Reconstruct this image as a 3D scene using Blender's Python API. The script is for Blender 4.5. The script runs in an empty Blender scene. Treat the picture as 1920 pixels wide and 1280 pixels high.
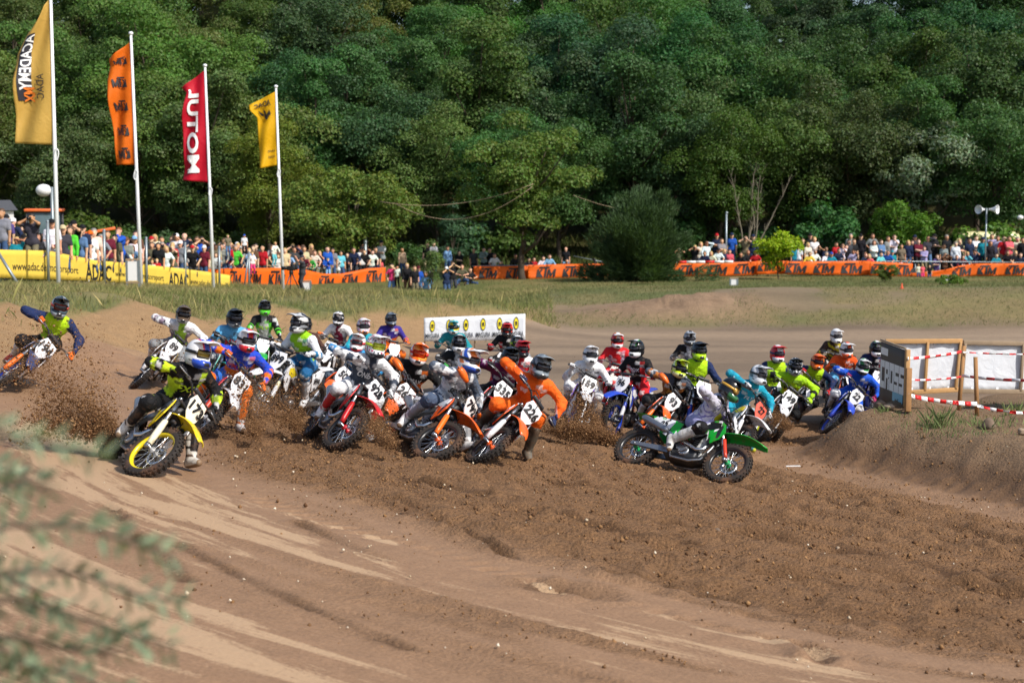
import bpy, bmesh, math, random
import numpy as np
from mathutils import Vector, Matrix
from mathutils.bvhtree import BVHTree

# ------------------------------------------------------------------ camera, sky, sun, exposure
SC = bpy.context.scene
COL = SC.collection
R = math.radians
FPX = 2950.0                      # focal length in pixels of a 1920 px wide frame
CAM = Vector((0.0, 0.0, 4.6))
PITCH = math.atan(281.0 / FPX)

cam_data = bpy.data.cameras.new('camera')
cam = bpy.data.objects.new('camera', cam_data)
COL.objects.link(cam)
cam.location = CAM
cam.rotation_euler = (math.pi / 2 - PITCH, 0, 0)
cam_data.sensor_width = 36.0
cam_data.lens = FPX / 1920.0 * 36.0
cam_data.clip_start = 0.1
cam_data.clip_end = 3000
cam_data.dof.use_dof = True
cam_data.dof.focus_distance = 19.5
cam_data.dof.aperture_fstop = 2.6
SC.camera = cam

SUN_EL, SUN_AZ = 45.0, 52.0       # azimuth: degrees from straight behind the camera towards its right
world = bpy.data.worlds.new('World')
SC.world = world
world.use_nodes = True
wn = world.node_tree
sky_node = wn.nodes.new('ShaderNodeTexSky')
sky_node.sky_type = 'NISHITA'
sky_node.sun_disc = False
sky_node.sun_elevation = R(SUN_EL)
sun_dir = Vector((math.sin(R(SUN_AZ)) * math.cos(R(SUN_EL)), -math.cos(R(SUN_AZ)) * math.cos(R(SUN_EL)), math.sin(R(SUN_EL))))
sky_node.sun_rotation = math.atan2(sun_dir.x, sun_dir.y)
sky_node.air_density = 1.0
sky_node.dust_density = 2.0
sky_node.ozone_density = 1.0
bg = wn.nodes['Background']
bg.inputs['Strength'].default_value = 0.13
wn.links.new(sky_node.outputs[0], bg.inputs['Color'])

sun_data = bpy.data.lights.new('sun', 'SUN')
sun_data.energy = 4.3
sun_data.angle = R(0.53)
sun_data.color = (1.0, 0.95, 0.87)
sun = bpy.data.objects.new('sun', sun_data)
COL.objects.link(sun)
sun.rotation_euler = sun_dir.to_track_quat('Z', 'Y').to_euler()
sun.location = (20, -10, 30)

SC.view_settings.view_transform = 'Standard'
SC.view_settings.look = 'None'
SC.view_settings.exposure = 0.16
SC.view_settings.gamma = 1.0
SC.render.engine = 'CYCLES'
SC.cycles.max_bounces = 6
SC.cycles.diffuse_bounces = 3
SC.cycles.glossy_bounces = 2
SC.cycles.transmission_bounces = 3
SC.cycles.transparent_max_bounces = 6
SC.cycles.caustics_reflective = False
SC.cycles.caustics_refractive = False
SC.cycles.use_denoising = True

# ------------------------------------------------------------------ helpers
rng = np.random.default_rng(7)
rnd = random.Random(11)
CF = Vector((0, math.cos(PITCH), -math.sin(PITCH)))
CU = Vector((0, math.sin(PITCH), math.cos(PITCH)))

def at(px, py, d):
    """point at depth d seen at photograph pixel (px, py)"""
    d = float(d)
    return CAM + d * (CF + Vector(((px - 960) / FPX, 0, 0)) - (py - 640) / FPX * CU)

def proj(p):
    v = Vector(p) - CAM
    d = v.dot(CF)
    return 960 + FPX * v.x / d, 640 - FPX * v.dot(CU) / d, FPX / d

def srgb(h):
    h = h.lstrip('#')
    o = []
    for i in (0, 2, 4):
        c = int(h[i:i + 2], 16) / 255
        o.append(c / 12.92 if c <= 0.04045 else ((c + 0.055) / 1.055) ** 2.4)
    return tuple(o)

def link(o, parent=None):
    COL.objects.link(o)
    if parent is not None:
        o.parent = parent
    return o

def tag(o, label=None, cat=None, group=None, kind=None):
    if label: o['label'] = label
    if cat: o['category'] = cat
    if group: o['group'] = group
    if kind: o['kind'] = kind
    return o

def empty(name, mat=None, parent=None):
    o = bpy.data.objects.new(name, None)
    o.empty_display_size = 0.1
    if mat is not None: o.matrix_local = mat
    return link(o, parent)

def mesh_np(name, V, F, mat=None, smooth=False, col=None):
    """V (n,3) array, F list/array of faces"""
    me = bpy.data.meshes.new(name)
    V = np.asarray(V, dtype=np.float32)
    if isinstance(F, np.ndarray) and F.ndim == 2:
        k = F.shape[1]
        me.vertices.add(len(V)); me.vertices.foreach_set('co', V.ravel())
        me.loops.add(F.size); me.loops.foreach_set('vertex_index', F.astype(np.int32).ravel())
        me.polygons.add(len(F))
        me.polygons.foreach_set('loop_start', np.arange(0, F.size, k, dtype=np.int32))
        me.update(calc_edges=True)
    else:
        me.from_pydata([tuple(v) for v in V], [], [tuple(f) for f in F])
    if smooth:
        me.polygons.foreach_set('use_smooth', np.ones(len(me.polygons), dtype=bool))
    if mat is not None: me.materials.append(mat)
    if col is not None: set_col(me, col)
    me.update()
    return me

def set_col(me, col, name='col'):
    a = me.color_attributes.get(name) or me.color_attributes.new(name, 'FLOAT_COLOR', 'POINT')
    c = np.ones((len(me.vertices), 4), dtype=np.float32)
    c[:, :3] = col
    a.data.foreach_set('color', c.ravel())

def set_f(me, arr, name):
    a = me.attributes.new(name, 'FLOAT', 'POINT')
    a.data.foreach_set('value', np.asarray(arr, dtype=np.float32).ravel())

def set_v(me, arr, name):
    a = me.attributes.new(name, 'FLOAT_VECTOR', 'POINT')
    a.data.foreach_set('vector', np.asarray(arr, dtype=np.float32).ravel())

def obj(name, me, parent=None, mat=None, color=None, world_mat=None):
    o = bpy.data.objects.new(name, me)
    if mat is not None: o.matrix_local = mat
    if color is not None: o.color = (*color[:3], 1)
    return link(o, parent)

def copy_tree(o, parent=None):
    c = o.copy()
    COL.objects.link(c)
    c.parent = parent
    for ch in o.children:
        copy_tree(ch, c)
    return c

class MB:
    """collects shapes into one mesh"""
    def __init__(self): self.V = []; self.F = []; self.S = []
    def add(self, V, F, smooth=False):
        n = len(self.V)
        self.V += [tuple(v) for v in V]
        self.F += [tuple(i + n for i in f) for f in F]
        self.S += [smooth] * len(F)
        return self
    def box(self, c, s, rot=None, taper=1.0):
        hx, hy, hz = s[0] / 2, s[1] / 2, s[2] / 2
        P = [Vector((sx * hx * (taper if sz > 0 else 1), sy * hy * (taper if sz > 0 else 1), sz * hz)) for sz in (-1, 1) for sy in (-1, 1) for sx in (-1, 1)]
        if rot is not None: P = [rot @ p for p in P]
        P = [p + Vector(c) for p in P]
        return self.add(P, [(0, 2, 3, 1), (4, 5, 7, 6), (0, 1, 5, 4), (2, 6, 7, 3), (0, 4, 6, 2), (1, 3, 7, 5)])
    def bevbox(self, c, s, b=0.01, rot=None):
        bm = bmesh.new()
        bmesh.ops.create_cube(bm, size=1)
        for v in bm.verts: v.co = Vector((v.co.x * s[0], v.co.y * s[1], v.co.z * s[2]))
        bmesh.ops.bevel(bm, geom=bm.edges[:], offset=b, segments=2, affect='EDGES', profile=0.5)
        bm.verts.index_update()
        P = [(rot @ v.co if rot is not None else v.co) + Vector(c) for v in bm.verts]
        self.add(P, [[v.index for v in f.verts] for f in bm.faces], True)
        bm.free()
        return self
    def tube(self, pts, r, n=8, cap=True, flat=1.0):
        pts = [Vector(p) for p in pts]
        rs = r if isinstance(r, (list, tuple)) else [r] * len(pts)
        t0 = (pts[1] - pts[0]).normalized()
        up = Vector((0, 0, 1)) if abs(t0.z) < 0.9 else Vector((1, 0, 0))
        a = t0.cross(up).normalized()
        V = []
        for i, p in enumerate(pts):
            if i == 0: t = t0
            elif i == len(pts) - 1: t = (pts[i] - pts[i - 1]).normalized()
            else: t = ((pts[i] - pts[i - 1]).normalized() + (pts[i + 1] - pts[i]).normalized()).normalized()
            a = (a - t * a.dot(t)).normalized()
            b = t.cross(a)
            for k in range(n):
                th = 2 * math.pi * k / n
                V.append(p + rs[i] * (math.cos(th) * a + flat * math.sin(th) * b))
        F = []
        for i in range(len(pts) - 1):
            for k in range(n):
                F.append((i * n + k, i * n + (k + 1) % n, (i + 1) * n + (k + 1) % n, (i + 1) * n + k))
        if cap:
            F.append(tuple(range(n - 1, -1, -1)))
            F.append(tuple((len(pts) - 1) * n + k for k in range(n)))
        return self.add(V, F, True)
    def lathe(self, prof, n=24, axis='y', c=(0, 0, 0), closed=False):
        """prof: list of (radius, offset along the axis)"""
        V = []
        for r_, h in prof:
            for k in range(n):
                th = 2 * math.pi * k / n
                p = {'y': (r_ * math.cos(th), h, r_ * math.sin(th)), 'z': (r_ * math.cos(th), r_ * math.sin(th), h), 'x': (h, r_ * math.cos(th), r_ * math.sin(th))}[axis]
                V.append((p[0] + c[0], p[1] + c[1], p[2] + c[2]))
        m = len(prof)
        F = []
        for i in range(m if closed else m - 1):
            j = (i + 1) % m
            for k in range(n):
                F.append((i * n + k, i * n + (k + 1) % n, j * n + (k + 1) % n, j * n + k))
        return self.add(V, F, True)
    def grid(self, P, thick=0.0):
        """P[i][j] points; optional thickness along the normal"""
        n, m = len(P), len(P[0])
        P = [[Vector(p) for p in row] for row in P]
        V = [p for row in P for p in row]
        F = [(i * m + j, i * m + j + 1, (i + 1) * m + j + 1, (i + 1) * m + j) for i in range(n - 1) for j in range(m - 1)]
        if thick:
            N = []
            for i in range(n):
                for j in range(m):
                    du = P[min(i + 1, n - 1)][j] - P[max(i - 1, 0)][j]
                    dv = P[i][min(j + 1, m - 1)] - P[i][max(j - 1, 0)]
                    N.append(du.cross(dv).normalized())
            k = n * m
            V = V + [v + thick * nn for v, nn in zip(V, N)]
            F = [tuple(reversed(f)) for f in F] + [tuple(i + k for i in f) for f in F]
            rim = [(i, 0) for i in range(n)] + [(n - 1, j) for j in range(1, m)] + [(i, m - 1) for i in range(n - 2, -1, -1)] + [(0, j) for j in range(m - 2, 0, -1)]
            rim = [i * m + j for i, j in rim]
            for q in range(len(rim)):
                a, b = rim[q], rim[(q + 1) % len(rim)]
                F.append((a, b, b + k, a + k))
        return self.add(V, F, True)
    def panel(self, poly, yf, thick, axis='y'):
        """polygon in x,z pushed out to y = yf(x, z), with thickness"""
        n = len(poly)
        A = [Vector((x, yf(x, z), z)) for x, z in poly]
        s = math.copysign(1, A[0].y) if abs(A[0].y) > 1e-6 else 1
        B = [p - Vector((0, s * thick, 0)) for p in A]
        cA = sum(A, Vector()) / n; cA.y = yf(cA.x, cA.z) + s * 0.008
        cB = cA - Vector((0, s * (thick + 0.008), 0))
        V = A + B + [cA, cB]
        F = []
        for i in range(n):
            j = (i + 1) % n
            F += [(i, j, 2 * n), (n + j, n + i, 2 * n + 1), (i, n + i, n + j, j)]
        return self.add(V, F, False)
    def loft(self, secs, cap=True, smooth=True):
        n = len(secs[0])
        V = [p for s in secs for p in s]
        F = [(i * n + k, i * n + (k + 1) % n, (i + 1) * n + (k + 1) % n, (i + 1) * n + k) for i in range(len(secs) - 1) for k in range(n)]
        if cap:
            F.append(tuple(range(n - 1, -1, -1)))
            F.append(tuple((len(secs) - 1) * n + k for k in range(n)))
        return self.add(V, F, smooth)
    def sphere(self, c, r, n=12, m=8, squash=(1, 1, 1)):
        prof = [(r * math.sin(math.pi * i / m), -r * math.cos(math.pi * i / m)) for i in range(m + 1)]
        V0 = len(self.V)
        self.lathe([(max(a, 1e-4), b) for a, b in prof], n, 'z')
        for i in range(V0, len(self.V)):
            v = self.V[i]
            self.V[i] = (v[0] * squash[0] + c[0], v[1] * squash[1] + c[1], v[2] * squash[2] + c[2])
        return self
    def xform(self, M):
        self.V = [tuple(M @ Vector(v)) for v in self.V]
        return self
    def mesh(self, name, mat, fixn=True):
        me = bpy.data.meshes.new(name)
        me.from_pydata(self.V, [], self.F)
        me.polygons.foreach_set('use_smooth', self.S)
        if mat is not None: me.materials.append(mat)
        me.update()
        if fixn:
            bm = bmesh.new(); bm.from_mesh(me)
            bmesh.ops.recalc_face_normals(bm, faces=bm.faces[:])
            bm.to_mesh(me); bm.free()
        return me
    def build(self, name, mat, parent=None, M=None, color=None, fixn=True):
        return obj(name, self.mesh(name, mat, fixn), parent, M, color)

# ------------------------------------------------------------------ noise in numpy
_perm = rng.permutation(4096)
_gv = rng.random(4096) * 2 - 1
def vnoise(x, y, seed=0):
    xi = np.floor(x).astype(np.int64); yi = np.floor(y).astype(np.int64)
    fx = x - xi; fy = y - yi
    fx = fx * fx * fx * (fx * (fx * 6 - 15) + 10); fy = fy * fy * fy * (fy * (fy * 6 - 15) + 10)
    def h(a, b): return _gv[_perm[(_perm[(a + seed * 131) & 4095] + b) & 4095]]
    return (h(xi, yi) * (1 - fx) + h(xi + 1, yi) * fx) * (1 - fy) + (h(xi, yi + 1) * (1 - fx) + h(xi + 1, yi + 1) * fx) * fy
def fbm(x, y, o=4, seed=0):
    s = 0; a = 1.0; t = 0
    for i in range(o):
        s = s + a * vnoise(x * 2 ** i + 17.3 * i, y * 2 ** i - 9.1 * i, seed + i); t += a; a *= 0.5
    return s / t
def sstep(a, b, x):
    t = np.clip((x - a) / (b - a), 0, 1)
    return t * t * (3 - 2 * t)

# ------------------------------------------------------------------ materials
def mat(name):
    m = bpy.data.materials.new(name)
    m.use_nodes = True
    return m, m.node_tree.nodes, m.node_tree.links, m.node_tree.nodes['Principled BSDF']

def node(ns, t, **kw):
    n = ns.new(t)
    for k, v in kw.items(): setattr(n, k, v)
    return n

def mixc(ns, ls, fac, a, b, mode='MIX'):
    n = ns.new('ShaderNodeMix'); n.data_type = 'RGBA'; n.blend_type = mode
    for sock, v in ((n.inputs[0], fac), (n.inputs[6], a), (n.inputs[7], b)):
        if hasattr(v, 'is_linked') or hasattr(v, 'links'): ls.new(v, sock)
        elif isinstance(v, (tuple, list)): sock.default_value = (*v[:3], 1)
        else: sock.default_value = v
    return n.outputs[2]

def noise_tex(ns, ls, scale, detail=4, rough=0.6, vec=None, dist=0.0):
    n = ns.new('ShaderNodeTexNoise')
    n.inputs['Scale'].default_value = scale; n.inputs['Detail'].default_value = detail
    n.inputs['Roughness'].default_value = rough; n.inputs['Distortion'].default_value = dist
    if vec is not None: ls.new(vec, n.inputs['Vector'])
    return n.outputs['Fac']

def ramp(ns, ls, fac, p0, p1, c0=(0, 0, 0), c1=(1, 1, 1)):
    n = ns.new('ShaderNodeValToRGB')
    n.color_ramp.elements[0].position = p0; n.color_ramp.elements[1].position = p1
    n.color_ramp.elements[0].color = (*c0, 1); n.color_ramp.elements[1].color = (*c1, 1)
    ls.new(fac, n.inputs[0])
    return n.outputs[0]

def bump(ns, ls, b, height, strength=0.3, dist=0.02, normal=None):
    n = ns.new('ShaderNodeBump')
    n.inputs['Strength'].default_value = strength; n.inputs['Distance'].default_value = dist
    ls.new(height, n.inputs['Height'])
    if normal is not None: ls.new(normal, n.inputs['Normal'])
    ls.new(n.outputs[0], b.inputs['Normal'])
    return n.outputs[0]

def objvec(ns):
    return ns.new('ShaderNodeTexCoord').outputs['Object']

def attr(ns, name, out='Color'):
    n = ns.new('ShaderNodeAttribute'); n.attribute_name = name
    return n.outputs[out]

def plain(name, c, rough=0.5, metal=0.0, var=0.12, scale=8.0, bmp=0.0, mud=0.0, mudscale=7.0, spec=0.5):
    m, ns, ls, b = mat(name)
    v = objvec(ns)
    f = noise_tex(ns, ls, scale, 4, 0.6, v)
    out = mixc(ns, ls, f, tuple(x * (1 - var) for x in c), tuple(min(1, x * (1 + var)) for x in c))
    if mud:
        g = ramp(ns, ls, noise_tex(ns, ls, mudscale, 6, 0.7, v), 0.62 - 0.25 * mud, 0.72)
        out = mixc(ns, ls, g, out, srgb('6b4a33'))
        rr = ns.new('ShaderNodeMapRange'); ls.new(g, rr.inputs[0]); rr.inputs[3].default_value = rough; rr.inputs[4].default_value = 0.9
        ls.new(rr.outputs[0], b.inputs['Roughness'])
    else: b.inputs['Roughness'].default_value = rough
    ls.new(out, b.inputs['Base Color'])
    b.inputs['Metallic'].default_value = metal
    b.inputs['Specular IOR Level'].default_value = spec
    if bmp: bump(ns, ls, b, noise_tex(ns, ls, scale * 3, 4, 0.6, v), bmp, 0.01)
    return m

def colored(name, rough=0.4, mud=0.0, var=0.1, bmp=0.0, bscale=30, spec=0.5, trans=0.0, bdist=0.01):
    """paint or cloth whose base colour is the object's own colour"""
    m, ns, ls, b = mat(name)
    v = objvec(ns)
    oi = ns.new('ShaderNodeObjectInfo')
    f = noise_tex(ns, ls, 9, 3, 0.6, v)
    dk = mixc(ns, ls, 1.0, oi.outputs['Color'], (1 - var, 1 - var, 1 - var), 'MULTIPLY')
    out = mixc(ns, ls, f, dk, oi.outputs['Color'])
    b.inputs['Roughness'].default_value = rough
    if mud:
        g = ramp(ns, ls, noise_tex(ns, ls, 8, 6, 0.75, v), 0.64 - 0.25 * mud, 0.74)
        out = mixc(ns, ls, g, out, srgb('6b4a33'))
    ls.new(out, b.inputs['Base Color'])
    b.inputs['Specular IOR Level'].default_value = spec
    if bmp: bump(ns, ls, b, noise_tex(ns, ls, bscale, 3, 0.5, v), bmp, bdist)
    return m

def attr_cloth(name, rough=0.75, bmp=0.5, mud=0.35, bscale=11, spec=0.25):
    m, ns, ls, b = mat(name)
    v = objvec(ns)
    c = attr(ns, 'col')
    f = noise_tex(ns, ls, 14, 4, 0.6, v)
    out = mixc(ns, ls, f, mixc(ns, ls, 1.0, c, (0.85, 0.85, 0.85), 'MULTIPLY'), c)
    if mud:
        g = ramp(ns, ls, noise_tex(ns, ls, 9, 6, 0.75, v), 0.66 - 0.25 * mud, 0.78)
        out = mixc(ns, ls, g, out, srgb('7a5a42'))
    ls.new(out, b.inputs['Base Color'])
    b.inputs['Roughness'].default_value = rough
    b.inputs['Specular IOR Level'].default_value = spec
    if bmp:
        bump(ns, ls, b, noise_tex(ns, ls, bscale, 3, 0.45, v, 1.2), bmp, 0.03)
    return m

# ------------------------------------------------------------------ flat lettering
def text_bm(s, size=1.0, bold=0.0, space=1.0):
    cu = bpy.data.curves.new('lettering', 'FONT')
    cu.body = s; cu.size = size; cu.offset = bold; cu.align_x = 'CENTER'; cu.align_y = 'CENTER'
    cu.fill_mode = 'FRONT'; cu.resolution_u = 3; cu.space_character = space
    o = bpy.data.objects.new('lettering', cu)
    me = bpy.data.meshes.new_from_object(o)
    bpy.data.objects.remove(o); bpy.data.curves.remove(cu)
    bm = bmesh.new(); bm.from_mesh(me)
    bpy.data.meshes.remove(me)
    bmesh.ops.remove_doubles(bm, verts=bm.verts[:], dist=1e-5)
    return bm

def poly_bm(polys):
    bm = bmesh.new()
    for p in polys:
        bm.faces.new([bm.verts.new((x, y, 0)) for x, y in p])
    bmesh.ops.triangulate(bm, faces=bm.faces[:])
    return bm

def cut_bm(bm, nx, ny):
    """slice a flat bmesh so that it can bend"""
    xs = [v.co.x for v in bm.verts]; ys = [v.co.y for v in bm.verts]
    for k in range(1, nx):
        x = min(xs) + (max(xs) - min(xs)) * k / nx
        bmesh.ops.bisect_plane(bm, geom=bm.verts[:] + bm.edges[:] + bm.faces[:], plane_co=(x, 0, 0), plane_no=(1, 0, 0))
    for k in range(1, ny):
        y = min(ys) + (max(ys) - min(ys)) * k / ny
        bmesh.ops.bisect_plane(bm, geom=bm.verts[:] + bm.edges[:] + bm.faces[:], plane_co=(0, y, 0), plane_no=(0, 1, 0))
    return bm

def fit_bm(bm, w, h, cx=0, cy=0, rot=0, mirror=False, slant=0):
    xs = [v.co.x for v in bm.verts]; ys = [v.co.y for v in bm.verts]
    x0, x1, y0, y1 = min(xs), max(xs), min(ys), max(ys)
    sx = w / (x1 - x0); sy = h / (y1 - y0) if h else sx
    c, s = math.cos(rot), math.sin(rot)
    for v in bm.verts:
        x = (v.co.x - (x0 + x1) / 2) * sx; y = (v.co.y - (y0 + y1) / 2) * sy
        x += slant * y
        if mirror: x = -x
        v.co = (cx + c * x - s * y, cy + s * x + c * y, 0)
    return bm

def wrap_bm(bm, f, name, m, parent):
    for v in bm.verts: v.co = f(v.co.x, v.co.y)
    me = bpy.data.meshes.new(name)
    bmesh.ops.recalc_face_normals(bm, faces=bm.faces[:])
    bm.to_mesh(me); bm.free()
    me.materials.append(m)
    return obj(name, me, parent)

KTM = [  # three bold slanted letters, the bar of the middle one running over its neighbours
    [(0, 0), (.55, 0), (.75, .75), (1.35, 0), (2.05, 0), (1.25, .95), (2.15, 1.75), (1.45, 1.75), (.85, 1.15), (1.0, 1.75), (.45, 1.75)],
    [(1.0, 1.95), (4.0, 1.95), (4.1, 2.3), (1.1, 2.3)],
    [(2.25, 0), (2.85, 0), (3.3, 1.95), (2.7, 1.95)],
    [(3.05, 0), (3.5, 0), (3.75, .95), (4.05, 0.1), (4.4, 0.1), (5.05, 1.0), (4.85, 0), (5.45, 0), (5.9, 1.75), (5.3, 1.75), (4.45, .75), (4.1, 1.75), (3.5, 1.75)],
]
# ------------------------------------------------------------------ terrain
CT = (8.5, 23.4)                  # centre of the bend
_cp = [(-4.1, 16.9, 1.66), (-.8, 18.8, 1.34), (-2.45, 20.3, 1.34), (-3.6, 19.7, 1.3), (3.3, 23.3, .5), (2.2, 24.2, .58), (1.2, 25.4, .58), (-.2, 19.7, 1.28), (4.2, 24.5, .44), (4.4, 25.8, .4),
       (-5, 12, 1.9), (-4, 8, 2.0), (0, 9, 1.6), (0, 12.5, 1.5), (0, 15.5, 1.42), (2.5, 12.5, 1.2), (4, 9, 1.3), (5, 15, .85), (6.5, 20, .55), (2.5, 18, .95), (2.5, 20.5, .75), (6, 12, 1.0), (10, 12, .95), (9, 18, .6), (0, 3, 1.9), (6, 3, 1.6), (-6, 3, 2.2), (0, -8, 2.2), (10, -8, 2.0), (-10, -8, 2.4),
       (5, 30, .02), (6.5, 29, .05), (6, 33, -.08), (4, 28, .14), (0, 30, .22), (-3, 27, .65), (-3.3, 23.8, 1.1), (.2, 27.3, .38), (-6, 24, 1.4), (-7.3, 23.6, 1.72), (-5.5, 21, 1.52), (-8, 20, 1.9), (-8, 16, 2.0), (-9, 12, 2.2), (-3, 32, .28), (3, 34, -.05), (0, 36, .05), (-4, 38, .2), (-5, 29, .72), (-6, 33, .55),
       (-8.8, 27, 1.75), (-10.0, 29.8, 2.55), (-9.3, 28.4, 2.12), (-10.6, 34, 2.45), (-8.2, 34, 1.1), (-9.3, 38, 2.02), (-8.8, 36.2, 1.6), (-6.3, 41, .6), (-7.2, 46, 1.4), (-6.8, 43.5, 1.0), (-8.6, 47, 1.35), (-9.5, 52, 1.15), (-4, 44.5, .08), (-4, 50, 1.3), (-2.6, 45.5, .0), (0, 45.5, .0), (-1.2, 46.8, .02), (-.9, 48, .08), (-.6, 51, 1.0), (1.2, 52, .1), (-.5, 54, .55),
       (-12, 29.5, 2.6), (-14, 36, 2.25), (-18, 40, 2.05), (-12, 43, 1.85), (-15, 50, 1.55), (-20, 50, 1.65), (-14, 58, 1.05), (-20, 60, 1.5), (-12, 64, .5), (-10, 69, .25), (-16, 72, .6), (-9, 76, 0), (-4, 58, .5), (-3, 66, .1), (-2, 72, 0), (-8, 55, .95), (-26, 45, 1.9), (-12, 24, 2.4), (-14, 16, 2.5),
       (10, 40, 0), (20, 40, 0), (6, 46, 0), (16, 47, 0), (28, 47, 0), (15, 32, .2), (22, 30, .3)]
for _x in (4, 9, 14, 19, 24, 30):
    _cp += [(_x, 53, 0), (_x, 57.3, 1.0 if _x > 6 else .4), (_x, 65, .6), (_x, 76, .22), (_x, 85, .08), (_x, 92, .25)]
for _x in (-30, -20, -10, 0):
    _cp += [(_x, 92, .3), (_x, 84, .05 if _x > -15 else .4)]
_CP = np.array(_cp, dtype=float)
def _phi(r2): return np.sqrt(r2 + 0.25)
_d2 = ((_CP[:, None, :2] - _CP[None, :, :2]) ** 2).sum(-1)
_A = np.zeros((len(_CP) + 1,) * 2); _A[:-1, :-1] = _phi(_d2) - np.eye(len(_CP)) * 0.12; _A[-1, :-1] = 1; _A[:-1, -1] = 1
_W = np.linalg.solve(_A, np.append(_CP[:, 2], 0))
_mound = np.array([(7.4, 18.9), (6.55, 20.4), (5.6, 22.6), (4.75, 24.5), (4.85, 25.5), (5.7, 26.3), (6.7, 27.1), (7.6, 29.0), (8.6, 31.0), (11, 32.2), (30, 31), (30, 17.5), (9.5, 17.6)])
def poly_sd(x, y, P):
    """signed distance to a closed polygon, positive inside"""
    d = np.full(x.shape, 1e9); ins = np.zeros(x.shape, dtype=bool)
    for i in range(len(P)):
        a, b = P[i], P[(i + 1) % len(P)]
        e = b - a; wx = x - a[0]; wy = y - a[1]
        t = np.clip((wx * e[0] + wy * e[1]) / (e @ e), 0, 1)
        d = np.minimum(d, np.hypot(wx - t * e[0], wy - t * e[1]))
        c = ((a[1] > y) != (b[1] > y)) & (x < (b[0] - a[0]) * (y - a[1]) / (b[1] - a[1] + 1e-12) + a[0])
        ins ^= c
    return np.where(ins, d, -d)

def ground_parts(x, y):
    x = np.asarray(x, dtype=float); y = np.asarray(y, dtype=float)
    shp = x.shape; x = x.ravel(); y = y.ravel()
    z = np.full(x.shape, _W[-1])
    xc = np.clip(x, -45, 45); yc = np.clip(y, -12, 95)
    for (cx, cy, _), w in zip(_CP, _W[:-1]):
        z += w * _phi((xc - cx) ** 2 + (yc - cy) ** 2)
    # wooded hill behind
    z += 13.5 * sstep(93, 150, y + 3 * vnoise(x * .05, y * 0)) + 14 * sstep(150, 330, y)
    z += np.where(y > 92, .5 * fbm(x * .12, y * .12, 3, 5), 0) * sstep(92, 98, y)
    # mound on the inside of the bend
    sd = poly_sd(x, y, _mound) + .14 * fbm(x * .6, y * .6, 2, 9)
    md = sstep(-.25, .95, sd + .05 * fbm(x * 2.6, y * 2.6, 2, 10))
    z += md * (.62 + .16 * sstep(1, 5, sd) + .30 * np.exp(-(((x - 6.5) / .9) ** 2 + ((y - 25.7) / 1.0) ** 2)))
    # sandy heap on the far bank
    hp = np.exp(-(((x - 5.6) / 2.5) ** 2 + ((y - 56) / 1.6) ** 2)); z += .4 * hp * (1 + .9 * fbm(x * 1.1, y * 1.1, 4, 15))
    r = np.hypot(x - CT[0], y - CT[1]); th = np.arctan2(y - CT[1], x - CT[0]); arc = th * 13.0
    wob = .55 * fbm(x * .35, y * .35, 3, 3)
    inb = sstep(34, 28, y)
    rough = sstep(13.35, 12.3, r + wob) * inb * (1 - sstep(-.9, -.2, sd))
    rut = np.exp(-((r - 4.35 + .25 * np.sin(th * 3)) / .36) ** 2) * sstep(-1.55, -2.0, th) * 0 + np.exp(-((sd + .75 + .2 * vnoise(x, y, 4)) / .33) ** 2) * sstep(27, 25.5, y)
    rough = rough * (1 - .9 * rut)
    dash = sstep(.1, .45, fbm(arc * .35, r * 2.6, 3, 21)) * sstep(12.0, 13.2, r) * sstep(17.5, 14.5, r) * sstep(-4.2, 2.0, x) * inb
    rough = np.maximum(rough, dash * .75)
    tread = np.exp(-((r - 13.75 - .05 * vnoise(arc * .3, r * 0, 8)) / .17) ** 4) * sstep(-3.3, -2.2, x) * sstep(3.2, 2.0, x) * inb
    return shp, x, y, z, r, th, arc, sd, md, hp, rough, rut, tread, inb

def terrain(x, y):
    p = ground_parts(np.atleast_1d(x), np.atleast_1d(y))
    return p[3].reshape(p[0])
def tz(x, y): return float(terrain(x, y)[0])

def ground_at(px, py, d0=6, d1=140):
    """first terrain point along the ray of a photograph pixel"""
    ds = np.linspace(d0, d1, 1600)
    P = np.array([at(px, py, 1.0) - CAM])[0]
    X = CAM.x + ds * P[0]; Y = CAM.y + ds * P[1]; Z = CAM.z + ds * P[2]
    k = np.argmax(Z < terrain(X, Y))
    return Vector((X[k], Y[k], terrain(X[k], Y[k])[0])), ds[k]

def lines(segs):
    o = [segs[0][0]]
    for a, b, st in segs:
        n = max(1, int(round((b - a) / st)))
        o += list(a + (b - a) * (np.arange(n) + 1) / n)
    return np.array(o)

GX = lines([(-420, -120, 30), (-120, -40, 8), (-40, -14, 1.0), (-14, -8, .2), (-8, 9, .056), (9, 14, .2), (14, 40, 1.0), (40, 120, 8), (120, 420, 30)])
GY = lines([(-60, 2, 3), (2, 8.5, .3), (8.5, 27, .056), (27, 36, .12), (36, 60, .3), (60, 100, 1.0), (100, 160, 3), (160, 700, 30)])
_gx, _gy = np.meshgrid(GX, GY)
shp, gx, gy, gz, gr, gth, garc, gsd, gmd, ghp, grough, grut, gtread, ginb = ground_parts(_gx, _gy)
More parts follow.
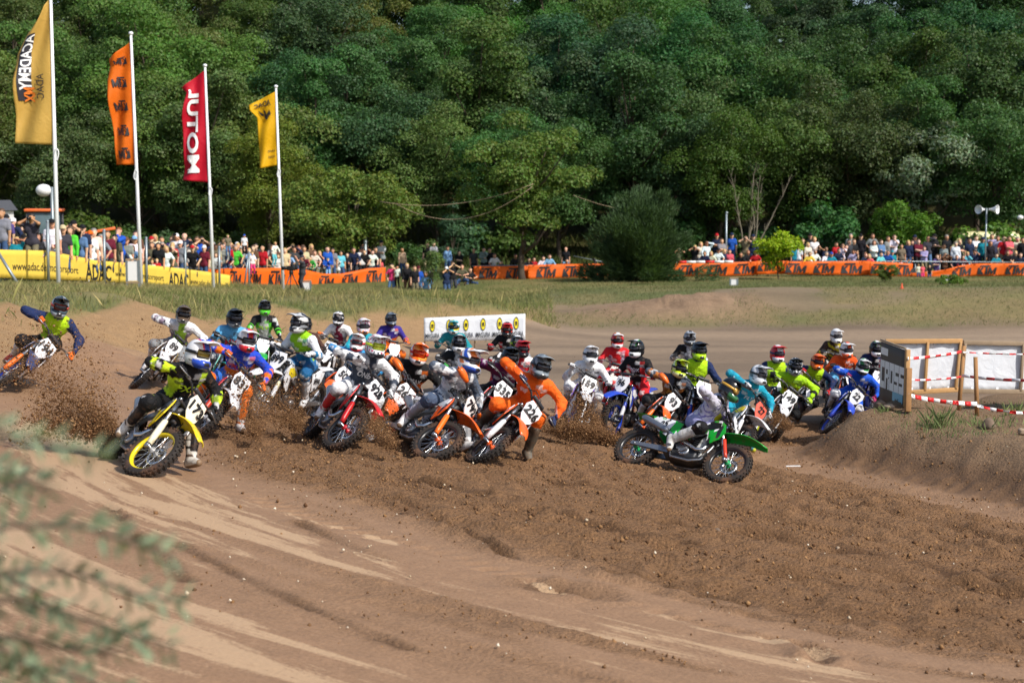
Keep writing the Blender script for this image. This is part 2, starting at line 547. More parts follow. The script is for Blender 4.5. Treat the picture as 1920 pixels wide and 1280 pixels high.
# relief: clods, furrows along the bend, tyre lugs, wheel ruts of the far track
near = sstep(36, 30, gy) * sstep(2, 8, gy) * sstep(14, 9, np.abs(gx))
gz += near * grough * (.05 * fbm(gx * 4.5, gy * 4.5, 3, 30) + .085 * fbm(gr * 3.0, garc * .3, 4, 31) + .06 * np.maximum(0, vnoise(gx * 8, gy * 8, 33)) ** 1.5)
gz += near * (1 - grough) * (.008 * fbm(gr * 5, garc * 1.0, 3, 34))
gz -= near * gtread * (.004 + .030 * sstep(.2, .6, np.sin(garc * 2 * math.pi / .21 + gr * 9)) * sstep(-.3, .5, vnoise(garc * .9, gr * 2, 78) + .25))
gz -= .07 * grut * near
gz += near * gmd * (.035 * fbm(gx * 4.5, gy * 4.5, 3, 36) + .045 * fbm(gx * 1.3, gy * 1.3, 3, 37) + .0 * gsd)
brink = np.exp(-((gsd - .05 + .14 * fbm(gx * 1.6, gy * 1.6, 3, 41)) / .16) ** 2) * near
gz += near * sstep(-.5, -.1, gsd) * sstep(1.1, .5, gsd) * (.02 * fbm(gx * 5.5, gy * 5.5, 3, 42) + .05 * sstep(.35, -.1, gsd) * np.abs(vnoise(gx * 7, gy * 7, 43)))
gz -= near * .06 * sstep(.2, .6, fbm(garc * .28, gr * 1.5, 3, 50)) * sstep(12.6, 13.3, gr) * sstep(17, 15, gr) * sstep(-1, 2, gx)
# cracks, wheel ruts and torn edges lying along the bend
groove = np.zeros_like(gz)
for pts, w, dep in (([(742, 935), (790, 958), (850, 990), (905, 1015), (962, 1050)], .05, .07), ([(1000, 1100), (1060, 1108), (1130, 1118)], .13, .06), ([(1150, 1080), (1240, 1100), (1340, 1120), (1480, 1150)], .07, .08), ([(1390, 1110), (1480, 1128), (1590, 1146)], .05, .06), ([(1420, 1074), (1560, 1096), (1700, 1120), (1790, 1140)], .08, .07),
                    ([(1500, 1208), (1530, 1220), (1545, 1235)], .07, .10), ([(1040, 905), (1200, 930), (1400, 955), (1640, 990), (1900, 1040)], .10, .06), ([(560, 980), (640, 1018), (720, 1050)], .05, .03), ([(1250, 985), (1450, 1010), (1700, 1055), (1920, 1105)], .12, .06), ([(1300, 905), (1500, 930), (1760, 985), (1920, 1030)], .12, .06),
                    ([(330, 1020), (450, 1080), (600, 1150), (760, 1215)], .04, .025), ([(200, 940), (260, 1010), (350, 1090)], .04, .025), ([(1020, 960), (1180, 1000), (1300, 1025)], .07, .05), ([(1640, 1075), (1800, 1100), (1930, 1125)], .12, .07), ([(640, 880), (760, 900), (900, 930)], .08, .05)):
    G = [ground_at(*p, 8, 40)[0] for p in pts]
    sel = (gx > min(p.x for p in G) - .6) & (gx < max(p.x for p in G) + .6) & (gy > min(p.y for p in G) - .6) & (gy < max(p.y for p in G) + .6)
    X, Y = gx[sel], gy[sel]; dm_ = np.full(X.shape, 9.0)
    for a, b_ in zip(G[:-1], G[1:]):
        ex, ey = b_.x - a.x, b_.y - a.y; t = np.clip(((X - a.x) * ex + (Y - a.y) * ey) / (ex * ex + ey * ey), 0, 1)
        dm_ = np.minimum(dm_, np.hypot(X - a.x - t * ex, Y - a.y - t * ey))
    dm_ = np.abs(dm_ + .04 * fbm(X * 3.5, Y * 3.5, 3, 81))
    br = np.clip(.65 + .9 * fbm(X * 1.1, Y * 1.1, 2, 82), 0, 1)
    gz[sel] += 1.25 * br * (-dep * np.exp(-(dm_ / w) ** 2) + dep * .75 * np.exp(-((dm_ - 2.0 * w) / w) ** 2) * (.6 + .8 * vnoise(X * 6, Y * 6, 83)))
    groove[sel] = np.maximum(groove[sel], br * np.exp(-(dm_ / (w * 1.9)) ** 2))
far = sstep(30, 38, gy)
gz += far * sstep(56, 52, gy) * .03 * fbm((gx * .5 + gy * .9) * 1.2, (gx * .1) * .3, 3, 44)
gz += sstep(25, 28, gy) * sstep(52, 46, gy) * sstep(-3, -6, gx) * (.16 * fbm(gx * .9, gy * .9, 4, 72) + .05 * fbm(gx * 4, gy * 4, 2, 73))
bank = sstep(.0, .5, fbm(gx * .5, gy * .5, 3, 60) + .35)
# surface colours (soil, sand, turf): the material adds grain
C_rough, C_smooth, C_far = np.array(srgb('967353')), np.array(srgb('98795e')), np.array(srgb('927f6a'))
C_sand, C_mound, C_grass, C_dry, C_wood = np.array(srgb('a88a66')), np.array(srgb('8c745a')), np.array(srgb('646c40')), np.array(srgb('807a52')), np.array(srgb('4a4a2c'))
def mixv(a, b, t): return a + (b - a) * t[:, None]
col = np.repeat(C_smooth[None], len(gx), 0)
fst = fbm(gx * .05 + .12 * gy, gy * .75 - .05 * gx, 4, 71)
col = mixv(col, (C_far * .9)[None] * (1 + .55 * fst[:, None]), far)
col = mixv(col, C_rough[None], grough)
col = mixv(col, C_mound[None], gmd * near)
col = mixv(col, np.array(srgb('5e442e'))[None], np.clip(groove * 1.1 - .15, 0, .9))
wet = near * sstep(-.35, -.1, gsd + .1 * fbm(gx * 2, gy * 2, 3, 45)) * sstep(.5, .25, gsd + .15 * fbm(gx * 1.5, gy * 1.5, 3, 46)) * sstep(26.5, 25, gy)
col = mixv(col, np.array(srgb('6e543c'))[None], wet * .8)
# left bank: sandy face, turf on top
crest_d = np.interp(gx, [-14, -10, -9.3, -7.2, -4, -.6, 1.4], [28.8, 29.8, 38.0, 45.2, 48.8, 50.4, 52])
toe_d = np.interp(gx, [-14, -8.8, -8.2, -6.3, -4, -.9, 1.4], [23, 25.5, 33, 40.5, 44, 47.5, 51.5])
lft = sstep(1.8, .8, gx)
face = lft * sstep(0, 1.2, gy - toe_d) 
col = mixv(col, C_sand[None], np.clip(face + lft * sstep(4, 0, np.abs(gy - toe_d)) * .35 * sstep(-5, -8, gx), 0, 1))
turf = lft * sstep(-1.4, .8, gy - crest_d + 1.3 * fbm(gx * .8, gy * .8, 3, 61)) 
rgt = sstep(.6, 2.2, gx)
heap = np.clip(ghp * 1.6, 0, 1)
turf_r = rgt * sstep(52.4, 54.2, gy + .8 * fbm(gx * .5, gy * .5, 3, 62)) * (1 - heap)
road = np.exp(-((gy - 55 - (gx - .5) * -2.2) / 2.2) ** 2) * sstep(3, 0, gx) * sstep(-6, -3, gx)
grass = np.clip(turf + turf_r, 0, 1) * (1 - .8 * road)
patch = fbm(gx * .3, gy * .3, 4, 63)
grass *= 1 - .75 * sstep(.12, .4, fbm(gx * .22 + 5, gy * .3, 3, 64)) * sstep(64, 60, gy) * rgt
gcol = mixv(np.repeat(C_dry[None], len(gx), 0), C_grass[None], sstep(-.2, .35, patch + .25 * sstep(55, 75, gy)))
gcol = mixv(gcol, np.array(srgb('7f7252'))[None], rgt * sstep(60, 57.5, gy) * np.clip(.65 + fbm(gx * .5, gy * .7, 3, 66), 0, 1))
gcol = mixv(gcol, C_wood[None], sstep(88, 94, gy))
col = col + (gcol - col) * grass[:, None]
col = mixv(col, np.array(srgb('a3897000'[:6]))[None], heap)
col = mixv(col, C_wood[None], sstep(90, 95, gy))
pale = sstep(13.3, 14.3, gr) * near * sstep(24, 19, gy) * (.40 + .13 * sstep(-.5, -4.5, gx) - .10 * sstep(1, 5, gx) + .07 * np.sin(gr * 2.6 + 1.2)) * (1 - grough) + gtread * (.27 + .26 * vnoise(garc * 2.2, gr * 5, 77)) * (1 - grough) + .3 * grut * 0
nx_, ny_ = len(GX), len(GY)
idx = np.arange(nx_ * ny_).reshape(ny_, nx_)
Fq = np.stack([idx[:-1, :-1], idx[:-1, 1:], idx[1:, 1:], idx[1:, :-1]], -1).reshape(-1, 4)

m, ns, ls, b = mat('soil')
vo = objvec(ns); pv = attr(ns, 'polar', 'Vector'); c = attr(ns, 'col')
fr = attr(ns, 'rough', 'Fac'); fp = attr(ns, 'pale', 'Fac'); fg = attr(ns, 'turf', 'Fac')
n_f = noise_tex(ns, ls, 34, 6, 0.75, vo)
n_m = noise_tex(ns, ls, 5, 5, 0.65, vo)
n_s = noise_tex(ns, ls, 1.0, 7, 0.68, pv, 0.4)
base = mixc(ns, ls, n_m, mixc(ns, ls, 1.0, c, (.74, .72, .70), 'MULTIPLY'), mixc(ns, ls, 1.0, c, (1.22, 1.2, 1.16), 'MULTIPLY'))
base = mixc(ns, ls, ramp(ns, ls, n_f, .35, .62), mixc(ns, ls, 1.0, base, (.72, .70, .68), 'MULTIPLY'), base)
# small shadows painted as dark specks and furrow lines in the churned soil
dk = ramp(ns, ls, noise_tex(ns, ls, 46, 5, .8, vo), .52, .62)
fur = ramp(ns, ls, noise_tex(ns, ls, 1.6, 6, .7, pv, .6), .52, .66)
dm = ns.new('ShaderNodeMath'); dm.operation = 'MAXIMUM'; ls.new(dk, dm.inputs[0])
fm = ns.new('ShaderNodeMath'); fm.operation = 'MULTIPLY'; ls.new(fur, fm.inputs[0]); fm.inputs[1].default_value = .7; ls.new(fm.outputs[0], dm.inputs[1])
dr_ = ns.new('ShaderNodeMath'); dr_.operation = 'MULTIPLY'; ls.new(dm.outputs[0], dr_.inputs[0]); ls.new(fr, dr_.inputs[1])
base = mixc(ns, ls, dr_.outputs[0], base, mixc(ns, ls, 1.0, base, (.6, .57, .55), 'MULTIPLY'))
# dry pale sand lying in streaks along the bend
sub = ns.new('ShaderNodeMath'); sub.operation = 'ADD'; ls.new(n_s, sub.inputs[0]); ls.new(fp, sub.inputs[1])
mx = ns.new('ShaderNodeMath'); mx.operation = 'MULTIPLY_ADD'; ls.new(n_f, mx.inputs[0]); mx.inputs[1].default_value = .16; ls.new(sub.outputs[0], mx.inputs[2])
hf = ns.new('ShaderNodeMath'); hf.operation = 'MULTIPLY'; ls.new(mx.outputs[0], hf.inputs[0]); hf.inputs[1].default_value = .5
stre = ramp(ns, ls, hf.outputs[0], .53, .56)
base = mixc(ns, ls, stre, base, mixc(ns, ls, n_f, srgb('a4866a'), srgb('ba9c7a')))
# green and straw mottling of the turf
gm = mixc(ns, ls, noise_tex(ns, ls, 2.2, 6, .75, vo), (.55, .6, .5), (1.5, 1.4, 1.35))
base = mixc(ns, ls, fg, base, mixc(ns, ls, 1.0, base, gm, 'MULTIPLY'))
ls.new(base, b.inputs['Base Color'])
rr = ns.new('ShaderNodeMapRange'); ls.new(fr, rr.inputs[0]); rr.inputs[3].default_value = .62; rr.inputs[4].default_value = .95
ls.new(rr.outputs[0], b.inputs['Roughness'])
b.inputs['Specular IOR Level'].default_value = .25
vor = ns.new('ShaderNodeTexVoronoi'); vor.inputs['Scale'].default_value = 26; ls.new(vo, vor.inputs['Vector'])
h1 = ns.new('ShaderNodeMath'); h1.operation = 'MULTIPLY_ADD'; ls.new(vor.outputs['Distance'], h1.inputs[0]); h1.inputs[1].default_value = -.6; ls.new(n_f, h1.inputs[2])
h2 = ns.new('ShaderNodeMath'); h2.operation = 'MULTIPLY'; ls.new(h1.outputs[0], h2.inputs[0])
ra = ns.new('ShaderNodeMapRange'); ls.new(fr, ra.inputs[0]); ra.inputs[3].default_value = .12; ra.inputs[4].default_value = 1.0
ls.new(ra.outputs[0], h2.inputs[1])
bump(ns, ls, b, h2.outputs[0], 1.0, .045)
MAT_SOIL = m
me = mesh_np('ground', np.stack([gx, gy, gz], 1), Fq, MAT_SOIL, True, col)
set_f(me, np.clip(grough + .8 * groove + .7 * gmd * near + .6 * face * (1 - turf) + heap, 0, 1), 'rough'); set_f(me, pale, 'pale'); set_f(me, grass, 'turf')
set_v(me, np.stack([gr * 3.4, garc * .5, np.zeros_like(gr)], 1), 'polar')
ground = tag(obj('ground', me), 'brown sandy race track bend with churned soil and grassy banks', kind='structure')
# ------------------------------------------------------------------ motorcycles
M_PLASTIC = colored('moulded_plastic', .32, .45, .12)
def graphic_mat(name):
    # glossy plastic with printed slashes of white, black and the moulded colour
    m, ns, ls, b = mat(name)
    v = objvec(ns); oi = ns.new('ShaderNodeObjectInfo')
    mp = ns.new('ShaderNodeMapping'); mp.inputs['Rotation'].default_value = (0, R(38), 0); mp.inputs['Scale'].default_value = (16, 3, 5); ls.new(v, mp.inputs['Vector'])
    vr = ns.new('ShaderNodeTexVoronoi'); vr.inputs['Scale'].default_value = 1.0; ls.new(mp.outputs[0], vr.inputs['Vector'])
    sp = ns.new('ShaderNodeSeparateColor'); ls.new(vr.outputs['Color'], sp.inputs[0])
    c = mixc(ns, ls, ramp(ns, ls, sp.outputs[0], .72, .725), oi.outputs['Color'], (.75, .75, .77))
    c = mixc(ns, ls, ramp(ns, ls, sp.outputs[1], .80, .805), c, (.02, .02, .025))
    g = ramp(ns, ls, noise_tex(ns, ls, 8, 6, .75, v), .52, .70)
    c = mixc(ns, ls, g, c, srgb('6b4a33'))
    ls.new(c, b.inputs['Base Color']); b.inputs['Roughness'].default_value = .35
    return m
M_GRAPH = graphic_mat('printed_plastic')
M_PLATE = colored('number_plate_plastic', .45, .12, .06)
M_TYRE = plain('knobbly_rubber', srgb('2a2420'), .85, 0, .2, 20, 0, .55, 5)
M_BLACKP = plain('black_plastic', srgb('1b1b1d'), .5, 0, .15, 8, 0, .25)
M_RIM = colored('anodised_rim', .3, .22, .1)
M_ALU = plain('cast_aluminium', srgb('9a9da2'), .38, .85, .15, 12, .15, .3)
M_STEEL = plain('polished_steel', srgb('c9ccd0'), .25, .95, .08, 10, 0, .12)
M_DARKMETAL = plain('dark_engine_metal', srgb('3c3d40'), .5, .6, .2, 14, .2, .3)
M_SEAT = plain('grippy_seat_cover', srgb('1f1f22'), .8, 0, .2, 40, .3, .1)
M_GRIPR = plain('grip_rubber', srgb('161616'), .8, 0, .2, 60, .3)
M_INK = plain('black_print', srgb('101014'), .5, 0, .1, 20)
M_WHITEINK = plain('white_print', srgb('ececec'), .5, 0, .05, 20)
M_DECAL = colored('printed_decal', .45, .1, .08)

FA = Vector((.74, 0, .345)); RA = Vector((-.74, 0, .332))
ST_AX = Vector((-math.sin(R(26.5)), 0, math.cos(R(26.5))))
ST_P = Vector((.445, 0, .95))                       # a point of the steering axis
def steer_mat(a):
    return Matrix.Translation(ST_P) @ Matrix.Rotation(a, 4, ST_AX) @ Matrix.Translation(-ST_P)

def tyre_mesh(name, R0, w, nk):
    b = MB()
    rim = R0 - .085
    prof = [(rim, -w * .42), (rim + .02, -w * .5), (R0 - .035, -w * .47), (R0 - .014, -w * .3), (R0 - .008, 0), (R0 - .014, w * .3), (R0 - .035, w * .47), (rim + .02, w * .5), (rim, w * .42)]
    b.lathe(prof, 40)
    for k in range(nk):
        for (yy, rr, tl, off, ang) in ((-.17, R0 - .009, 0, 0, 0), (.17, R0 - .009, 0, 0, 0), (-.44, R0 - .026, -.7, .5, 0), (.44, R0 - .026, .7, .5, 0)):
            th = 2 * math.pi * (k + off) / nk
            rot = Matrix.Rotation(-th, 3, 'Y') @ Matrix.Rotation(tl, 3, 'X').to_3x3()
            # x radial at th = 0
            M3 = Matrix.Rotation(-th, 3, 'Y')
            c = M3 @ Vector((rr + .004, yy * w, 0))
            rt = M3 @ Matrix.Rotation(tl, 3, 'Z')
            b.box(c, (.022, w * .2, .026), rt)
    return b.mesh(name, M_TYRE)

def wheel_meshes(tag_, R0, w, nk):
    T = tyre_mesh(tag_ + '_tyre', R0, w, nk)
    rr = R0 - .083
    b = MB(); b.lathe([(rr + .006, -w * .36), (rr + .006, -w * .3), (rr - .008, -w * .22), (rr - .014, 0), (rr - .008, w * .22), (rr + .006, w * .3), (rr + .006, w * .36), (rr - .012, w * .34), (rr - .03, w * .12), (rr - .03, -w * .12), (rr - .012, -w * .34)], 40, closed=True)
    rim = b.mesh(tag_ + '_rim', M_RIM)
    b = MB()
    for k in range(28):
        th = 2 * math.pi * k / 28; s = 1 if k % 2 else -1
        th2 = th + (.5 if (k // 2) % 2 else -.5)
        b.tube([(.035 * math.cos(th2), s * .032, .035 * math.sin(th2)), ((rr - .02) * math.cos(th), s * .004, (rr - .02) * math.sin(th))], .0032, 4, False)
    sp = b.mesh(tag_ + '_spokes', M_STEEL)
    b = MB(); b.lathe([(.0, -.06), (.022, -.06), (.022, -.045), (.042, -.042), (.042, -.026), (.022, -.02), (.022, .02), (.042, .026), (.042, .042), (.022, .045), (.022, .06), (0, .06)], 16)
    hub = b.mesh(tag_ + '_hub', M_RIM)
    return T, rim, sp, hub

FW = wheel_meshes('front', .345, .088, 36)
RW = wheel_meshes('rear', .335, .115, 34)
b = MB(); b.lathe([(.075, .05), (.125, .05), (.125, .054), (.075, .054)], 24, closed=True)
for k in range(5):
    th = 2 * math.pi * k / 5
    b.box((.058 * math.cos(th), .052, .058 * math.sin(th)), (.05, .004, .012), Matrix.Rotation(-th, 3, 'Y'))
DISC = b.mesh('brake_disc', M_STEEL)
b = MB(); b.lathe([(.07, .062), (.115, .062), (.115, .067), (.07, .067)], 30, closed=True)
for k in range(24):
    th = 2 * math.pi * k / 24
    b.box((.117 * math.cos(th), .0645, .117 * math.sin(th)), (.012, .005, .012), Matrix.Rotation(-th, 3, 'Y'))
SPROCKET = b.mesh('sprocket', M_DARKMETAL)

BIKE = {}      # part name -> list of (mesh, front assembly?, colour key, children)
def fork_dir(t): return FA + Vector((-.035, 0, 0)) + t * ST_AX
def side(s, poly, yf, th):
    b = MB(); b.panel(poly, lambda x, z: s * yf(x, z), th); return b
def arch(c, w, drop, n=9):
    return [Vector((c[0], w * math.sin(a), c[2] - drop * (1 - math.cos(a)))) for a in [(-1 + 2 * i / (n - 1)) * 1.25 for i in range(n)]]

# front fender
b = MB()
rows = []
for t in np.linspace(0, 1, 12):
    x = .30 + .84 * t
    z = .815 + .075 * math.sin(math.pi * min(1, t * 1.05) * .8) - .10 * max(0, t - .55) ** 1.5 * 2.2
    w = .062 + .06 * math.sin(math.pi * (.18 + .74 * t)) ** 1.3 if t < .97 else .045
    rows.append(arch((x, 0, z), w, .045 + .03 * (1 - t)))
b.grid(rows, .006)
ME_FFENDER = b.mesh('front_fender', M_PLASTIC)
# rear fender
b = MB(); rows = []
for t in np.linspace(0, 1, 9):
    x = -.40 - .60 * t; z = .865 + .10 * t + .035 * math.sin(math.pi * t); w = .115 - .035 * t
    rows.append(arch((x, 0, z), w, .05 - .015 * t, 7))
b.grid(rows, .006)
ME_RFENDER = b.mesh('rear_fender', M_PLASTIC)
# seat
def rsec(x, z0, z1, w0, w1, n=10):
    out = []
    for k in range(n):
        a = 2 * math.pi * k / n
        cx, cz = math.cos(a), math.sin(a)
        cx = math.copysign(abs(cx) ** .6, cx); cz = math.copysign(abs(cz) ** .6, cz)
        t = (cz + 1) / 2
        out.append(Vector((x, cx * (w0 + (w1 - w0) * t), z0 + (z1 - z0) * t)))
    return out
b = MB(); b.loft([rsec(-.62, .90, .945, .06, .05), rsec(-.45, .86, .955, .09, .075), rsec(-.2, .84, .945, .10, .085), (rsec(.02, .84, .935, .10, .08)), rsec(.16, .87, .97, .085, .06), rsec(.27, .95, 1.005, .06, .04)])
ME_SEAT = b.mesh('seat', M_SEAT)
# tank
b = MB(); b.loft([rsec(.0, .78, .86, .10, .08), rsec(.12, .74, .92, .14, .09), rsec(.26, .74, .985, .15, .08), rsec(.38, .80, .985, .12, .06), rsec(.43, .86, .96, .07, .04)])
b.lathe([(.0, 1.02), (.032, 1.02), (.036, .985), (.036, .97)], 14, 'z', (.3, 0, 0))
ME_TANK = b.mesh('tank', M_BLACKP)
# shrouds
SHROUD = [(.02, .80), (.12, .86), (.28, .99), (.40, 1.0), (.50, .93), (.56, .78), (.50, .66), (.40, .58), (.33, .60), (.30, .72), (.20, .78)]
yf_sh = lambda x, z: .125 + .12 * max(0, x - .1) - .10 * max(0, z - .82) + .0 * z
ME_SHROUD = {s: side(s, SHROUD, yf_sh, .012).mesh('radiator_shroud', M_GRAPH) for s in (1, -1)}
SHDEC = [(.16, .84), (.30, .95), (.43, .95), (.45, .86), (.33, .80)]
ME_SHDEC = {s: side(s, SHDEC, lambda x, z: yf_sh(x, z) + .011, .008).mesh('shroud_graphic', M_DECAL) for s in (1, -1)}
# side number panels
SIDEP = [(-.12, .82), (-.28, .86), (-.52, .90), (-.66, .90), (-.60, .76), (-.46, .64), (-.30, .58), (-.16, .62)]
yf_sp = lambda x, z: .135 + .03 * math.sin((x + .6) * 3) - .08 * max(0, z - .8)
ME_SIDEP = {s: side(s, SIDEP, yf_sp, .010).mesh('side_panel', M_GRAPH) for s in (1, -1)}
SNUM = [(-.25, .82), (-.50, .85), (-.56, .76), (-.46, .68), (-.31, .64)]
ME_SNUM = {s: side(s, SNUM, lambda x, z: yf_sp(x, z) + .010, .006).mesh('side_number_plate', M_PLATE) for s in (1, -1)}
# front number plate (faces forward, tilted back)
PL_C = Vector((.585, 0, 1.035)); PL_T = R(24)
PLV = [(-.105, .13), (.105, .13), (.135, .04), (.095, -.10), (.045, -.16), (-.045, -.16), (-.095, -.10), (-.135, .04)]
def plate_pt(u, v, off=0.0):
    n = Vector((math.cos(PL_T), 0, math.sin(PL_T))); up = Vector((-math.sin(PL_T), 0, math.cos(PL_T)))
    return PL_C + Vector((0, u, 0)) + up * v + n * (off - 1.1 * u * u)     # u is +y = the bike's left
b = MB()
A = [plate_pt(u, v) for u, v in PLV]; B = [plate_pt(u, v, -.012) for u, v in PLV]
n = len(A)
mid = [plate_pt(0, v) for v in (.13, -.0, -.16)]
b.add(A + B + [plate_pt(0, .0, .0), plate_pt(0, 0, -.012)], [(i, (i + 1) % n, 2 * n) for i in range(n)] + [(n + (i + 1) % n, n + i, 2 * n + 1) for i in range(n)] + [(i, n + i, n + (i + 1) % n, (i + 1) % n) for i in range(n)])
ME_PLATE = b.mesh('front_number_plate', M_PLATE)
# forks
def fork_parts():
    up, lo, lug = MB(), MB(), MB()
    for s in (1, -1):
        y = s * .098
        off = Vector((0, y, 0))
    return
def fork_mesh(s):
    y = Vector((0, s * .098, 0))
    u = MB(); u.tube([fork_dir(.30) + y, fork_dir(.72) + y], .027, 12)
    u.tube([fork_dir(.72) + y, fork_dir(.75) + y], .022, 10)
    l = MB(); l.tube([fork_dir(.0) + y, fork_dir(.32) + y], .0225, 10)
    l.tube([fork_dir(-.03) + y, fork_dir(.02) + y], .032, 8)
    g = MB()
    sec = []
    for t, w in ((.02, .030), (.10, .036), (.25, .036), (.33, .030), (.36, .016)):
        c = fork_dir(t) + y + Vector((.030, s * .006, 0))
        sec.append([c + Vector((-.012, s * -w, 0)), c + Vector((.012, -s * w * .6, .004)), c + Vector((.016, 0, .006)), c + Vector((.012, s * w * .6, .004)), c + Vector((-.022, s * w, -.004))])
    g.grid(sec, .005)
    return u.mesh('fork_upper', M_STEEL), l.mesh('fork_lower', M_ALU), g.mesh('fork_guard', M_GRAPH)
FORK = {s: fork_mesh(s) for s in (1, -1)}
ME_CLAMP = []
for t in (.53, .70):
    b = MB(); b.bevbox(fork_dir(t) + Vector((-.015, 0, 0)), (.10, .25, .035), .01, Matrix.Rotation(-R(26.5), 3, 'Y')); ME_CLAMP.append(b.mesh('triple_clamp', M_DARKMETAL))
b = MB(); b.tube([FA + Vector((0, -.12, 0)), FA + Vector((0, .12, 0))], .012, 10); ME_AXLE = b.mesh('front_axle', M_STEEL)
# handlebar and its fittings
HB = lambda s: [(.375, 0, 1.135), (.375, s * .06, 1.135), (.372, s * .16, 1.19), (.345, s * .26, 1.205), (.30, s * .40, 1.195)]
b = MB()
b.tube([Vector(p) for p in reversed(HB(-1))] + [Vector(p) for p in HB(1)[1:]], .0135, 10)
for s in (1, -1):
    b.box((.378, s * .04, 1.115), (.045, .022, .05))
ME_BAR = b.mesh('handlebar', M_DARKMETAL)
b = MB(); b.bevbox((.392, 0, 1.19), (.05, .22, .05), .018); ME_PAD = b.mesh('bar_pad', M_DECAL)
ME_GRIP = {}; ME_LEVER = {}; ME_HGUARD = {}
for s in (1, -1):
    b = MB(); a0, a1 = Vector((.338, s * .285, 1.2035)), Vector((.297, s * .41, 1.194)); b.tube([a0, a0 + (a1 - a0) * .1, a1], [.024, .018, .018], 10); b.tube([a1 - (a1 - a0) * .05, a1], .023, 10)
    ME_GRIP[s] = b.mesh('grip', M_GRIPR)
    b = MB(); b.box((.365, s * .25, 1.2), (.05, .04, .03)); b.tube([(.385, s * .26, 1.2), (.40, s * .30, 1.195), (.372, s * .43, 1.185)], [.009, .008, .006], 6)
    ME_LEVER[s] = b.mesh('lever', M_ALU)
    b = MB(); rows = []
    for t in np.linspace(0, 1, 7):
        x = .43 - .07 * t ** 2; y = s * (.26 + .20 * t); hh = .012 + .04 * math.sin(math.pi * (.1 + .7 * t))
        rows.append([Vector((x - .02, y, 1.185 + hh)), Vector((x + .012, y, 1.185 + hh * .5)), Vector((x + .016, y, 1.185)), Vector((x + .008, y, 1.185 - hh * .5)), Vector((x - .02, y, 1.185 - hh * .8))])
    b.grid(rows, .005); b.tube([(.30, s * .42, 1.19), (.33, s * .46, 1.19), (.36, s * .455, 1.19)], .008, 6)
    ME_HGUARD[s] = b.mesh('hand_guard', M_PLASTIC)
b = MB(); b.tube([(.40, -.20, 1.19), (.50, -.17, 1.24), (.56, -.05, 1.22), (.55, .02, 1.05), (.53, .06, .85), (.62, .095, .55), (.70, .10, .42)], .0055, 5)
b.tube([(.40, .20, 1.19), (.47, .19, 1.22), (.46, .08, 1.12), (.36, .06, .95)], .0045, 5)
ME_CABLE = b.mesh('cables', M_BLACKP)
# frame
b = MB()
for s in (1, -1):
    b.loft([[Vector((x, s * (y - .018), z - h)), Vector((x, s * (y + .018), z - h)), Vector((x, s * (y + .018), z + h)), Vector((x, s * (y - .018), z + h))] for x, y, z, h in ((.40, .045, .86, .05), (.25, .12, .78, .045), (.05, .145, .66, .04), (-.14, .13, .52, .045), (-.17, .12, .36, .05))], smooth=False)
    b.tube([(.42, s * .03, .78), (.40, s * .06, .55), (.34, s * .09, .33), (.18, s * .10, .27), (-.10, s * .11, .28), (-.16, s * .12, .38)], .019, 8)
    b.tube([(-.10, s * .09, .62), (-.40, s * .07, .72), (-.62, s * .06, .86)], .012, 6)
    b.tube([(.02, s * .09, .76), (-.30, s * .07, .84), (-.62, s * .05, .87)], .012, 6)
b.tube([fork_dir(.48) + Vector((-.04, 0, 0)), fork_dir(.70) + Vector((-.04, 0, 0))], .038, 12)
ME_FRAME = b.mesh('frame', M_ALU)
# engine
b = MB()
b.bevbox((.06, 0, .40), (.40, .24, .22), .04)
b.bevbox((-.06, 0, .44), (.22, .22, .18), .04)
rt = Matrix.Rotation(R(8), 3, 'Y')
for k in range(5):
    b.bevbox((.155 + .006 * k, 0, .54 + .032 * k), (.17, .15, .018), .006, rt)
b.bevbox((.16, 0, .60), (.13, .12, .20), .02, rt)
b.bevbox((.19, 0, .74), (.19, .17, .09), .02, rt)
ME_ENGINE = b.mesh('engine', M_DARKMETAL)
ME_COVERS = []
for (x, z, r_, y0, y1) in ((.06, .40, .085, -.12, -.155), (-.04, .46, .055, -.11, -.14), (.10, .38, .07, .12, .15)):
    s = math.copysign(1, y0); b = MB()
    b.lathe([(0, y1), (r_ * .75, y1), (r_ * .92, y1 - s * .006), (r_, y1 - s * .02), (r_, y0)], 20, 'y', (x, 0, z))
    for k in range(6):
        th = k * math.pi / 3; b.tube([(x + r_ * .84 * math.cos(th), y1 - s * .01, z + r_ * .84 * math.sin(th)), (x + r_ * .84 * math.cos(th), y1 + s * .005, z + r_ * .84 * math.sin(th))], .007, 6)
    ME_COVERS.append(b.mesh('engine_cover', M_ALU))
b = MB()
rows = [[Vector((x, y, z + .05 * (abs(y) / .13) ** 2)) for y in np.linspace(-.13, .13, 7)] for x, z in ((.40, .42), (.33, .295), (.18, .255), (-.02, .25), (-.14, .27))]
b.grid(rows, .006); ME_SKID = b.mesh('skid_plate', M_BLACKP)
ME_RAD = []
for s in (1, -1):
    b = MB(); b.bevbox((.40, s * .10, .76), (.05, .12, .26), .01, Matrix.Rotation(-R(12), 3, 'Y'))
    for k in range(7):
        b.box((.43, s * .10, .66 + .032 * k), (.02, .125, .006), Matrix.Rotation(-R(25), 3, 'Y'))
    ME_RAD.append(b.mesh('radiator', M_BLACKP))
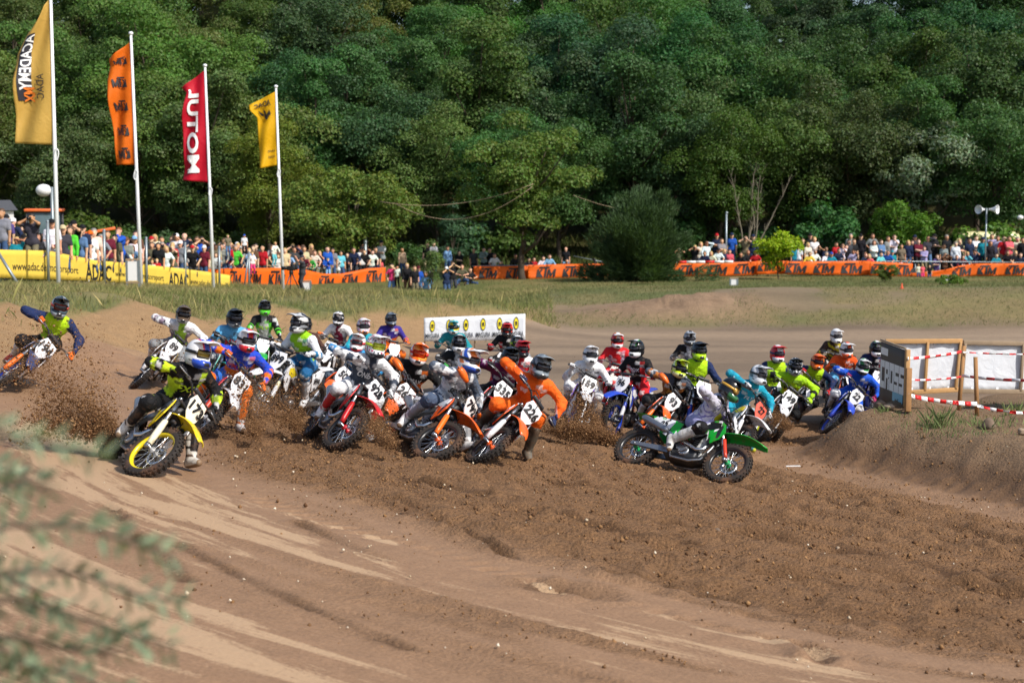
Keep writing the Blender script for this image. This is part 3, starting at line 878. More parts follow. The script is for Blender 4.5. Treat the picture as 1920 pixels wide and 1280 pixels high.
# exhaust
b = MB(); b.tube([(.22, -.03, .70), (.30, -.05, .69), (.34, -.09, .60), (.33, -.13, .48), (.24, -.155, .44), (.10, -.16, .50), (-.06, -.15, .56), (-.22, -.15, .62), (-.32, -.155, .66)], [.020, .021, .022, .026, .026, .024, .024, .026, .028], 10)
ME_PIPE = b.mesh('exhaust_header', M_STEEL)
b = MB(); d0, d1 = Vector((-.30, -.165, .655)), Vector((-.80, -.15, .83))
b.tube([d0, d0 + (d1 - d0) * .12, d0 + (d1 - d0) * .86, d0 + (d1 - d0) * .94, d1], [.032, .052, .055, .045, .03], 14)
ME_MUFF = b.mesh('muffler', M_ALU)
# swingarm, chain, shock, pegs
b = MB()
for s in (1, -1):
    b.loft([[Vector((x, s * (y - .017), z - h)), Vector((x, s * (y + .017), z - h)), Vector((x, s * (y + .017), z + h)), Vector((x, s * (y - .017), z + h))] for x, y, z, h in ((-.10, .09, .37, .035), (-.30, .095, .37, .045), (-.60, .10, .345, .03), (-.80, .10, .332, .028))], smooth=False)
b.box((-.22, 0, .37), (.10, .19, .07))
b.tube([RA + Vector((0, -.125, 0)), RA + Vector((0, .125, 0))], .013, 10)
ME_SWING = b.mesh('swingarm', M_ALU)
b = MB()
P = []
for k in range(13): a = math.pi / 2 + math.pi * k / 12; P.append(Vector((RA.x + .115 * math.cos(a), .066, RA.z + .115 * math.sin(a))))
for k in range(9): a = -math.pi / 2 + math.pi * k / 8; P.append(Vector((-.10 + .04 * math.cos(a), .066, .40 + .04 * math.sin(a))))
P.append(P[0]); b.tube(P, .008, 5, False, .7); b.box((-.42, .085, .455), (.36, .012, .04), Matrix.Rotation(R(4), 3, 'Y'))
ME_CHAIN = b.mesh('chain', M_DARKMETAL)
b = MB(); b.tube([(-.16, 0, .34), (-.07, 0, .74)], .022, 8)
pp = [Vector((-.15 + .09 * t / 40 + .042 * math.cos(t * 1.05), .042 * math.sin(t * 1.05), .42 + .27 * t / 40)) for t in range(41)]
b.tube(pp, .007, 5); ME_SHOCK = b.mesh('shock_absorber', M_RIM)
ME_PEG = {}
for s in (1, -1):
    b = MB(); b.box((-.13, s * .20, .385), (.055, .11, .018)); b.box((-.13, s * .14, .38), (.03, .04, .04))
    for k in range(5): b.box((-.13, s * (.155 + .022 * k), .398), (.055, .004, .012))
    ME_PEG[s] = b.mesh('footpeg', M_ALU)
    b = MB(); b.tube([(-.02, s * .15, .36), (.05, s * .165, .365), (.12, s * .17, .40), (.12, s * .21, .405)], .009, 6); ME_PEG[s * 2] = b.mesh('foot_lever', M_ALU)

_num_cache = {}
def number_mesh(txt, where, ink):
    key = (txt, where, ink.name)
    if key in _num_cache: return _num_cache[key]
    bm = text_bm(txt, 1, .03, .95)
    if where == 'front':
        fit_bm(bm, .078 * len(txt) - .01, .125)
        f = lambda x, y: plate_pt(x, y + .005, .012)
    else:
        s = where
        fit_bm(bm, .062 * len(txt), .10, 0, 0, 0)
        def f(x, y, s=s):
            px, pz = -.405 - s * x, .765 + y - s * x * .12
            return Vector((px, s * (yf_sp(px, pz) + .026), pz))
    for v in bm.verts: v.co = f(v.co.x, v.co.y)
    me = bpy.data.meshes.new('race_number'); bmesh.ops.recalc_face_normals(bm, faces=bm.faces[:]); bm.to_mesh(me); bm.free()
    me.materials.append(ink)
    _num_cache[key] = me
    return me

def make_bike(M, c, number, steer, guards, label, name='motorcycle'):
    """c: dict with plastic, fender, plate, rim, hub, fork, side, graphic, tank colours"""
    root = empty(name, M)
    tag(root, label, 'motorcycle', 'racing motorcycles in the bend')
    S = steer_mat(steer); g = lambda k, d='plastic': c.get(k, c[d])
    blk = (.02, .02, .022)
    CP_ = S @ Matrix.Translation(ST_AX * .06)                     # compressed fork
    pv = Vector((-.12, 0, .37)); SW = Matrix.Translation(pv) @ Matrix.Rotation(R(5.5), 4, 'Y') @ Matrix.Translation(-pv)
    for nm, W, ax, St in (('front_wheel', FW, FA, CP_), ('rear_wheel', RW, RA, SW)):
        w = obj(nm, W[0], root, St @ Matrix.Translation(ax) @ Matrix.Rotation(rnd.random() * 6, 4, 'Y'))
        obj('rim', W[1], w, None, c.get('rim', blk)); obj('spokes', W[2], w); obj('hub', W[3], w, None, c.get('hub', (.3, .3, .32)))
        obj('brake_disc', DISC, w)
        if nm[0] == 'r': obj('sprocket', SPROCKET, w)
    obj('front_fender', ME_FFENDER, root, S, g('fender'))
    pl = obj('front_number_plate', ME_PLATE, root, S, c.get('plate', (.8, .8, .8)))
    if number: obj('race_number', number_mesh(number, 'front', M_INK), pl)
    for s in (1, -1):
        u = obj('fork_leg', FORK[s][0], root, S)
        TC_ = Matrix.Translation(ST_AX * .06)
        obj('fork_slider', FORK[s][1], u, TC_); obj('fork_guard', FORK[s][2], u, TC_, g('fork'))
        p = obj('radiator_shroud', ME_SHROUD[s], root, None, c['plastic']); obj('shroud_graphic', ME_SHDEC[s], p, None, c.get('graphic', (.75, .75, .75)))
        p = obj('side_panel', ME_SIDEP[s], root, None, g('side')); q = obj('side_number_plate', ME_SNUM[s], p, None, c.get('plate', (.8, .8, .8)))
        if number: obj('race_number', number_mesh(number, s, M_INK), p)
        obj('grip', ME_GRIP[s], root, S); obj('lever', ME_LEVER[s], root, S)
        if guards: obj('hand_guard', ME_HGUARD[s], root, S, g('guard'))
        obj('footpeg', ME_PEG[s], root); obj('foot_lever', ME_PEG[2 * s], root)
    obj('triple_clamp', ME_CLAMP[0], root, S); obj('triple_clamp', ME_CLAMP[1], root, S); obj('front_axle', ME_AXLE, root, CP_)
    hb = obj('handlebar', ME_BAR, root, S); obj('bar_pad', ME_PAD, hb, None, c.get('pad', (.03, .03, .035))); obj('cables', ME_CABLE, root, S)
    obj('tank', ME_TANK, root); obj('seat', ME_SEAT, root); obj('rear_fender', ME_RFENDER, root, None, g('rear'))
    obj('frame', ME_FRAME, root)
    e = obj('engine', ME_ENGINE, root); [obj('engine_cover', q_, e) for q_ in ME_COVERS]; obj('skid_plate', ME_SKID, root); [obj('radiator', q_, root) for q_ in ME_RAD]
    x = obj('exhaust_header', ME_PIPE, root); obj('muffler', ME_MUFF, root)
    obj('swingarm', ME_SWING, root, SW); obj('chain', ME_CHAIN, root, SW); obj('shock_absorber', ME_SHOCK, root, None, c.get('spring', (.6, .05, .03)))
    return root
# ------------------------------------------------------------------ figures: smooth union of tapered limbs, meshed as one surface
def surface_nets(F, org, h):
    S = F < 0
    nx, ny, nz = F.shape
    cs = [(i, j, k) for i in (0, 1) for j in (0, 1) for k in (0, 1)]
    cnt = sum(S[i:nx - 1 + i, j:ny - 1 + j, k:nz - 1 + k].astype(np.int8) for i, j, k in cs)
    mask = (cnt > 0) & (cnt < 8)
    I, J, K = np.nonzero(mask)
    vid = np.full(mask.shape, -1, dtype=np.int64); vid[I, J, K] = np.arange(len(I))
    pos = np.zeros((len(I), 3)); w = np.zeros(len(I))
    for a in cs:
        for ax in range(3):
            if a[ax]: continue
            b_ = list(a); b_[ax] = 1
            fa = F[I + a[0], J + a[1], K + a[2]]; fb = F[I + b_[0], J + b_[1], K + b_[2]]
            m_ = (fa < 0) != (fb < 0)
            t = np.where(m_, fa / np.where(m_, fa - fb, 1), 0)
            p = np.stack([np.full(len(I), float(a[0])), np.full(len(I), float(a[1])), np.full(len(I), float(a[2]))], 1)
            p[:, ax] += t
            pos += p * m_[:, None]; w += m_
    V = (np.stack([I, J, K], 1) + pos / w[:, None]) * h + org
    Fs = []
    for ax in range(3):
        o1, o2 = [(1, 2), (2, 0), (0, 1)][ax]
        sl0 = [slice(1, -1)] * 3; sl1 = [slice(1, -1)] * 3
        sl0[ax] = slice(0, -1); sl1[ax] = slice(1, None)
        A = S[tuple(sl0)]; B = S[tuple(sl1)]
        d = np.argwhere(A != B)
        if not len(d): continue
        off = np.ones(3, dtype=int); off[ax] = 0
        c = d + off
        inside_first = A[tuple(d.T)]
        def cell(da, db):
            q = c.copy(); q[:, o1] -= da; q[:, o2] -= db
            return vid[q[:, 0], q[:, 1], q[:, 2]]
        q = np.stack([cell(1, 1), cell(0, 1), cell(0, 0), cell(1, 0)], 1)
        q[~inside_first] = q[~inside_first][:, ::-1]
        Fs.append(q)
    Q = np.concatenate(Fs)
    return V, Q[(Q >= 0).all(1)]

def body_mesh(caps, h=.018, k=.02, fold=0.0, seed=0, pad=.06):
    """caps: (name, p0, p1, r0, r1[, flat axis, flat factor]); returns vertices, quads, nearest limb index, t along it"""
    P0 = np.array([c[1] for c in caps], float); P1 = np.array([c[2] for c in caps], float)
    rr = np.array([max(c[3], c[4]) for c in caps])
    lo = np.minimum(P0, P1) - rr[:, None] - pad; hi = np.maximum(P0, P1) + rr[:, None] + pad
    org = lo.min(0); n = np.ceil((hi.max(0) - org) / h).astype(int) + 2
    acc = np.zeros(n); best = np.full(n, 1e9, dtype=np.float32); who = np.zeros(n, dtype=np.int16); tt = np.zeros(n, dtype=np.float32)
    ax = [org[i] + h * np.arange(n[i]) for i in range(3)]
    for i, c in enumerate(caps):
        a = np.maximum(0, np.floor((lo[i] - org) / h).astype(int)); b_ = np.minimum(n, np.ceil((hi[i] - org) / h).astype(int) + 1)
        sl = tuple(slice(a[j], b_[j]) for j in range(3))
        X, Y, Z = np.meshgrid(ax[0][sl[0]], ax[1][sl[1]], ax[2][sl[2]], indexing='ij')
        e = P1[i] - P0[i]; L2 = max(e @ e, 1e-9)
        wx, wy, wz = X - P0[i][0], Y - P0[i][1], Z - P0[i][2]
        t = np.clip((wx * e[0] + wy * e[1] + wz * e[2]) / L2, 0, 1)
        dx, dy, dz = wx - t * e[0], wy - t * e[1], wz - t * e[2]
        if len(c) > 5:      # squashed cross-section
            f = np.asarray(c[5], float); q = dx * f[0] + dy * f[1] + dz * f[2]
            g = (1 / c[6] - 1)
            dx, dy, dz = dx + f[0] * q * g, dy + f[1] * q * g, dz + f[2] * q * g
        d = np.sqrt(dx * dx + dy * dy + dz * dz) - (c[3] + (c[4] - c[3]) * t)
        acc[sl] += np.exp(-np.clip(d / k, -30, 30))
        m_ = d < best[sl]
        best[sl] = np.where(m_, d, best[sl]); who[sl] = np.where(m_, i, who[sl]); tt[sl] = np.where(m_, t, tt[sl])
    F = -k * np.log(acc + 1e-13)
    if fold:
        X, Y, Z = np.meshgrid(*ax, indexing='ij')
        F = F + fold * (np.sin(X * 31 + 9 * np.sin(Z * 13 + seed)) * np.sin(Z * 37 + 7 * np.sin(Y * 17 + seed)) + .6 * np.sin(Y * 43 + 5 * np.sin(X * 19)))
    V, Q = surface_nets(F, org, h)
    ii = np.clip(np.round((V - org) / h).astype(int), 0, n - 1)
    return V, Q, who[ii[:, 0], ii[:, 1], ii[:, 2]], tt[ii[:, 0], ii[:, 1], ii[:, 2]]

def ik(a, b, l1, l2, pole):
    d = b - a; L = d.length
    Lc = min(L, (l1 + l2) * .995)
    u = d.normalized(); b2 = a + u * Lc
    x = (l1 * l1 - l2 * l2 + Lc * Lc) / (2 * Lc)
    y = math.sqrt(max(0, l1 * l1 - x * x))
    p = pole - u * pole.dot(u)
    p = p.normalized() if p.length > 1e-6 else Vector((0, 0, 1))
    return a + u * x + p * y, b2

M_JERSEY = attr_cloth('printed_race_clothing', .78, .9, .35)
M_HELM = attr_cloth('painted_helmet_shell', .22, 0, .10, spec=.6)
M_BOOT = attr_cloth('moulded_race_boot', .5, .2, .75)
M_GLOVE = colored('race_glove', .75, .3, .2, .3)
M_VISOR = colored('helmet_peak', .3, .1, .05)
M_GFRAME = colored('goggle_frame', .4, .1, .05)
m, ns, ls, b = mat('goggle_lens'); oi = ns.new('ShaderNodeObjectInfo'); ls.new(oi.outputs['Color'], b.inputs['Base Color']); b.inputs['Roughness'].default_value = .08; b.inputs['Metallic'].default_value = .35
M_LENS = m

# helmet shell, chin bar, peak, goggles (x forward, z up)
def helmet_shell():
    h = .0145
    g = np.arange(-.21, .235, h)
    X, Y, Z = np.meshgrid(g, g, g, indexing='ij')
    e1 = (np.sqrt((X / .150) ** 2 + (Y / .128) ** 2 + ((Z - .015) / .140) ** 2) - 1) * .13
    e2 = (np.sqrt(((X - .085) / .118) ** 2 + (Y / .098) ** 2 + ((Z + .100) / .062) ** 2) - 1) * .08
    e3 = (np.sqrt(((X + .02) / .125) ** 2 + (Y / .118) ** 2 + ((Z + .075) / .085) ** 2) - 1) * .09
    acc = sum(np.exp(-np.clip(e / .018, -30, 30)) for e in (e1, e2, e3))
    F = -.018 * np.log(acc + 1e-12)
    port = np.maximum.reduce([np.abs(Y) - .092, np.abs(Z - .004 + .10 * (np.abs(Y) - .02)) - .047, .045 - X])
    F = np.maximum(F, -port)
    F = np.maximum(F, -(np.sqrt((X + .005) ** 2 + Y ** 2 + ((Z + .16) * .9) ** 2) - .075))
    V, Q = surface_nets(F, np.array([g[0]] * 3), h)
    return V, Q
HV, HQ = helmet_shell()
b = MB(); rows = []
for t in np.linspace(0, 1, 7):
    x = .045 + .205 * t; z = .132 + .055 * t - .035 * t * t; w = .108 - .012 * t - .03 * max(0, t - .7)
    rows.append([Vector((x - .025 * (abs(u) ** 2), w * u, z - .038 * abs(u) ** 2.2 * (1 - .3 * t))) for u in np.linspace(-1, 1, 9)])
b.grid(rows, .006); b.box((.05, 0, .13), (.05, .09, .02)); ME_PEAK = b.mesh('peak', M_VISOR)
def arc_patch(r0, zlo, zhi, amax, n=11, zc=.004, sag=.012):
    return [[Vector((.012 + (r0 - .012) * math.cos(a) * 1.0, r0 * .92 * math.sin(a), z + sag * (1 - math.cos(a)))) for z in (zlo, (zlo + zhi) / 2 + 0, zhi)] for a in np.linspace(-amax, amax, n)]
b = MB(); b.grid(arc_patch(.126, -.040, .044, .95), -.025); ME_GOGF = b.mesh('goggles', M_GFRAME)
b = MB(); b.grid(arc_patch(.131, -.028, .032, .80), -.012); ME_GOGL = b.mesh('goggle_lens', M_LENS)
b = MB(); rows = [[Vector((.152 * math.cos(a), .132 * math.sin(a), z)) for z in (-.014, .022)] for a in np.linspace(.78, 2 * math.pi - .78, 21)]
b.grid(rows, .004); ME_STRAP = b.mesh('goggle_strap', M_GFRAME)

def paint_helmet(style, c0, c1, c2):
    V = HV; n = len(V)
    c = np.repeat(np.array(c0)[None], n, 0)
    x, y, z = V.T; a = np.arctan2(y, x)
    ay = np.abs(y)
    if style == 'stripe':
        c[(ay < .035) & (z > .02)] = c1; c[(ay > .035) & (ay < .055) & (z > .02)] = c2
        c[(z < -.06) & (x > .06)] = c1
    elif style == 'swoosh':
        w = np.sin(a * 2.2 + z * 22 + x * 10); c[(w > .45) & (z > -.06)] = c1; c[(w < -.6) & (z > -.04)] = c2; c[(z < -.085) & (x > .02)] = c2
    elif style == 'chin':
        c[(z < -.045) & (x > .03)] = c1; c[(z > .09) & (ay < .05)] = c2; c[(x < -.08)] = c2
    elif style == 'spots':
        w = np.sin(x * 75) * np.sin(y * 70 + 1) * np.sin(z * 66); c[w > .22] = c1; c[w < -.4] = c2; c[(z < -.09)] = c2
    else:
        c[(z < -.09) & (x > .05)] = c1
        c[(ay < .012) & (z > .1)] = c2
    c[(x > .165) & (ay < .04) & (z < -.078) & (z > -.118)] = (.02, .02, .022)      # mouth vent
    c[(x > .02) & (x < .07) & (ay > .09) & (z < -.075) & (z > -.10)] = (.03, .03, .03)
    return c

# gloved hand closed round a grip: grip along y, wrist behind
def hand_mesh(s):
    b = MB()
    b.bevbox((-.050, s * .005, .012), (.075, .085, .032), .014, Matrix.Rotation(R(-14), 3, 'Y'))
    for i, (yy, L) in enumerate(((-.034, .9), (-.012, 1.0), (.011, .96), (.033, .8))):
        y = s * yy
        pts = [Vector((-.02, y, .026)), Vector((.008, y, .032)), Vector((.030 * L, y, .010)), Vector((.024 * L, y, -.018)), Vector((.002, y, -.026))]
        b.tube(pts, [.0105, .0105, .0098, .009, .0075], 7)
    b.tube([Vector((-.055, -s * .040, .004)), Vector((-.028, -s * .054, -.012)), Vector((.0, -s * .052, -.024)), Vector((.018, -s * .044, -.022))], [.013, .012, .010, .008], 7)
    b.tube([Vector((-.075, 0, .022)), Vector((-.115, 0, .034))], [.034, .036], 10, True, .8)
    return b.mesh('glove', M_GLOVE)
ME_HAND = {s: hand_mesh(s) for s in (1, -1)}
# boot: ankle at the origin, shin up +z, toe along +x
def boot_mesh():
    caps = [('f', (-.035, 0, -.055), (.155, 0, -.072), .046, .038), ('f', (-.06, 0, -.05), (-.04, 0, -.04), .042, .045), ('f', (.04, 0, -.045), (.10, 0, -.06), .05, .044), ('s', (0, 0, -.02), (-.005, 0, .16), .056, .066), ('s', (-.005, 0, .16), (.0, 0, .33), .066, .074), ('p', (.045, 0, .06), (.06, 0, .30), .028, .034)]
    V, Q, w, t = body_mesh(caps, .015, .012)
    V[:, 2] = np.maximum(V[:, 2], -.112)
    V[:, 2] = np.minimum(V[:, 2], .345)
    return V, Q
BV, BQ = boot_mesh()
_boots = {}
def paint_boot(c0, c1, sole):
    c = np.repeat(np.array(c0)[None], len(BV), 0); x, y, z = BV.T
    c[(x > .045) & (z > .06)] = c1
    c[(np.abs(np.mod(z, .085) - .02) < .014) & (z > -.03) & (np.abs(y) > .02)] = c1
    c[z < -.088] = sole; c[(x > .16)] = sole
    return c

NAVY, LIME, ORANGE, BLACK, WHITE, RED = srgb('1d2c55'), srgb('b4e01a'), srgb('f0741c'), srgb('17171a'), srgb('e4e4e6'), srgb('d0232b')
TEAL, SKY, GREY, SLATE, GREEN, BLUE, YELLOW = srgb('18a0b4'), srgb('5fa9d8'), srgb('8b8f94'), srgb('56616f'), srgb('1fa03a'), srgb('1f52c8'), srgb('f0d21c')

def make_rider(Mlevel, Mbike, steer, sp, label):
    """sp: pose and clothing. All joints are worked out in the level frame of the motorcycle (x forward, y left, z up)."""
    Bk = Mlevel.inverted() @ Mbike                   # bike point -> level frame
    S = steer_mat(steer)
    lean = sp['lean']
    q = lambda p: Bk @ Vector(p)
    stand = sp.get('stand', 0.0)
    hip = q((-.16 - .10 * stand + sp.get('hx', 0 if lean > 24 else -.12), -.03, 1.00 + .22 * stand))
    fl = R(sp.get('fwd', 30)); ll = R(sp.get('side', lean * .42))
    tw = R(sp.get('twist', 0))
    tdir = Vector((math.sin(fl), math.sin(ll), math.cos(fl) * math.cos(ll))).normalized()
    neck = hip + tdir * .50
    lat = Vector((-math.sin(tw), math.cos(tw), 0)); lat = (lat - tdir * lat.dot(tdir)).normalized()
    fw = lat.cross(tdir).normalized()
    chest = hip + tdir * .33
    look = R(sp.get('look', 12)); nod = R(sp.get('nod', 8)); tilt = R(sp.get('tilt', lean * .3))
    head = neck + (tdir * .6 + Vector((0, 0, .5)) + fw * .25).normalized() * .205
    Hm = Matrix.Translation(head) @ Matrix.Rotation(look, 4, 'Z') @ Matrix.Rotation(nod, 4, 'Y') @ Matrix.Rotation(-tilt, 4, 'X')
    J = {}
    lp = sp.get('leg', 'out')
    caps = [('pelvis', hip - lat * .075 + tdir * .0, hip + lat * .075, .115, .115), ('belly', hip + tdir * .12, hip + tdir * .22, .125, .13, fw, .85),
            ('chest', chest - lat * .07, chest + lat * .07, .125, .125, fw, .95), ('chest', neck - tdir * .07 - lat * .10, neck - tdir * .07 + lat * .10, .10, .10), ('neck', neck - tdir * .03, neck + (head - neck) * .5, .075, .062),
            ('chest', hip + tdir * .1, neck - tdir * .08, .12, .12)]
    root = None
    hands = {}
    for s in (1, -1):
        gp = S @ Vector((.318, s * .345, 1.199))
        gy = (S.to_3x3() @ Vector((.041 * s * 0 - .3, s * .125 * 1, -.01))).normalized()
        sh = neck - tdir * .055 + lat * s * .185
        # hand frame in bike coordinates: y along the grip, x away from the elbow
        ay = (S.to_3x3() @ (Vector((.297, .41, 1.194)) - Vector((.338, .285, 1.2035)) if s > 0 else Vector((.338, -.285, 1.2035)) - Vector((.297, -.41, 1.194)))).normalized()
        g_l = q(gp); ay_l = (Bk.to_3x3() @ ay).normalized()
        pole = lat * s * (.8 if lean > 24 else .5) + Vector((0, 0, sp.get('elbow', -.05 if lean > 24 else -.7) + (.15 if s < 0 and lean > 24 else 0))) + Vector((-.5, 0, 0))
        el, wr0 = ik(sh, g_l, .295, .36, pole)
        ax = (g_l - el); ax = (ax - ay_l * ax.dot(ay_l)).normalized()
        az = ax.cross(ay_l).normalized()
        HM = Matrix((ax, ay_l, az)).transposed().to_4x4(); HM.translation = g_l
        wr = HM @ Vector((-.10, 0, .03))
        caps += [('uparm', sh, el, .072, .056), ('forearm', el, el + (wr - el) * .35, .056, .054), ('forearm', el + (wr - el) * .35, wr, .054, .036)]
        hands[s] = HM
    feet = {}
    for s in (1, -1):
        hj = hip + lat * s * .095 - tdir * .02
        if s == 1 and lp == 'out':
            fo = sp['foot']
            ank = Vector((fo[0], fo[1], sp.get('footz', .0) + .13))
            pole = Vector((.7, .35, .7)); toe = Vector((.9, .1 + sp.get('toe', .15), -.02 + sp.get('toeup', .0)))
        elif s == 1 and lp == 'hang':
            fo = sp.get('foot', (.15, .42)); ank = Vector((fo[0], fo[1], .36)); pole = Vector((.8, .4, .5)); toe = Vector((.9, .3, .12))
        else:
            ank = q((-.13, s * .20, .515)); pole = Bk.to_3x3() @ Vector((1, s * sp.get('knee', .35), .35)); toe = Bk.to_3x3() @ Vector((.95, s * .25, .02))
        kn, an = ik(hj, ank, .44, .45, pole)
        caps += [('thigh', hj, kn, .105, .078), ('knee', kn, kn, .082, .082), ('shin', kn, an, .078, .052)]
        zz = (kn - an).normalized(); xx = (toe - zz * toe.dot(zz)).normalized(); yy = zz.cross(xx)
        FM = Matrix((xx, yy, zz)).transposed().to_4x4(); FM.translation = an
        feet[s] = FM
    V, Q, who, t = body_mesh(caps, .0205, .018, .0048, rnd.random() * 9)
    names = np.array([c[0] for c in caps])[who]
    jc = sp['jersey']; base, slv, acc, pant, knee = [np.array(x) for x in jc]
    col = np.repeat(base[None], len(V), 0)
    rel = V - np.array(hip)
    u = rel @ np.array(tdir); v = rel @ np.array(lat); w_ = rel @ np.array(fw)
    arm = np.isin(names, ('uparm', 'forearm'))
    col[arm] = slv
    col[(names == 'forearm') & (np.abs(t - .4) < .22) & (np.abs(u - u.mean()) > .0)] = acc if sp.get('armband', True) else slv
    tors = np.isin(names, ('chest', 'belly'))
    st = sp.get('print', 'panel')
    if st == 'panel':
        col[tors & (np.abs(v) > .10) & (u < .42)] = acc
        col[tors & (u > .40) & (np.abs(v) > .05)] = slv
    elif st == 'bands':
        col[tors & (np.abs(np.mod(u * 1 + v * .5, .12) - .06) < .03)] = acc
    elif st == 'vest':
        col[tors & (u > .10)] = acc; col[arm] = slv
        col[tors & (np.abs(u - .26) < .016) & (np.abs(v) < .12) & (w_ > 0)] = (.02, .03, .03)
        col[tors & (np.abs(u - .20) < .020) & (np.abs(v - .02) < .09) & (w_ > 0)] = (.03, .05, .03)
    elif st == 'half':
        col[tors & (u < .25 + .3 * v)] = acc
    elif st == 'camo':
        col[tors & (np.sin(u * 40 + 6 * np.sin(v * 21)) * np.sin(v * 33 + 2) > .25)] = acc
    leg = np.isin(names, ('pelvis', 'thigh', 'shin', 'knee'))
    col[leg & (u < .09)] = pant
    col[np.isin(names, ('thigh', 'shin', 'knee'))] = pant
    col[(names == 'knee') | ((names == 'shin') & (t < .4)) | ((names == 'thigh') & (t > .86))] = knee
    # small sponsor prints scattered over the kit
    cell = np.floor(np.stack([u / .055, v / .085, w_ / .2], 1)).astype(int); hsh = (np.abs(cell[:, 0] * 73 + cell[:, 1] * 191 + cell[:, 2] * 37 + int(hip.x * 991)) % 17)
    if st != 'vest':
        lum = col.mean(1)
        ink = np.where((lum > .35)[:, None], np.array([[.03, .03, .04]]), np.array([[.75, .75, .75]]))
        pk = (hsh < 2) & ~((names == 'neck'))
        col[pk] = (col * .35 + ink * .65)[pk]
        pk = (hsh == 5); col[pk] = (col * .4 + acc[None] * .6)[pk]
    me = mesh_np('person', V, Q, M_JERSEY, True, col)
    o = obj('person', me, None, Mlevel)
    tag(o, label, 'person', 'motocross riders in the bend')
    # helmet
    hm = mesh_np('helmet', HV, HQ, M_HELM, True, paint_helmet(*sp['helmet'][:4]))
    ho = obj('helmet', hm, o, Hm)
    obj('peak', ME_PEAK, ho, None, sp['helmet'][4] if len(sp['helmet']) > 4 else sp['helmet'][1])
    go = obj('goggles', ME_GOGF, ho, None, sp.get('gog', BLACK)); obj('goggle_lens', ME_GOGL, ho, None, sp.get('lens', (.05, .05, .06))); obj('goggle_strap', ME_STRAP, ho, None, sp.get('gog', BLACK))
    for s in (1, -1):
        obj('glove', ME_HAND[s], o, hands[s], sp.get('glove', BLACK))
        bk = sp.get('boots', (BLACK, WHITE, srgb('6f5a47')))
        if bk not in _boots: _boots[bk] = mesh_np('boot', BV, BQ, M_BOOT, True, paint_boot(*bk))
        obj('boot', _boots[bk], o, feet[s])
    # lettering across the chest
    if sp.get('word'):
        bvh = BVHTree.FromPolygons([tuple(p) for p in V], Q.tolist())
        word, wc, ww, uu = sp['word']
        bm = text_bm(word, 1, .025); fit_bm(bm, ww, ww * (.36 if len(word) > 2 else .7)); cut_bm(bm, 8, 3)
        miss = False
        for vv in bm.verts:
            # the reader faces the rider, so the word runs from the rider's right to the left
            p = hip + tdir * (uu + vv.co.y) + lat * (vv.co.x) + fw * .6
            loc = bvh.ray_cast(p, -fw)[0]
            if loc is None: loc = p - fw * .5
            vv.co = loc + fw * .005
        mt = bpy.data.meshes.new('jersey_lettering'); bm.to_mesh(mt); bm.free(); mt.materials.append(M_DECAL)
        obj('jersey_lettering', mt, o, None, wc)
    return o, Mlevel @ head

def place_rider(px, py, d, h, sp, bike, num, steer, blabel, rlabel, guards=False, zoff=0.0):
    """px, py: where the helmet should show; d: depth of the helmet; h: heading, degrees from facing the camera towards the picture's right"""
    yaw = R(-90 + h); lean = R(sp['lean'])
    tgt = at(px, py, d)
    pos = Vector((tgt.x, tgt.y, 0))
    sp['head_px'] = (px, py)
    fx, fy = math.cos(yaw), math.sin(yaw)
    # a quick estimate of where the head sits over the wheels, refined once the figure exists
    fl = R(sp.get('fwd', 30)); ll = R(sp.get('side', sp['lean'] * .42)); stand = sp.get('stand', 0.0)
    hz = 1.0 + .22 * stand
    hipv = Vector((-.16 - .1 * stand + sp.get('hx', 0 if sp['lean'] > 24 else -.12), -.03 * math.cos(lean) + hz * math.sin(lean), hz * math.cos(lean)))
    tdir = Vector((math.sin(fl), math.sin(ll), math.cos(fl) * math.cos(ll))).normalized()
    hd = hipv + tdir * .5 + (tdir * .6 + Vector((0, 0, .5)) + Vector((math.cos(fl), 0, -math.sin(fl))) * .25).normalized() * .205
    wx = fx * hd.x - fy * hd.y; wy = fy * hd.x + fx * hd.y
    # slide along the viewing ray until the head meets the terrain under the wheels at the right height
    dds = np.linspace(d * .72, d * 1.35, 160)
    P = np.array([at(px, py, q_) for q_ in dds])
    G = terrain(P[:, 0] - wx, P[:, 1] - wy) + zoff - .075
    E = np.abs(P[:, 2] - G - hd.z) + .045 * np.abs(dds - d)
    k = int(E.argmin())
    best = (float(E[k]), float(dds[k]), float(P[k, 0] - wx), float(P[k, 1] - wy), float(G[k]))
    e, dd, X, Y, g = best
    a = tz(X + fx * .6, Y + fy * .6); c = tz(X - fx * .6, Y - fy * .6)
    pit = -math.atan2(a - c, 1.2)
    ML = Matrix.Translation((X, Y, (a + c) / 2 + zoff - .075)) @ Matrix.Rotation(yaw, 4, 'Z') @ Matrix.Rotation(pit, 4, 'Y')
    MBk = ML @ Matrix.Rotation(-lean, 4, 'X')
    # ground height below the outstretched foot, in the level frame
    fo = sp.get('foot', (.3, .50)); fo = (fo[0], max(fo[1], math.sin(lean) * .85 + .16)) if sp.get('leg', 'out') == 'out' else fo; sp['foot'] = fo; w = ML @ Vector((fo[0], fo[1], 0))
    sp['footz'] = max(-.25, min(.3, tz(w.x, w.y) - w.z)) + sp.get('lift', 0)
    make_bike(MBk, bike, num, R(steer), guards, blabel)
    o, head = make_rider(ML, MBk, R(steer), sp, rlabel)
    RIDERS.append((num or '-', px, py, FPX / d, proj(head), FPX / dd, e))
    return ML
RIDERS = []
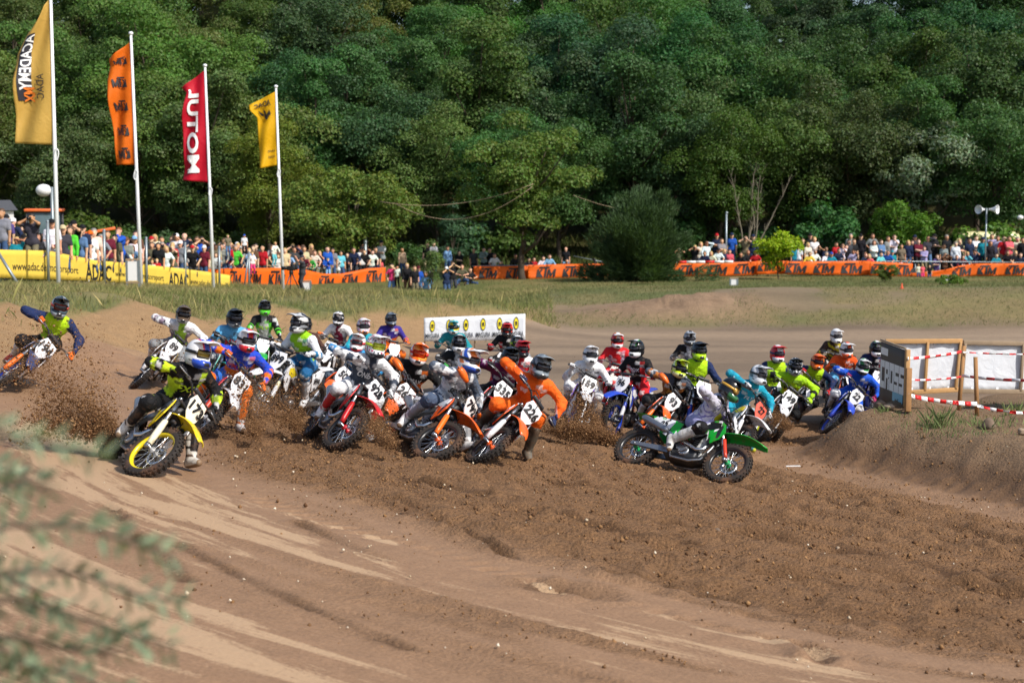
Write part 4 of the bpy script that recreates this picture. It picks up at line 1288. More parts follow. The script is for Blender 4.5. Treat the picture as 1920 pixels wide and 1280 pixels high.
# ------------------------------------------------------------------ the pack
W8, BK = (.78, .78, .80), (.02, .02, .023)
ORB, ORK = srgb('ee5f14'), srgb('f5721e')
KTMB = dict(plastic=srgb('ee5a12'), fender=srgb('f2641a'), plate=W8, rim=BK, hub=srgb('e0581a'), fork=W8, side=W8, rear=W8, graphic=W8, guard=srgb('f06d1c'), spring=W8)
HONDA = dict(plastic=srgb('c8121c'), fender=srgb('cf1720'), plate=W8, rim=BK, hub=srgb('b01020'), fork=srgb('c01820'), side=W8, graphic=W8)
YAM = dict(plastic=srgb('1b3fb4'), fender=srgb('2347bf'), plate=W8, rim=srgb('1b3fb4'), fork=srgb('2040a8'), side=W8, graphic=W8)
HUSQ = dict(plastic=W8, fender=W8, plate=W8, rim=BK, fork=W8, side=W8, graphic=srgb('e2c81e'))
KAWA = dict(plastic=srgb('119c2e'), fender=srgb('16a634'), plate=W8, rim=BK, hub=srgb('0f9e5a'), fork=srgb('c33a22'), side=srgb('18a836'), graphic=srgb('101410'), rear=srgb('128f2a'))
SUZ = dict(plastic=srgb('ecd01a'), fender=srgb('eed01c'), plate=srgb('efe9d8'), rim=srgb('e6cf20'), hub=(.3, .3, .3), fork=srgb('efe6c8'), side=srgb('e8d23a'), graphic=BK)
WB = dict(HUSQ, graphic=srgb('b02030'), fork=srgb('c8402a'))
wboot, bboot, oboot = (WHITE, GREY, srgb('7a6450')), (BLACK, WHITE, srgb('8a745c')), (WHITE, ORANGE, srgb('7a6450'))
PURPLE, MAROON, BROWN, GOLD = srgb('4a3a9a'), srgb('6a1f45'), srgb('4a2f26'), srgb('c89a3a')

def rider(px, py, s, h, lean, num, bike, jersey, helmet, rlabel, blabel, steer=12, guards=False, **kw):
    sp = dict(lean=lean, jersey=jersey, helmet=helmet, **kw)
    if 'fwd' not in sp: sp['fwd'] = 36 if lean > 24 else 30
    if lean < 22 and 'leg' not in sp: sp['leg'] = 'peg'
    place_rider(px, py, FPX / s, h, sp, bike, num, steer, blabel, rlabel, guards)

# front row
rider(372, 640, 180, 26, 46, '173', SUZ, (BLACK, BLACK, srgb('c8e82a'), BLACK, BLACK), ('stripe', WHITE, srgb('2a4fc0'), RED, WHITE),
      'rider in black and lime jersey on the yellow motorcycle 173', 'yellow motorcycle with white plate 173 leaning at the front of the pack', steer=22, word=('FXR', srgb('c8e82a'), .26, .30), boots=(srgb('d8d4cc'), BLACK, srgb('8a745c')), foot=(.35, .56), twist=10, look=22, lens=srgb('6a5a20'))
rider(463, 638, 146, 14, 43, '831', dict(WB, plastic=srgb('c0202a')), (srgb('2148c4'), srgb('2148c4'), ORANGE, srgb('2a6cc8'), ORANGE), ('stripe', WHITE, RED, BLUE, WHITE),
      'rider in blue and orange jersey beside the yellow motorcycle', 'red and white motorcycle with plate 831', word=('XUL', RED, .24, .30), boots=oboot, glove=ORANGE, foot=(.25, .52), print='half')
rider(440, 592, 116, 12, 24, None, dict(YAM, plastic=srgb('1ba59a'), fender=srgb('1ba59a')), (SKY, SKY, SLATE, SLATE, SLATE), ('plain', BLACK, GREY, BLACK, BLACK),
      'rider in light blue jersey with red letters and matt black helmet', 'teal motorcycle half hidden behind number 831', word=('MX', RED, .2, .30), leg='peg', fwd=32)
rider(495, 577, 92, 5, 8, None, dict(KAWA), (srgb('9aa09a'), BLACK, srgb('5cc832'), BLACK, BLACK), ('chin', BLACK, srgb('5cc832'), GREY, BLACK),
      'rider in grey and black jersey with green letters, high behind the pack', 'green motorcycle of the rider with the green lettered jersey', word=('FLY', srgb('b8f03a'), .2, .30), fwd=18, stand=.6, gog=BLACK)
rider(548, 606, 124, -24, 14, '899', dict(HUSQ, fork=srgb('d8d2b0'), plate=W8), (srgb('9ad61e'), WHITE, srgb('1f6f9c'), srgb('205f90'), srgb('205f90')), ('swoosh', BLACK, GREY, srgb('c8c8c8'), srgb('b0b4ba')),
      'rider in lime, white and blue kit with black and silver helmet', 'white motorcycle with plate 899 heading left', print='half', boots=wboot, twist=-10, look=-5, steer=-5, glove=WHITE)
rider(570, 592, 100, 0, 8, None, dict(KTMB), (BROWN, BROWN, BLACK, BLACK, BLACK), ('plain', BLACK, GOLD, BLACK, BLACK),
      'rider in dark brown jersey hidden behind the lime and blue rider', 'orange motorcycle hidden behind the white motorcycle 899', fwd=22)
rider(633, 597, 93, -14, 14, '724', HUSQ, (srgb('7c1f3c'), WHITE, srgb('8a8f98'), BLACK, BLACK), ('swoosh', WHITE, BLACK, BLACK, WHITE),
      'rider in maroon jersey with white sleeves and white and black helmet', 'white motorcycle with plate 724 under the maroon clad rider', glove=ORANGE, fwd=26)
rider(662, 608, 112, -16, 36, '50', KTMB, (srgb('3a96d4'), srgb('3a96d4'), srgb('2a7ab8'), SLATE, SLATE), ('plain', WHITE, RED, RED, WHITE),
      'rider in light blue jersey and white helmet with red mark', 'orange motorcycle with plate 50 under the light blue rider in white helmet', word=('TEAM', WHITE, .2, .28), glove=srgb('2a86c8'), gog=RED, leg='peg', fwd=34)
rider(681, 590, 98, 5, 8, None, dict(YAM), (TEAL, TEAL, srgb('1286a8'), SLATE, SLATE), ('spots', WHITE, srgb('d84a9a'), srgb('f08a30'), WHITE),
      'rider in turquoise jersey and white helmet with pink and orange spots', 'blue motorcycle of the rider with the pink spotted helmet', fwd=20, stand=.3)
rider(733, 598, 82, 8, 6, None, dict(KTMB), (srgb('3a2f8a'), srgb('3a2f8a'), ORANGE, ORANGE, ORANGE), ('swoosh', SLATE, GREY, BLACK, SLATE),
      'rider in purple and orange kit riding behind the rest on the left', 'orange motorcycle of the rider in purple and orange', glove=ORANGE, fwd=18, print='half')
rider(707, 648, 150, 20, 40, '928', HONDA, (srgb('3a4250'), WHITE, srgb('3a4250'), WHITE, WHITE), ('spots', WHITE, srgb('b03a60'), srgb('30343c'), WHITE),
      'rider in white kit with dark chest lettered ONEAL', 'red motorcycle with plate 928 sliding through loose soil', steer=20, word=('ONEAL', WHITE, .27, .30), boots=(WHITE, RED, srgb('7a6450')), glove=WHITE, lens=srgb('a8b030'), gog=srgb('b8d020'), foot=(.15, .52))
rider(783, 656, 136, -6, 47, '262', KTMB, (BLACK, BLACK, ORANGE, BLACK, BLACK), ('swoosh', srgb('f06a1c'), srgb('f5a040'), WHITE, srgb('f06a1c')),
      'rider in black, orange and blue jersey with orange helmet', 'orange motorcycle with plate 262 under the rider in orange helmet', guards=True, word=('HUSAK', WHITE, .25, .30), print='half', lens=srgb('c04010'), gog=RED, boots=bboot, leg='peg')
rider(850, 612, 92, -8, 10, None, dict(KAWA), (srgb('1a8a94'), srgb('1a8a94'), srgb('1a8a94'), BLACK, BLACK), ('swoosh', srgb('38a8b8'), YELLOW, WHITE, srgb('38a8b8')),
      'rider in teal jersey and teal helmet in front of the white banner', 'green motorcycle of the rider in teal before the banner', fwd=28)
rider(858, 640, 108, -6, 20, None, dict(KAWA, plastic=srgb('5ab81e'), fender=srgb('6cc224')), (srgb('b0b4ba'), BLACK, WHITE, BLACK, BLACK), ('stripe', BLACK, WHITE, GREY, BLACK),
      'rider in grey and black FLY jersey with black and white helmet', 'bright green motorcycle behind the slate and white rider', word=('FLY', BLACK, .2, .3), leg='peg', fwd=30)
rider(882, 678, 158, 27, 50, '792', dict(KTMB, plate=srgb('e8e0dc'), fork=ORK), (srgb('b8bcc4'), srgb('5a6474'), WHITE, srgb('4a5870'), srgb('4a5870')), ('swoosh', WHITE, srgb('e87a28'), srgb('2a50b0'), WHITE),
      'rider in slate and white kit on the orange motorcycle 792', 'orange motorcycle with plate 792 leaning hard with orange hand guards', guards=True, steer=22, word=('SEVEN', BLACK, .24, .27), boots=wboot, glove=WHITE, foot=(.45, .50), twist=8, look=18, print='bands')
rider(956, 677, 130, 0, 38, '335', dict(HONDA, fork=srgb('e8601a')), (MAROON, MAROON, srgb('5a1a50'), BLACK, BLACK), ('plain', BLACK, GREY, SLATE, BLACK),
      'rider in maroon jersey and black helmet behind the orange rider', 'red motorcycle with plate 335 under the maroon jersey', word=('FOX', TEAL, .16, .22), leg='peg', fwd=46)
rider(980, 660, 108, 4, 18, None, dict(HONDA), (RED, WHITE, RED, BLACK, BLACK), ('chin', RED, BLACK, BLACK, RED),
      'rider with red and black helmet behind the grey helmet', 'red motorcycle hidden behind number 226', fwd=36)
rider(950, 617, 90, -10, 12, None, dict(HONDA), (BLACK, BLACK, RED, BLACK, BLACK), ('chin', srgb('d83020'), BLACK, BLACK, RED),
      'rider in black jersey with red gloves before the white banner', 'red motorcycle in front of the white banner', glove=RED, fwd=26)
rider(968, 633, 100, -8, 16, None, dict(HUSQ), (GREY, GREY, WHITE, BLACK, BLACK), ('stripe', BLACK, WHITE, WHITE, BLACK),
      'rider in grey jersey with black and white helmet and lime chin', 'white motorcycle of the rider in grey before the banner', gog=LIME, fwd=30)
rider(1015, 684, 152, 4, 50, '226', KTMB, (srgb('f2691c'), srgb('f2691c'), srgb('e0560f'), srgb('f06a1a'), srgb('f06a1a')), ('swoosh', srgb('8a949c'), srgb('5a6268'), srgb('3c4044'), srgb('8a949c')),
      'rider all in orange with grey helmet and foot down', 'orange motorcycle with plate 226 under the rider all in orange', steer=14, boots=(srgb('6a645a'), srgb('4a443c'), srgb('6b5240')), glove=NAVY, foot=(.10, .58), elbow=.35)
rider(1107, 667, 112, -4, 20, '159', dict(YAM, fork=W8, side=W8, plastic=srgb('7a5ac8'), fender=W8), (WHITE, WHITE, srgb('d8d8dc'), WHITE, WHITE), ('plain', WHITE, WHITE, GREY, WHITE),
      'rider all in white with white helmet throwing up soil', 'white and purple motorcycle with plate 159', word=('SEVEN', BLACK, .2, .3), glove=WHITE, boots=wboot, fwd=44, lens=srgb('30343a'))
rider(1157, 638, 98, -8, 10, '110', dict(HONDA, plate=srgb('d8d0c8')), (srgb('d02028'), srgb('d02028'), srgb('b8a8c0'), RED, RED), ('stripe', RED, WHITE, srgb('f0a030'), WHITE),
      'rider in red jersey and red and white helmet', 'red motorcycle with plate 110 under the rider in red', glove=RED, fwd=22)
rider(1187, 662, 108, -26, 8, '96', dict(YAM), (BLACK, BLACK, RED, srgb('d8242c'), RED), ('stripe', BLACK, WHITE, srgb('3a9a40'), BLACK),
      'rider in black and red FOX jersey with red trousers', 'blue motorcycle with side plate 96 heading left', word=('FOX', WHITE, .17, .34), glove=RED, boots=wboot, fwd=22, look=-6, twist=-8, steer=-8)
rider(1275, 683, 114, -4, 43, '93', dict(KTMB, fork=ORK), (BLACK, srgb('4a5260'), srgb('b06a30'), BLACK, srgb('2a2c30')), ('swoosh', srgb('c8e028'), BLACK, srgb('e8f0b0'), srgb('c8e028')),
      'rider in black and grey jersey with lime and black helmet', 'orange motorcycle with plate 93 behind the green motorcycle', guards=True, word=('MX', srgb('d08a3a'), .2, .28), leg='peg', glove=ORANGE)
rider(1293, 634, 92, -6, 8, None, dict(HUSQ), (srgb('b8bcc4'), BLACK, WHITE, BLACK, BLACK), ('stripe', srgb('9aa0a8'), BLACK, WHITE, srgb('9aa0a8')),
      'rider in black and white jersey with silver helmet, highest of the riders behind the bend', 'white motorcycle of the rider with the silver helmet', fwd=24)
rider(1313, 655, 112, 0, 14, None, dict(YAM, plastic=srgb('20242c'), fender=srgb('20242c')), (NAVY, NAVY, LIME, BLACK, BLACK), ('chin', srgb('2a2e38'), LIME, BLACK, srgb('2a2e38')),
      'rider in navy jersey with lime vest and dark helmet behind number 93', 'dark motorcycle of the lime vest rider behind number 93', print='vest', fwd=20, armband=False)
rider(1360, 723, 134, 54, 47, '25', KAWA, (srgb('d4d2dc'), srgb('c2c0d0'), srgb('7a74b0'), srgb('9c9ac0'), BLACK), ('stripe', srgb('15181c'), srgb('2a6a3a'), srgb('1c2430'), srgb('15181c')),
      'rider in pale violet jersey with black helmet and gold goggles on the green motorcycle', 'green motorcycle seen from the side with plate 25', steer=4, gog=GOLD, lens=srgb('e8c070'), boots=(srgb('dcdcd8'), srgb('b8b8b4'), srgb('8a745c')), fwd=42, leg='hang', foot=(.2, .36), hx=.12, print='camo', side=6, look=0, nod=22, tilt=25)
rider(1424, 704, 132, 18, 44, '27', dict(HUSQ, plate=srgb('e0604c'), fork=W8), (srgb('1d9fba'), srgb('1d9fba'), srgb('1886a4'), srgb('1896b4'), srgb('1896b4')), ('swoosh', srgb('c8ccd2'), srgb('5a6068'), WHITE, srgb('c8ccd2')),
      'rider in turquoise kit with white and grey helmet and lime boots', 'white motorcycle with red plate 27 behind the green motorcycle', word=('FLY', WHITE, .18, .30), boots=(srgb('2aa0b8'), srgb('c8d82a'), srgb('c8d030')), glove=WHITE, foot=(.15, .52), elbow=.3)
rider(1460, 659, 104, 0, 12, None, dict(KTMB), (NAVY, NAVY, LIME, BLACK, BLACK), ('stripe', RED, WHITE, WHITE, RED),
      'rider in navy jersey with lime vest and red and white helmet', 'orange motorcycle of the red helmeted lime vest rider', print='vest', fwd=20, armband=False, gog=NAVY)
rider(1490, 697, 108, -12, 32, '149', dict(HUSQ, graphic=NAVY, fork=srgb('d0d0d0')), (srgb('a8dc1a'), srgb('a8dc1a'), BLACK, BLACK, BLACK), ('spots', BLACK, WHITE, GREY, BLACK),
      'rider in bright lime FXR jersey with black spotted helmet', 'white motorcycle with plate 149 under the bright lime rider', word=('FXR', BLACK, .24, .30), leg='peg', glove=LIME, print='plain')
rider(1533, 680, 106, -8, 38, '135', dict(YAM, plastic=srgb('20242c'), fender=srgb('20242c'), fork=srgb('e8602a'), side=srgb('20242c')), (NAVY, NAVY, LIME, BLACK, BLACK), ('swoosh', srgb('f06a1c'), srgb('d04a10'), srgb('f08a30'), srgb('f06a1c')),
      'rider in navy jersey with lime vest and orange helmet', 'dark motorcycle with plate 135 and orange fork guards', print='vest', leg='peg', armband=False, gog=BLACK, glove=RED)
rider(1588, 656, 100, 0, 10, None, dict(KTMB), (srgb('e2571c'), srgb('e2571c'), srgb('c84a18'), SKY, SKY), ('stripe', WHITE, srgb('e2571c'), BLACK, WHITE),
      'rider in orange jersey with white, orange and black helmet', 'orange motorcycle behind the blue rider', word=('SKR', BLACK, .16, .28), fwd=36)
rider(1568, 629, 86, -4, 6, None, dict(HUSQ, plate=W8), (srgb('3a2a24'), srgb('3a2a24'), srgb('b8a820'), BLACK, BLACK), ('plain', WHITE, WHITE, WHITE, WHITE),
      'rider in dark brown and yellow jersey with plain white helmet', 'white motorcycle of the rider with the plain white helmet', fwd=34, print='bands')
rider(1618, 689, 108, -12, 40, '22', dict(YAM, fork=srgb('1b3fb4')), (srgb('1c5ad0'), srgb('1c5ad0'), srgb('184cb4'), srgb('1c5ad0'), WHITE), ('swoosh', WHITE, srgb('3a9a50'), BLACK, WHITE),
      'rider all in royal blue with white and green helmet', 'blue motorcycle with plate 22 beside the soil mound', word=('YAMAHA', WHITE, .22, .28), leg='peg', glove=srgb('a02a5a'))
rider(1643, 654, 96, -6, 12, '7', dict(YAM), (srgb('20222c'), NAVY, srgb('8a2a3a'), BLACK, BLACK), ('stripe', BLACK, WHITE, srgb('6a9a50'), BLACK),
      'rider in black SHOT jersey half hidden behind the CROSS board', 'blue motorcycle half hidden behind the CROSS board', word=('SHOT', WHITE, .2, .32), fwd=36)
# up on the left bank
rider(112, 577, 124, 8, 52, '194', dict(YAM, plastic=srgb('20305a'), fender=srgb('283a66'), rear=srgb('20305a'), fork=ORK), (NAVY, NAVY, LIME, BLACK, BLACK), ('swoosh', srgb('1c2024'), srgb('4a5a60'), srgb('98a4aa'), srgb('1c2024')),
      'rider in navy jersey with lime vest riding alone at the left edge', 'dark blue motorcycle with plate 194 leaning at the left edge', print='vest', armband=False, boots=(RED, WHITE, srgb('9a8468')), glove=ORANGE, gog=srgb('b04a3a'), leg='hang', foot=(.2, .60), fwd=30)
rider(343, 592, 104, 2, 42, '89', HUSQ, (srgb('a8d840'), WHITE, srgb('8a7a8a'), GREY, GREY), ('plain', srgb('5a4a3c'), GREY, srgb('4a3c30'), srgb('5a4a3c')),
      'rider in white and lime jersey seen through the flying soil', 'white motorcycle with plate 89 half hidden by flying soil', glove=WHITE, leg='peg')
print('RIDERS num  target px,py,s   got px,py,s_helm   err')
for r_ in RIDERS: print(r_[0], r_[1], r_[2], round(r_[3]), '->', [round(x) for x in r_[4]], round(r_[6], 2))
# ------------------------------------------------------------------ vegetation
def leaf_mat(name, rough=.5, trans=.35, tint=(1.0, 1.0, 1.0)):
    m, ns, ls, b = mat(name)
    oi = ns.new('ShaderNodeObjectInfo'); c = attr(ns, 'col')
    cc = mixc(ns, ls, 1.0, oi.outputs['Color'], c, 'MULTIPLY')
    ls.new(cc, b.inputs['Base Color']); b.inputs['Roughness'].default_value = rough; b.inputs['Specular IOR Level'].default_value = .2
    tr = ns.new('ShaderNodeBsdfTranslucent')
    ls.new(mixc(ns, ls, 1.0, cc, (1.25, 1.3, .55), 'MULTIPLY'), tr.inputs['Color'])
    mx = ns.new('ShaderNodeMixShader'); mx.inputs[0].default_value = trans
    ls.new(b.outputs[0], mx.inputs[1]); ls.new(tr.outputs[0], mx.inputs[2])
    ls.new(mx.outputs[0], ns['Material Output'].inputs['Surface'])
    return m
M_LEAF = leaf_mat('foliage', .5, .3)
M_BARK = plain('bark', srgb('4a3f33'), .9, 0, .3, 6, .5)
M_PALEBARK = plain('pale_bark', srgb('746c5c'), .9, 0, .25, 6, .4)

def leaves(P, N, L, W, gen, jit=.6, col=None, droop=0.0):
    """one folded diamond per point; P, N (n,3)"""
    n = len(P)
    N = N + gen.normal(size=(n, 3)) * jit; N[:, 2] -= droop
    N /= np.linalg.norm(N, axis=1)[:, None]
    A = np.cross(N, gen.normal(size=(n, 3))); A /= np.linalg.norm(A, axis=1)[:, None]
    B = np.cross(N, A)
    L = L * (.7 + .6 * gen.random(n))[:, None]; W_ = W * (.7 + .6 * gen.random(n))[:, None]
    V = np.empty((n, 4, 3))
    V[:, 0] = P - A * L * .5; V[:, 1] = P + B * W_ * .5 + N * W_ * .12; V[:, 2] = P + A * L * .5; V[:, 3] = P - B * W_ * .5 + N * W_ * .12
    F = np.arange(n * 4).reshape(n, 4)
    if col is None: col = .75 + .5 * gen.random((n, 1)) * np.ones((1, 3))
    return V.reshape(-1, 3), F, np.repeat(col, 4, 0)

def crown_blobs(gen, R0, H, nb, base, shape='round', rb=(1.0, 1.6)):
    """blob centres (relative to the foot of the tree) and radii"""
    C, Rr = [], []
    while len(C) < nb:
        u = gen.normal(size=3); u /= np.linalg.norm(u)
        q = gen.random() ** .45
        if shape == 'cone':
            t = gen.random(); rad = R0 * (1 - t) ** .8; a = gen.random() * 6.283
            p = np.array([rad * math.cos(a) * q, rad * math.sin(a) * q, base + t * H])
        else:
            p = np.array([u[0] * R0 * q, u[1] * R0 * q, base + H / 2 + u[2] * H / 2 * q])
            k = 1 - .35 * max(0, -u[2]); p[:2] *= k
        C.append(p); Rr.append(rb[0] + (rb[1] - rb[0]) * gen.random())
    return np.array(C), np.array(Rr)

def tree_meshes(seed, R0=4.5, H=9.0, base=3.0, nb=55, nl=13000, L=.19, W=.14, shape='round', rb=(1.0, 1.7), jit=.62, lean=0.0, warm=.22, tr=.22, flat=.88, bark=None):
    gen = np.random.default_rng(seed)
    C, Rr = crown_blobs(gen, R0, H, nb, base, shape, rb)
    C[:, 0] += lean * (C[:, 2] - base)
    w = Rr ** 2; k = gen.choice(nb, nl, p=w / w.sum())
    u = gen.normal(size=(nl, 3)); u /= np.linalg.norm(u, axis=1)[:, None]
    u[:, 2] = np.where(u[:, 2] < -.3, -u[:, 2] * .8, u[:, 2])
    rad = Rr[k] * (1 - .35 * gen.random(nl) ** 2)
    # ragged outline: twigs poke out here and there
    poke = gen.random(nl) < .12
    rad = np.where(poke, rad * (1.1 + .35 * gen.random(nl)), rad)
    P = C[k] + u * rad[:, None] * np.array([1, 1, flat])
    bt = .86 + .28 * gen.random(nb)[k]                      # clump tone
    g = gen.random(nl)
    col = np.stack([bt * (.8 + warm * g + .2 * gen.random(nl)), bt * (.85 + .3 * gen.random(nl)), bt * (.8 + .25 * gen.random(nl))], 1)
    V, F, c = leaves(P, u + np.array([0, 0, .35]), L, W, gen, jit, col)
    crown = mesh_np('crown', V, F, M_LEAF, False, c)
    b = MB()
    top = base + H * .75
    pts = [Vector((lean * max(0, z - base) + .12 * math.sin(z * 1.3 + seed), .12 * math.cos(z * 1.7 + seed), z)) for z in np.linspace(-.6, top, 9)]
    b.tube(pts, [tr * 1.35] + [tr * (1 - .85 * i / 8) for i in range(1, 9)], 8)
    order = gen.permutation(nb)[:min(nb, 16)]
    for i in order:
        c_ = Vector(C[i]); t = max(.25, min(.9, (c_.z - 1.5) / top)); z0 = t * top * .8
        p0 = Vector((lean * max(0, z0 - base), 0, z0)); mid = p0.lerp(c_, .5) + Vector((0, 0, -.25))
        b.tube([p0, mid, c_], [tr * .4, tr * .25, tr * .08], 5)
    return crown, b.mesh('trunk', bark or M_BARK, False)

def put_tree(meshes, pos, sc, rot, color, label, group=None, name='tree', cat='tree', zs=1.0):
    root = empty(name, Matrix.Translation(pos) @ Matrix.Rotation(rot, 4, 'Z') @ Matrix.Diagonal((sc, sc, sc * zs, 1)))
    tag(root, label, cat, group)
    obj('crown', meshes[0], root, None, color); obj('trunk', meshes[1], root)
    return root

FOREST = [tree_meshes(100, 4.6, 10, 3.0, 46, 34000), tree_meshes(101, 4.0, 11, 2.5, 42, 32000, shape='round'), tree_meshes(102, 5.2, 9, 3.0, 50, 34000, rb=(.9, 1.5)),
          tree_meshes(103, 3.8, 9.5, 2.5, 38, 30000, L=.17, W=.13), tree_meshes(104, 4.8, 11, 2.5, 54, 34000, rb=(.8, 1.3)), tree_meshes(105, 4.2, 10, 2.0, 36, 30000, rb=(1.0, 1.8)), tree_meshes(106, 3.2, 12, 2.0, 42, 28000, rb=(.8, 1.3))]
GREENS = [srgb('587038'), srgb('4f6c3a'), srgb('4a683e'), srgb('5e743e'), srgb('446440'), srgb('667c42'), srgb('506c42')]
fr = random.Random(5)
rows = [(97, 128, 'front row of the wood'), (104, 122, 'second row of the wood'), (112, 122, 'third row of the wood'), (121, 118, 'upper rows of the wood'), (131, 108, 'upper rows of the wood'), (142, 100, 'upper rows of the wood')]
nt = 0
tones = ['yellowish green', 'mid green', 'bluish green', 'olive green', 'dark green', 'light olive green', 'grey green']
rown = ['at the foot of the wood', 'in the second line', 'halfway up the slope', 'on the upper slope', 'near the slope top', 'on the crest']
anchors_t = [(-80, 'beyond the left edge'), (60, 'behind the big gold flag'), (230, 'behind the orange flag'), (370, 'behind the red flag'), (520, 'behind the yellow flag'), (660, 'behind the low oak'), (820, 'between the two oaks'), (980, 'behind the roadside oak'), (1200, 'behind the dark bush'), (1400, 'behind the bare shrub'), (1560, 'between bare shrub and silver willow'), (1720, 'behind the silver willow'), (1850, 'behind the loudspeaker mast'), (1990, 'at the right edge')]
seen_lab = {}
for ri, (d, sp_, _) in enumerate(rows):
    s = FPX / d
    px = -190 + fr.random() * 60
    while px < 2100:
        dd = d + fr.uniform(-3, 3)
        x = (px - 960) * dd / FPX; y = dd
        z = tz(x, y)
        left = px < 520
        ci = fr.choice([0, 3, 5, 3]) if left else fr.choice([1, 2, 4, 6, 3, 1] if px < 1250 else [2, 4, 6, 1, 4])
        lab = '%s tree %s, %s' % (tones[ci], rown[ri], min(anchors_t, key=lambda a: abs(a[0] - px))[1])
        c = tuple(v * fr.uniform(.8, 1.15) * (1.0 if px < 1300 else .86) for v in GREENS[ci])
        scl = fr.uniform(.78, 1.06) * (.92 if ri == 0 else 1.0)
        if (ri >= 4 and fr.random() < .16) or (ri >= 5 and (610 < px < 690 or 1170 < px < 1210)): px += sp_ * .8; continue
        seen_lab[lab] = seen_lab.get(lab, 0) + 1
        if seen_lab[lab] > 1: lab = '%s %s' % (['', '', 'second', 'third', 'fourth'][min(4, seen_lab[lab])], lab)
        put_tree(FOREST[nt % 7 if fr.random() < .6 else fr.randrange(7)], (x, y, z - .3), scl, fr.random() * 6.28, c, lab, 'trees of the wooded slope', 'forest_tree')
        nt += 1
        px += sp_ * fr.uniform(.8, 1.15)
# undergrowth along the foot of the slope
BUSH = [tree_meshes(120, 1.3, 1.7, .25, 22, 3200, .2, .13, rb=(.35, .65), tr=.05), tree_meshes(121, 1.6, 1.3, .2, 24, 3200, .2, .14, rb=(.35, .6), tr=.05)]
k = 0
for px in range(-60, 2000, 62):
    p = px + fr.uniform(-20, 20); d = fr.uniform(91, 95)
    x = (p - 960) * d / FPX
    if 560 < p < 1260 and fr.random() < .55: continue
    put_tree(BUSH[k % 2], (x, d, tz(x, d) - .15), fr.uniform(.7, 1.5), fr.random() * 6.28, tuple(v * fr.uniform(.6, 1.2) for v in fr.choice(GREENS)), (lambda l: (seen_lab.update({l: seen_lab.get(l, 0) + 1}), '%s%s' % (['', '', 'second ', 'third ', 'fourth '][min(4, seen_lab[l])], l))[1])('low wild bush in the undergrowth ' + min(anchors_t, key=lambda a: abs(a[0] - p))[1]), 'undergrowth bushes', 'wild_bush', 'bush')
    k += 1
# single trees and bushes that stand out
def at_ground(px, d):
    x = (px - 960) * d / FPX
    return Vector((x, d, tz(x, d)))
OAK = tree_meshes(130, 3.7, 6.2, 2.0, 75, 22000, .17, .12, rb=(.55, .95), warm=.45, tr=.2)
put_tree(OAK, at_ground(981, 82), 1.0, .6, srgb('587436'), 'round oak with bare lower trunk standing in the orange banner line', name='oak_tree')
OAK2 = tree_meshes(131, 3.9, 5.0, .6, 75, 22000, .17, .12, rb=(.55, .95), warm=.5, tr=.2)
put_tree(OAK2, at_ground(655, 85), 1.02, 2.2, srgb('617a38'), 'low spreading oak behind the crowd right of the yellow flag', name='oak_tree')
put_tree(FOREST[1], at_ground(505, 88), .62, 1.1, srgb('66742c'), 'yellow tinged young tree right behind the yellow flag', name='young_tree')
put_tree(FOREST[3], at_ground(1352, 93), .78, .3, srgb('4a632a'), 'bright green tree left of the bare shrub', name='young_tree')
put_tree(tree_meshes(133, 3.4, 5.2, 2.6, 50, 15000, .24, .1, rb=(.6, 1.0), tr=.15), at_ground(1725, 95), 1.05, .3, srgb('7a8c74'), 'silvery grey willow behind the crowd on the right', name='willow_tree')
put_tree(tree_meshes(134, 2.3, 3.6, .2, 30, 7000, .24, .11, rb=(.5, .8), tr=.08), at_ground(1690, 91), 1.0, .3, srgb('4f7228'), 'fresh green upright shrub below the silver willow', name='shrub', cat='shrub')
put_tree(tree_meshes(135, 2.0, 3.0, .2, 26, 6000, .22, .14, rb=(.45, .8), tr=.08), at_ground(1548, 93), 1.15, .3, srgb('3f6a3c'), 'bluish green shrub beside the bare pale shrub', name='shrub', cat='shrub')
put_tree(tree_meshes(136, 1.15, 1.9, .5, 24, 4200, .14, .09, rb=(.25, .5), tr=.05, flat=.9), at_ground(1462, 80.5), 1.0, .3, srgb('8fa824'), 'small bright yellow green tree in front of the orange banner', name='young_tree')
put_tree(tree_meshes(137, .55, .75, .08, 14, 1300, .12, .06, rb=(.14, .28), tr=.02), at_ground(1660, 76), 1.0, .3, srgb('5a6a30'), 'small weedy bush below the orange banner on the right', name='shrub', cat='shrub')
put_tree(tree_meshes(138, .7, .35, .05, 14, 1100, .14, .06, rb=(.12, .22), tr=.02), at_ground(1783, 71), 1.0, .3, srgb('5f7a34'), 'low leafy weed patch under the white box on the right', name='shrub', cat='shrub')
put_tree(tree_meshes(139, .6, 2.1, .3, 18, 1500, .18, .04, rb=(.2, .35), tr=.03, jit=.4), at_ground(806, 74), 1.0, .3, srgb('5d7440'), 'thin feathery sapling among the spectators by the banner gap', name='sapling', cat='sapling')
put_tree(tree_meshes(140, 1.2, 3.4, .3, 30, 3500, .22, .05, 'cone', rb=(.25, .45), tr=.06), at_ground(848, 90), 1.0, .3, srgb('46634a'), 'small bluish spruce behind the two standing men', name='spruce_tree')
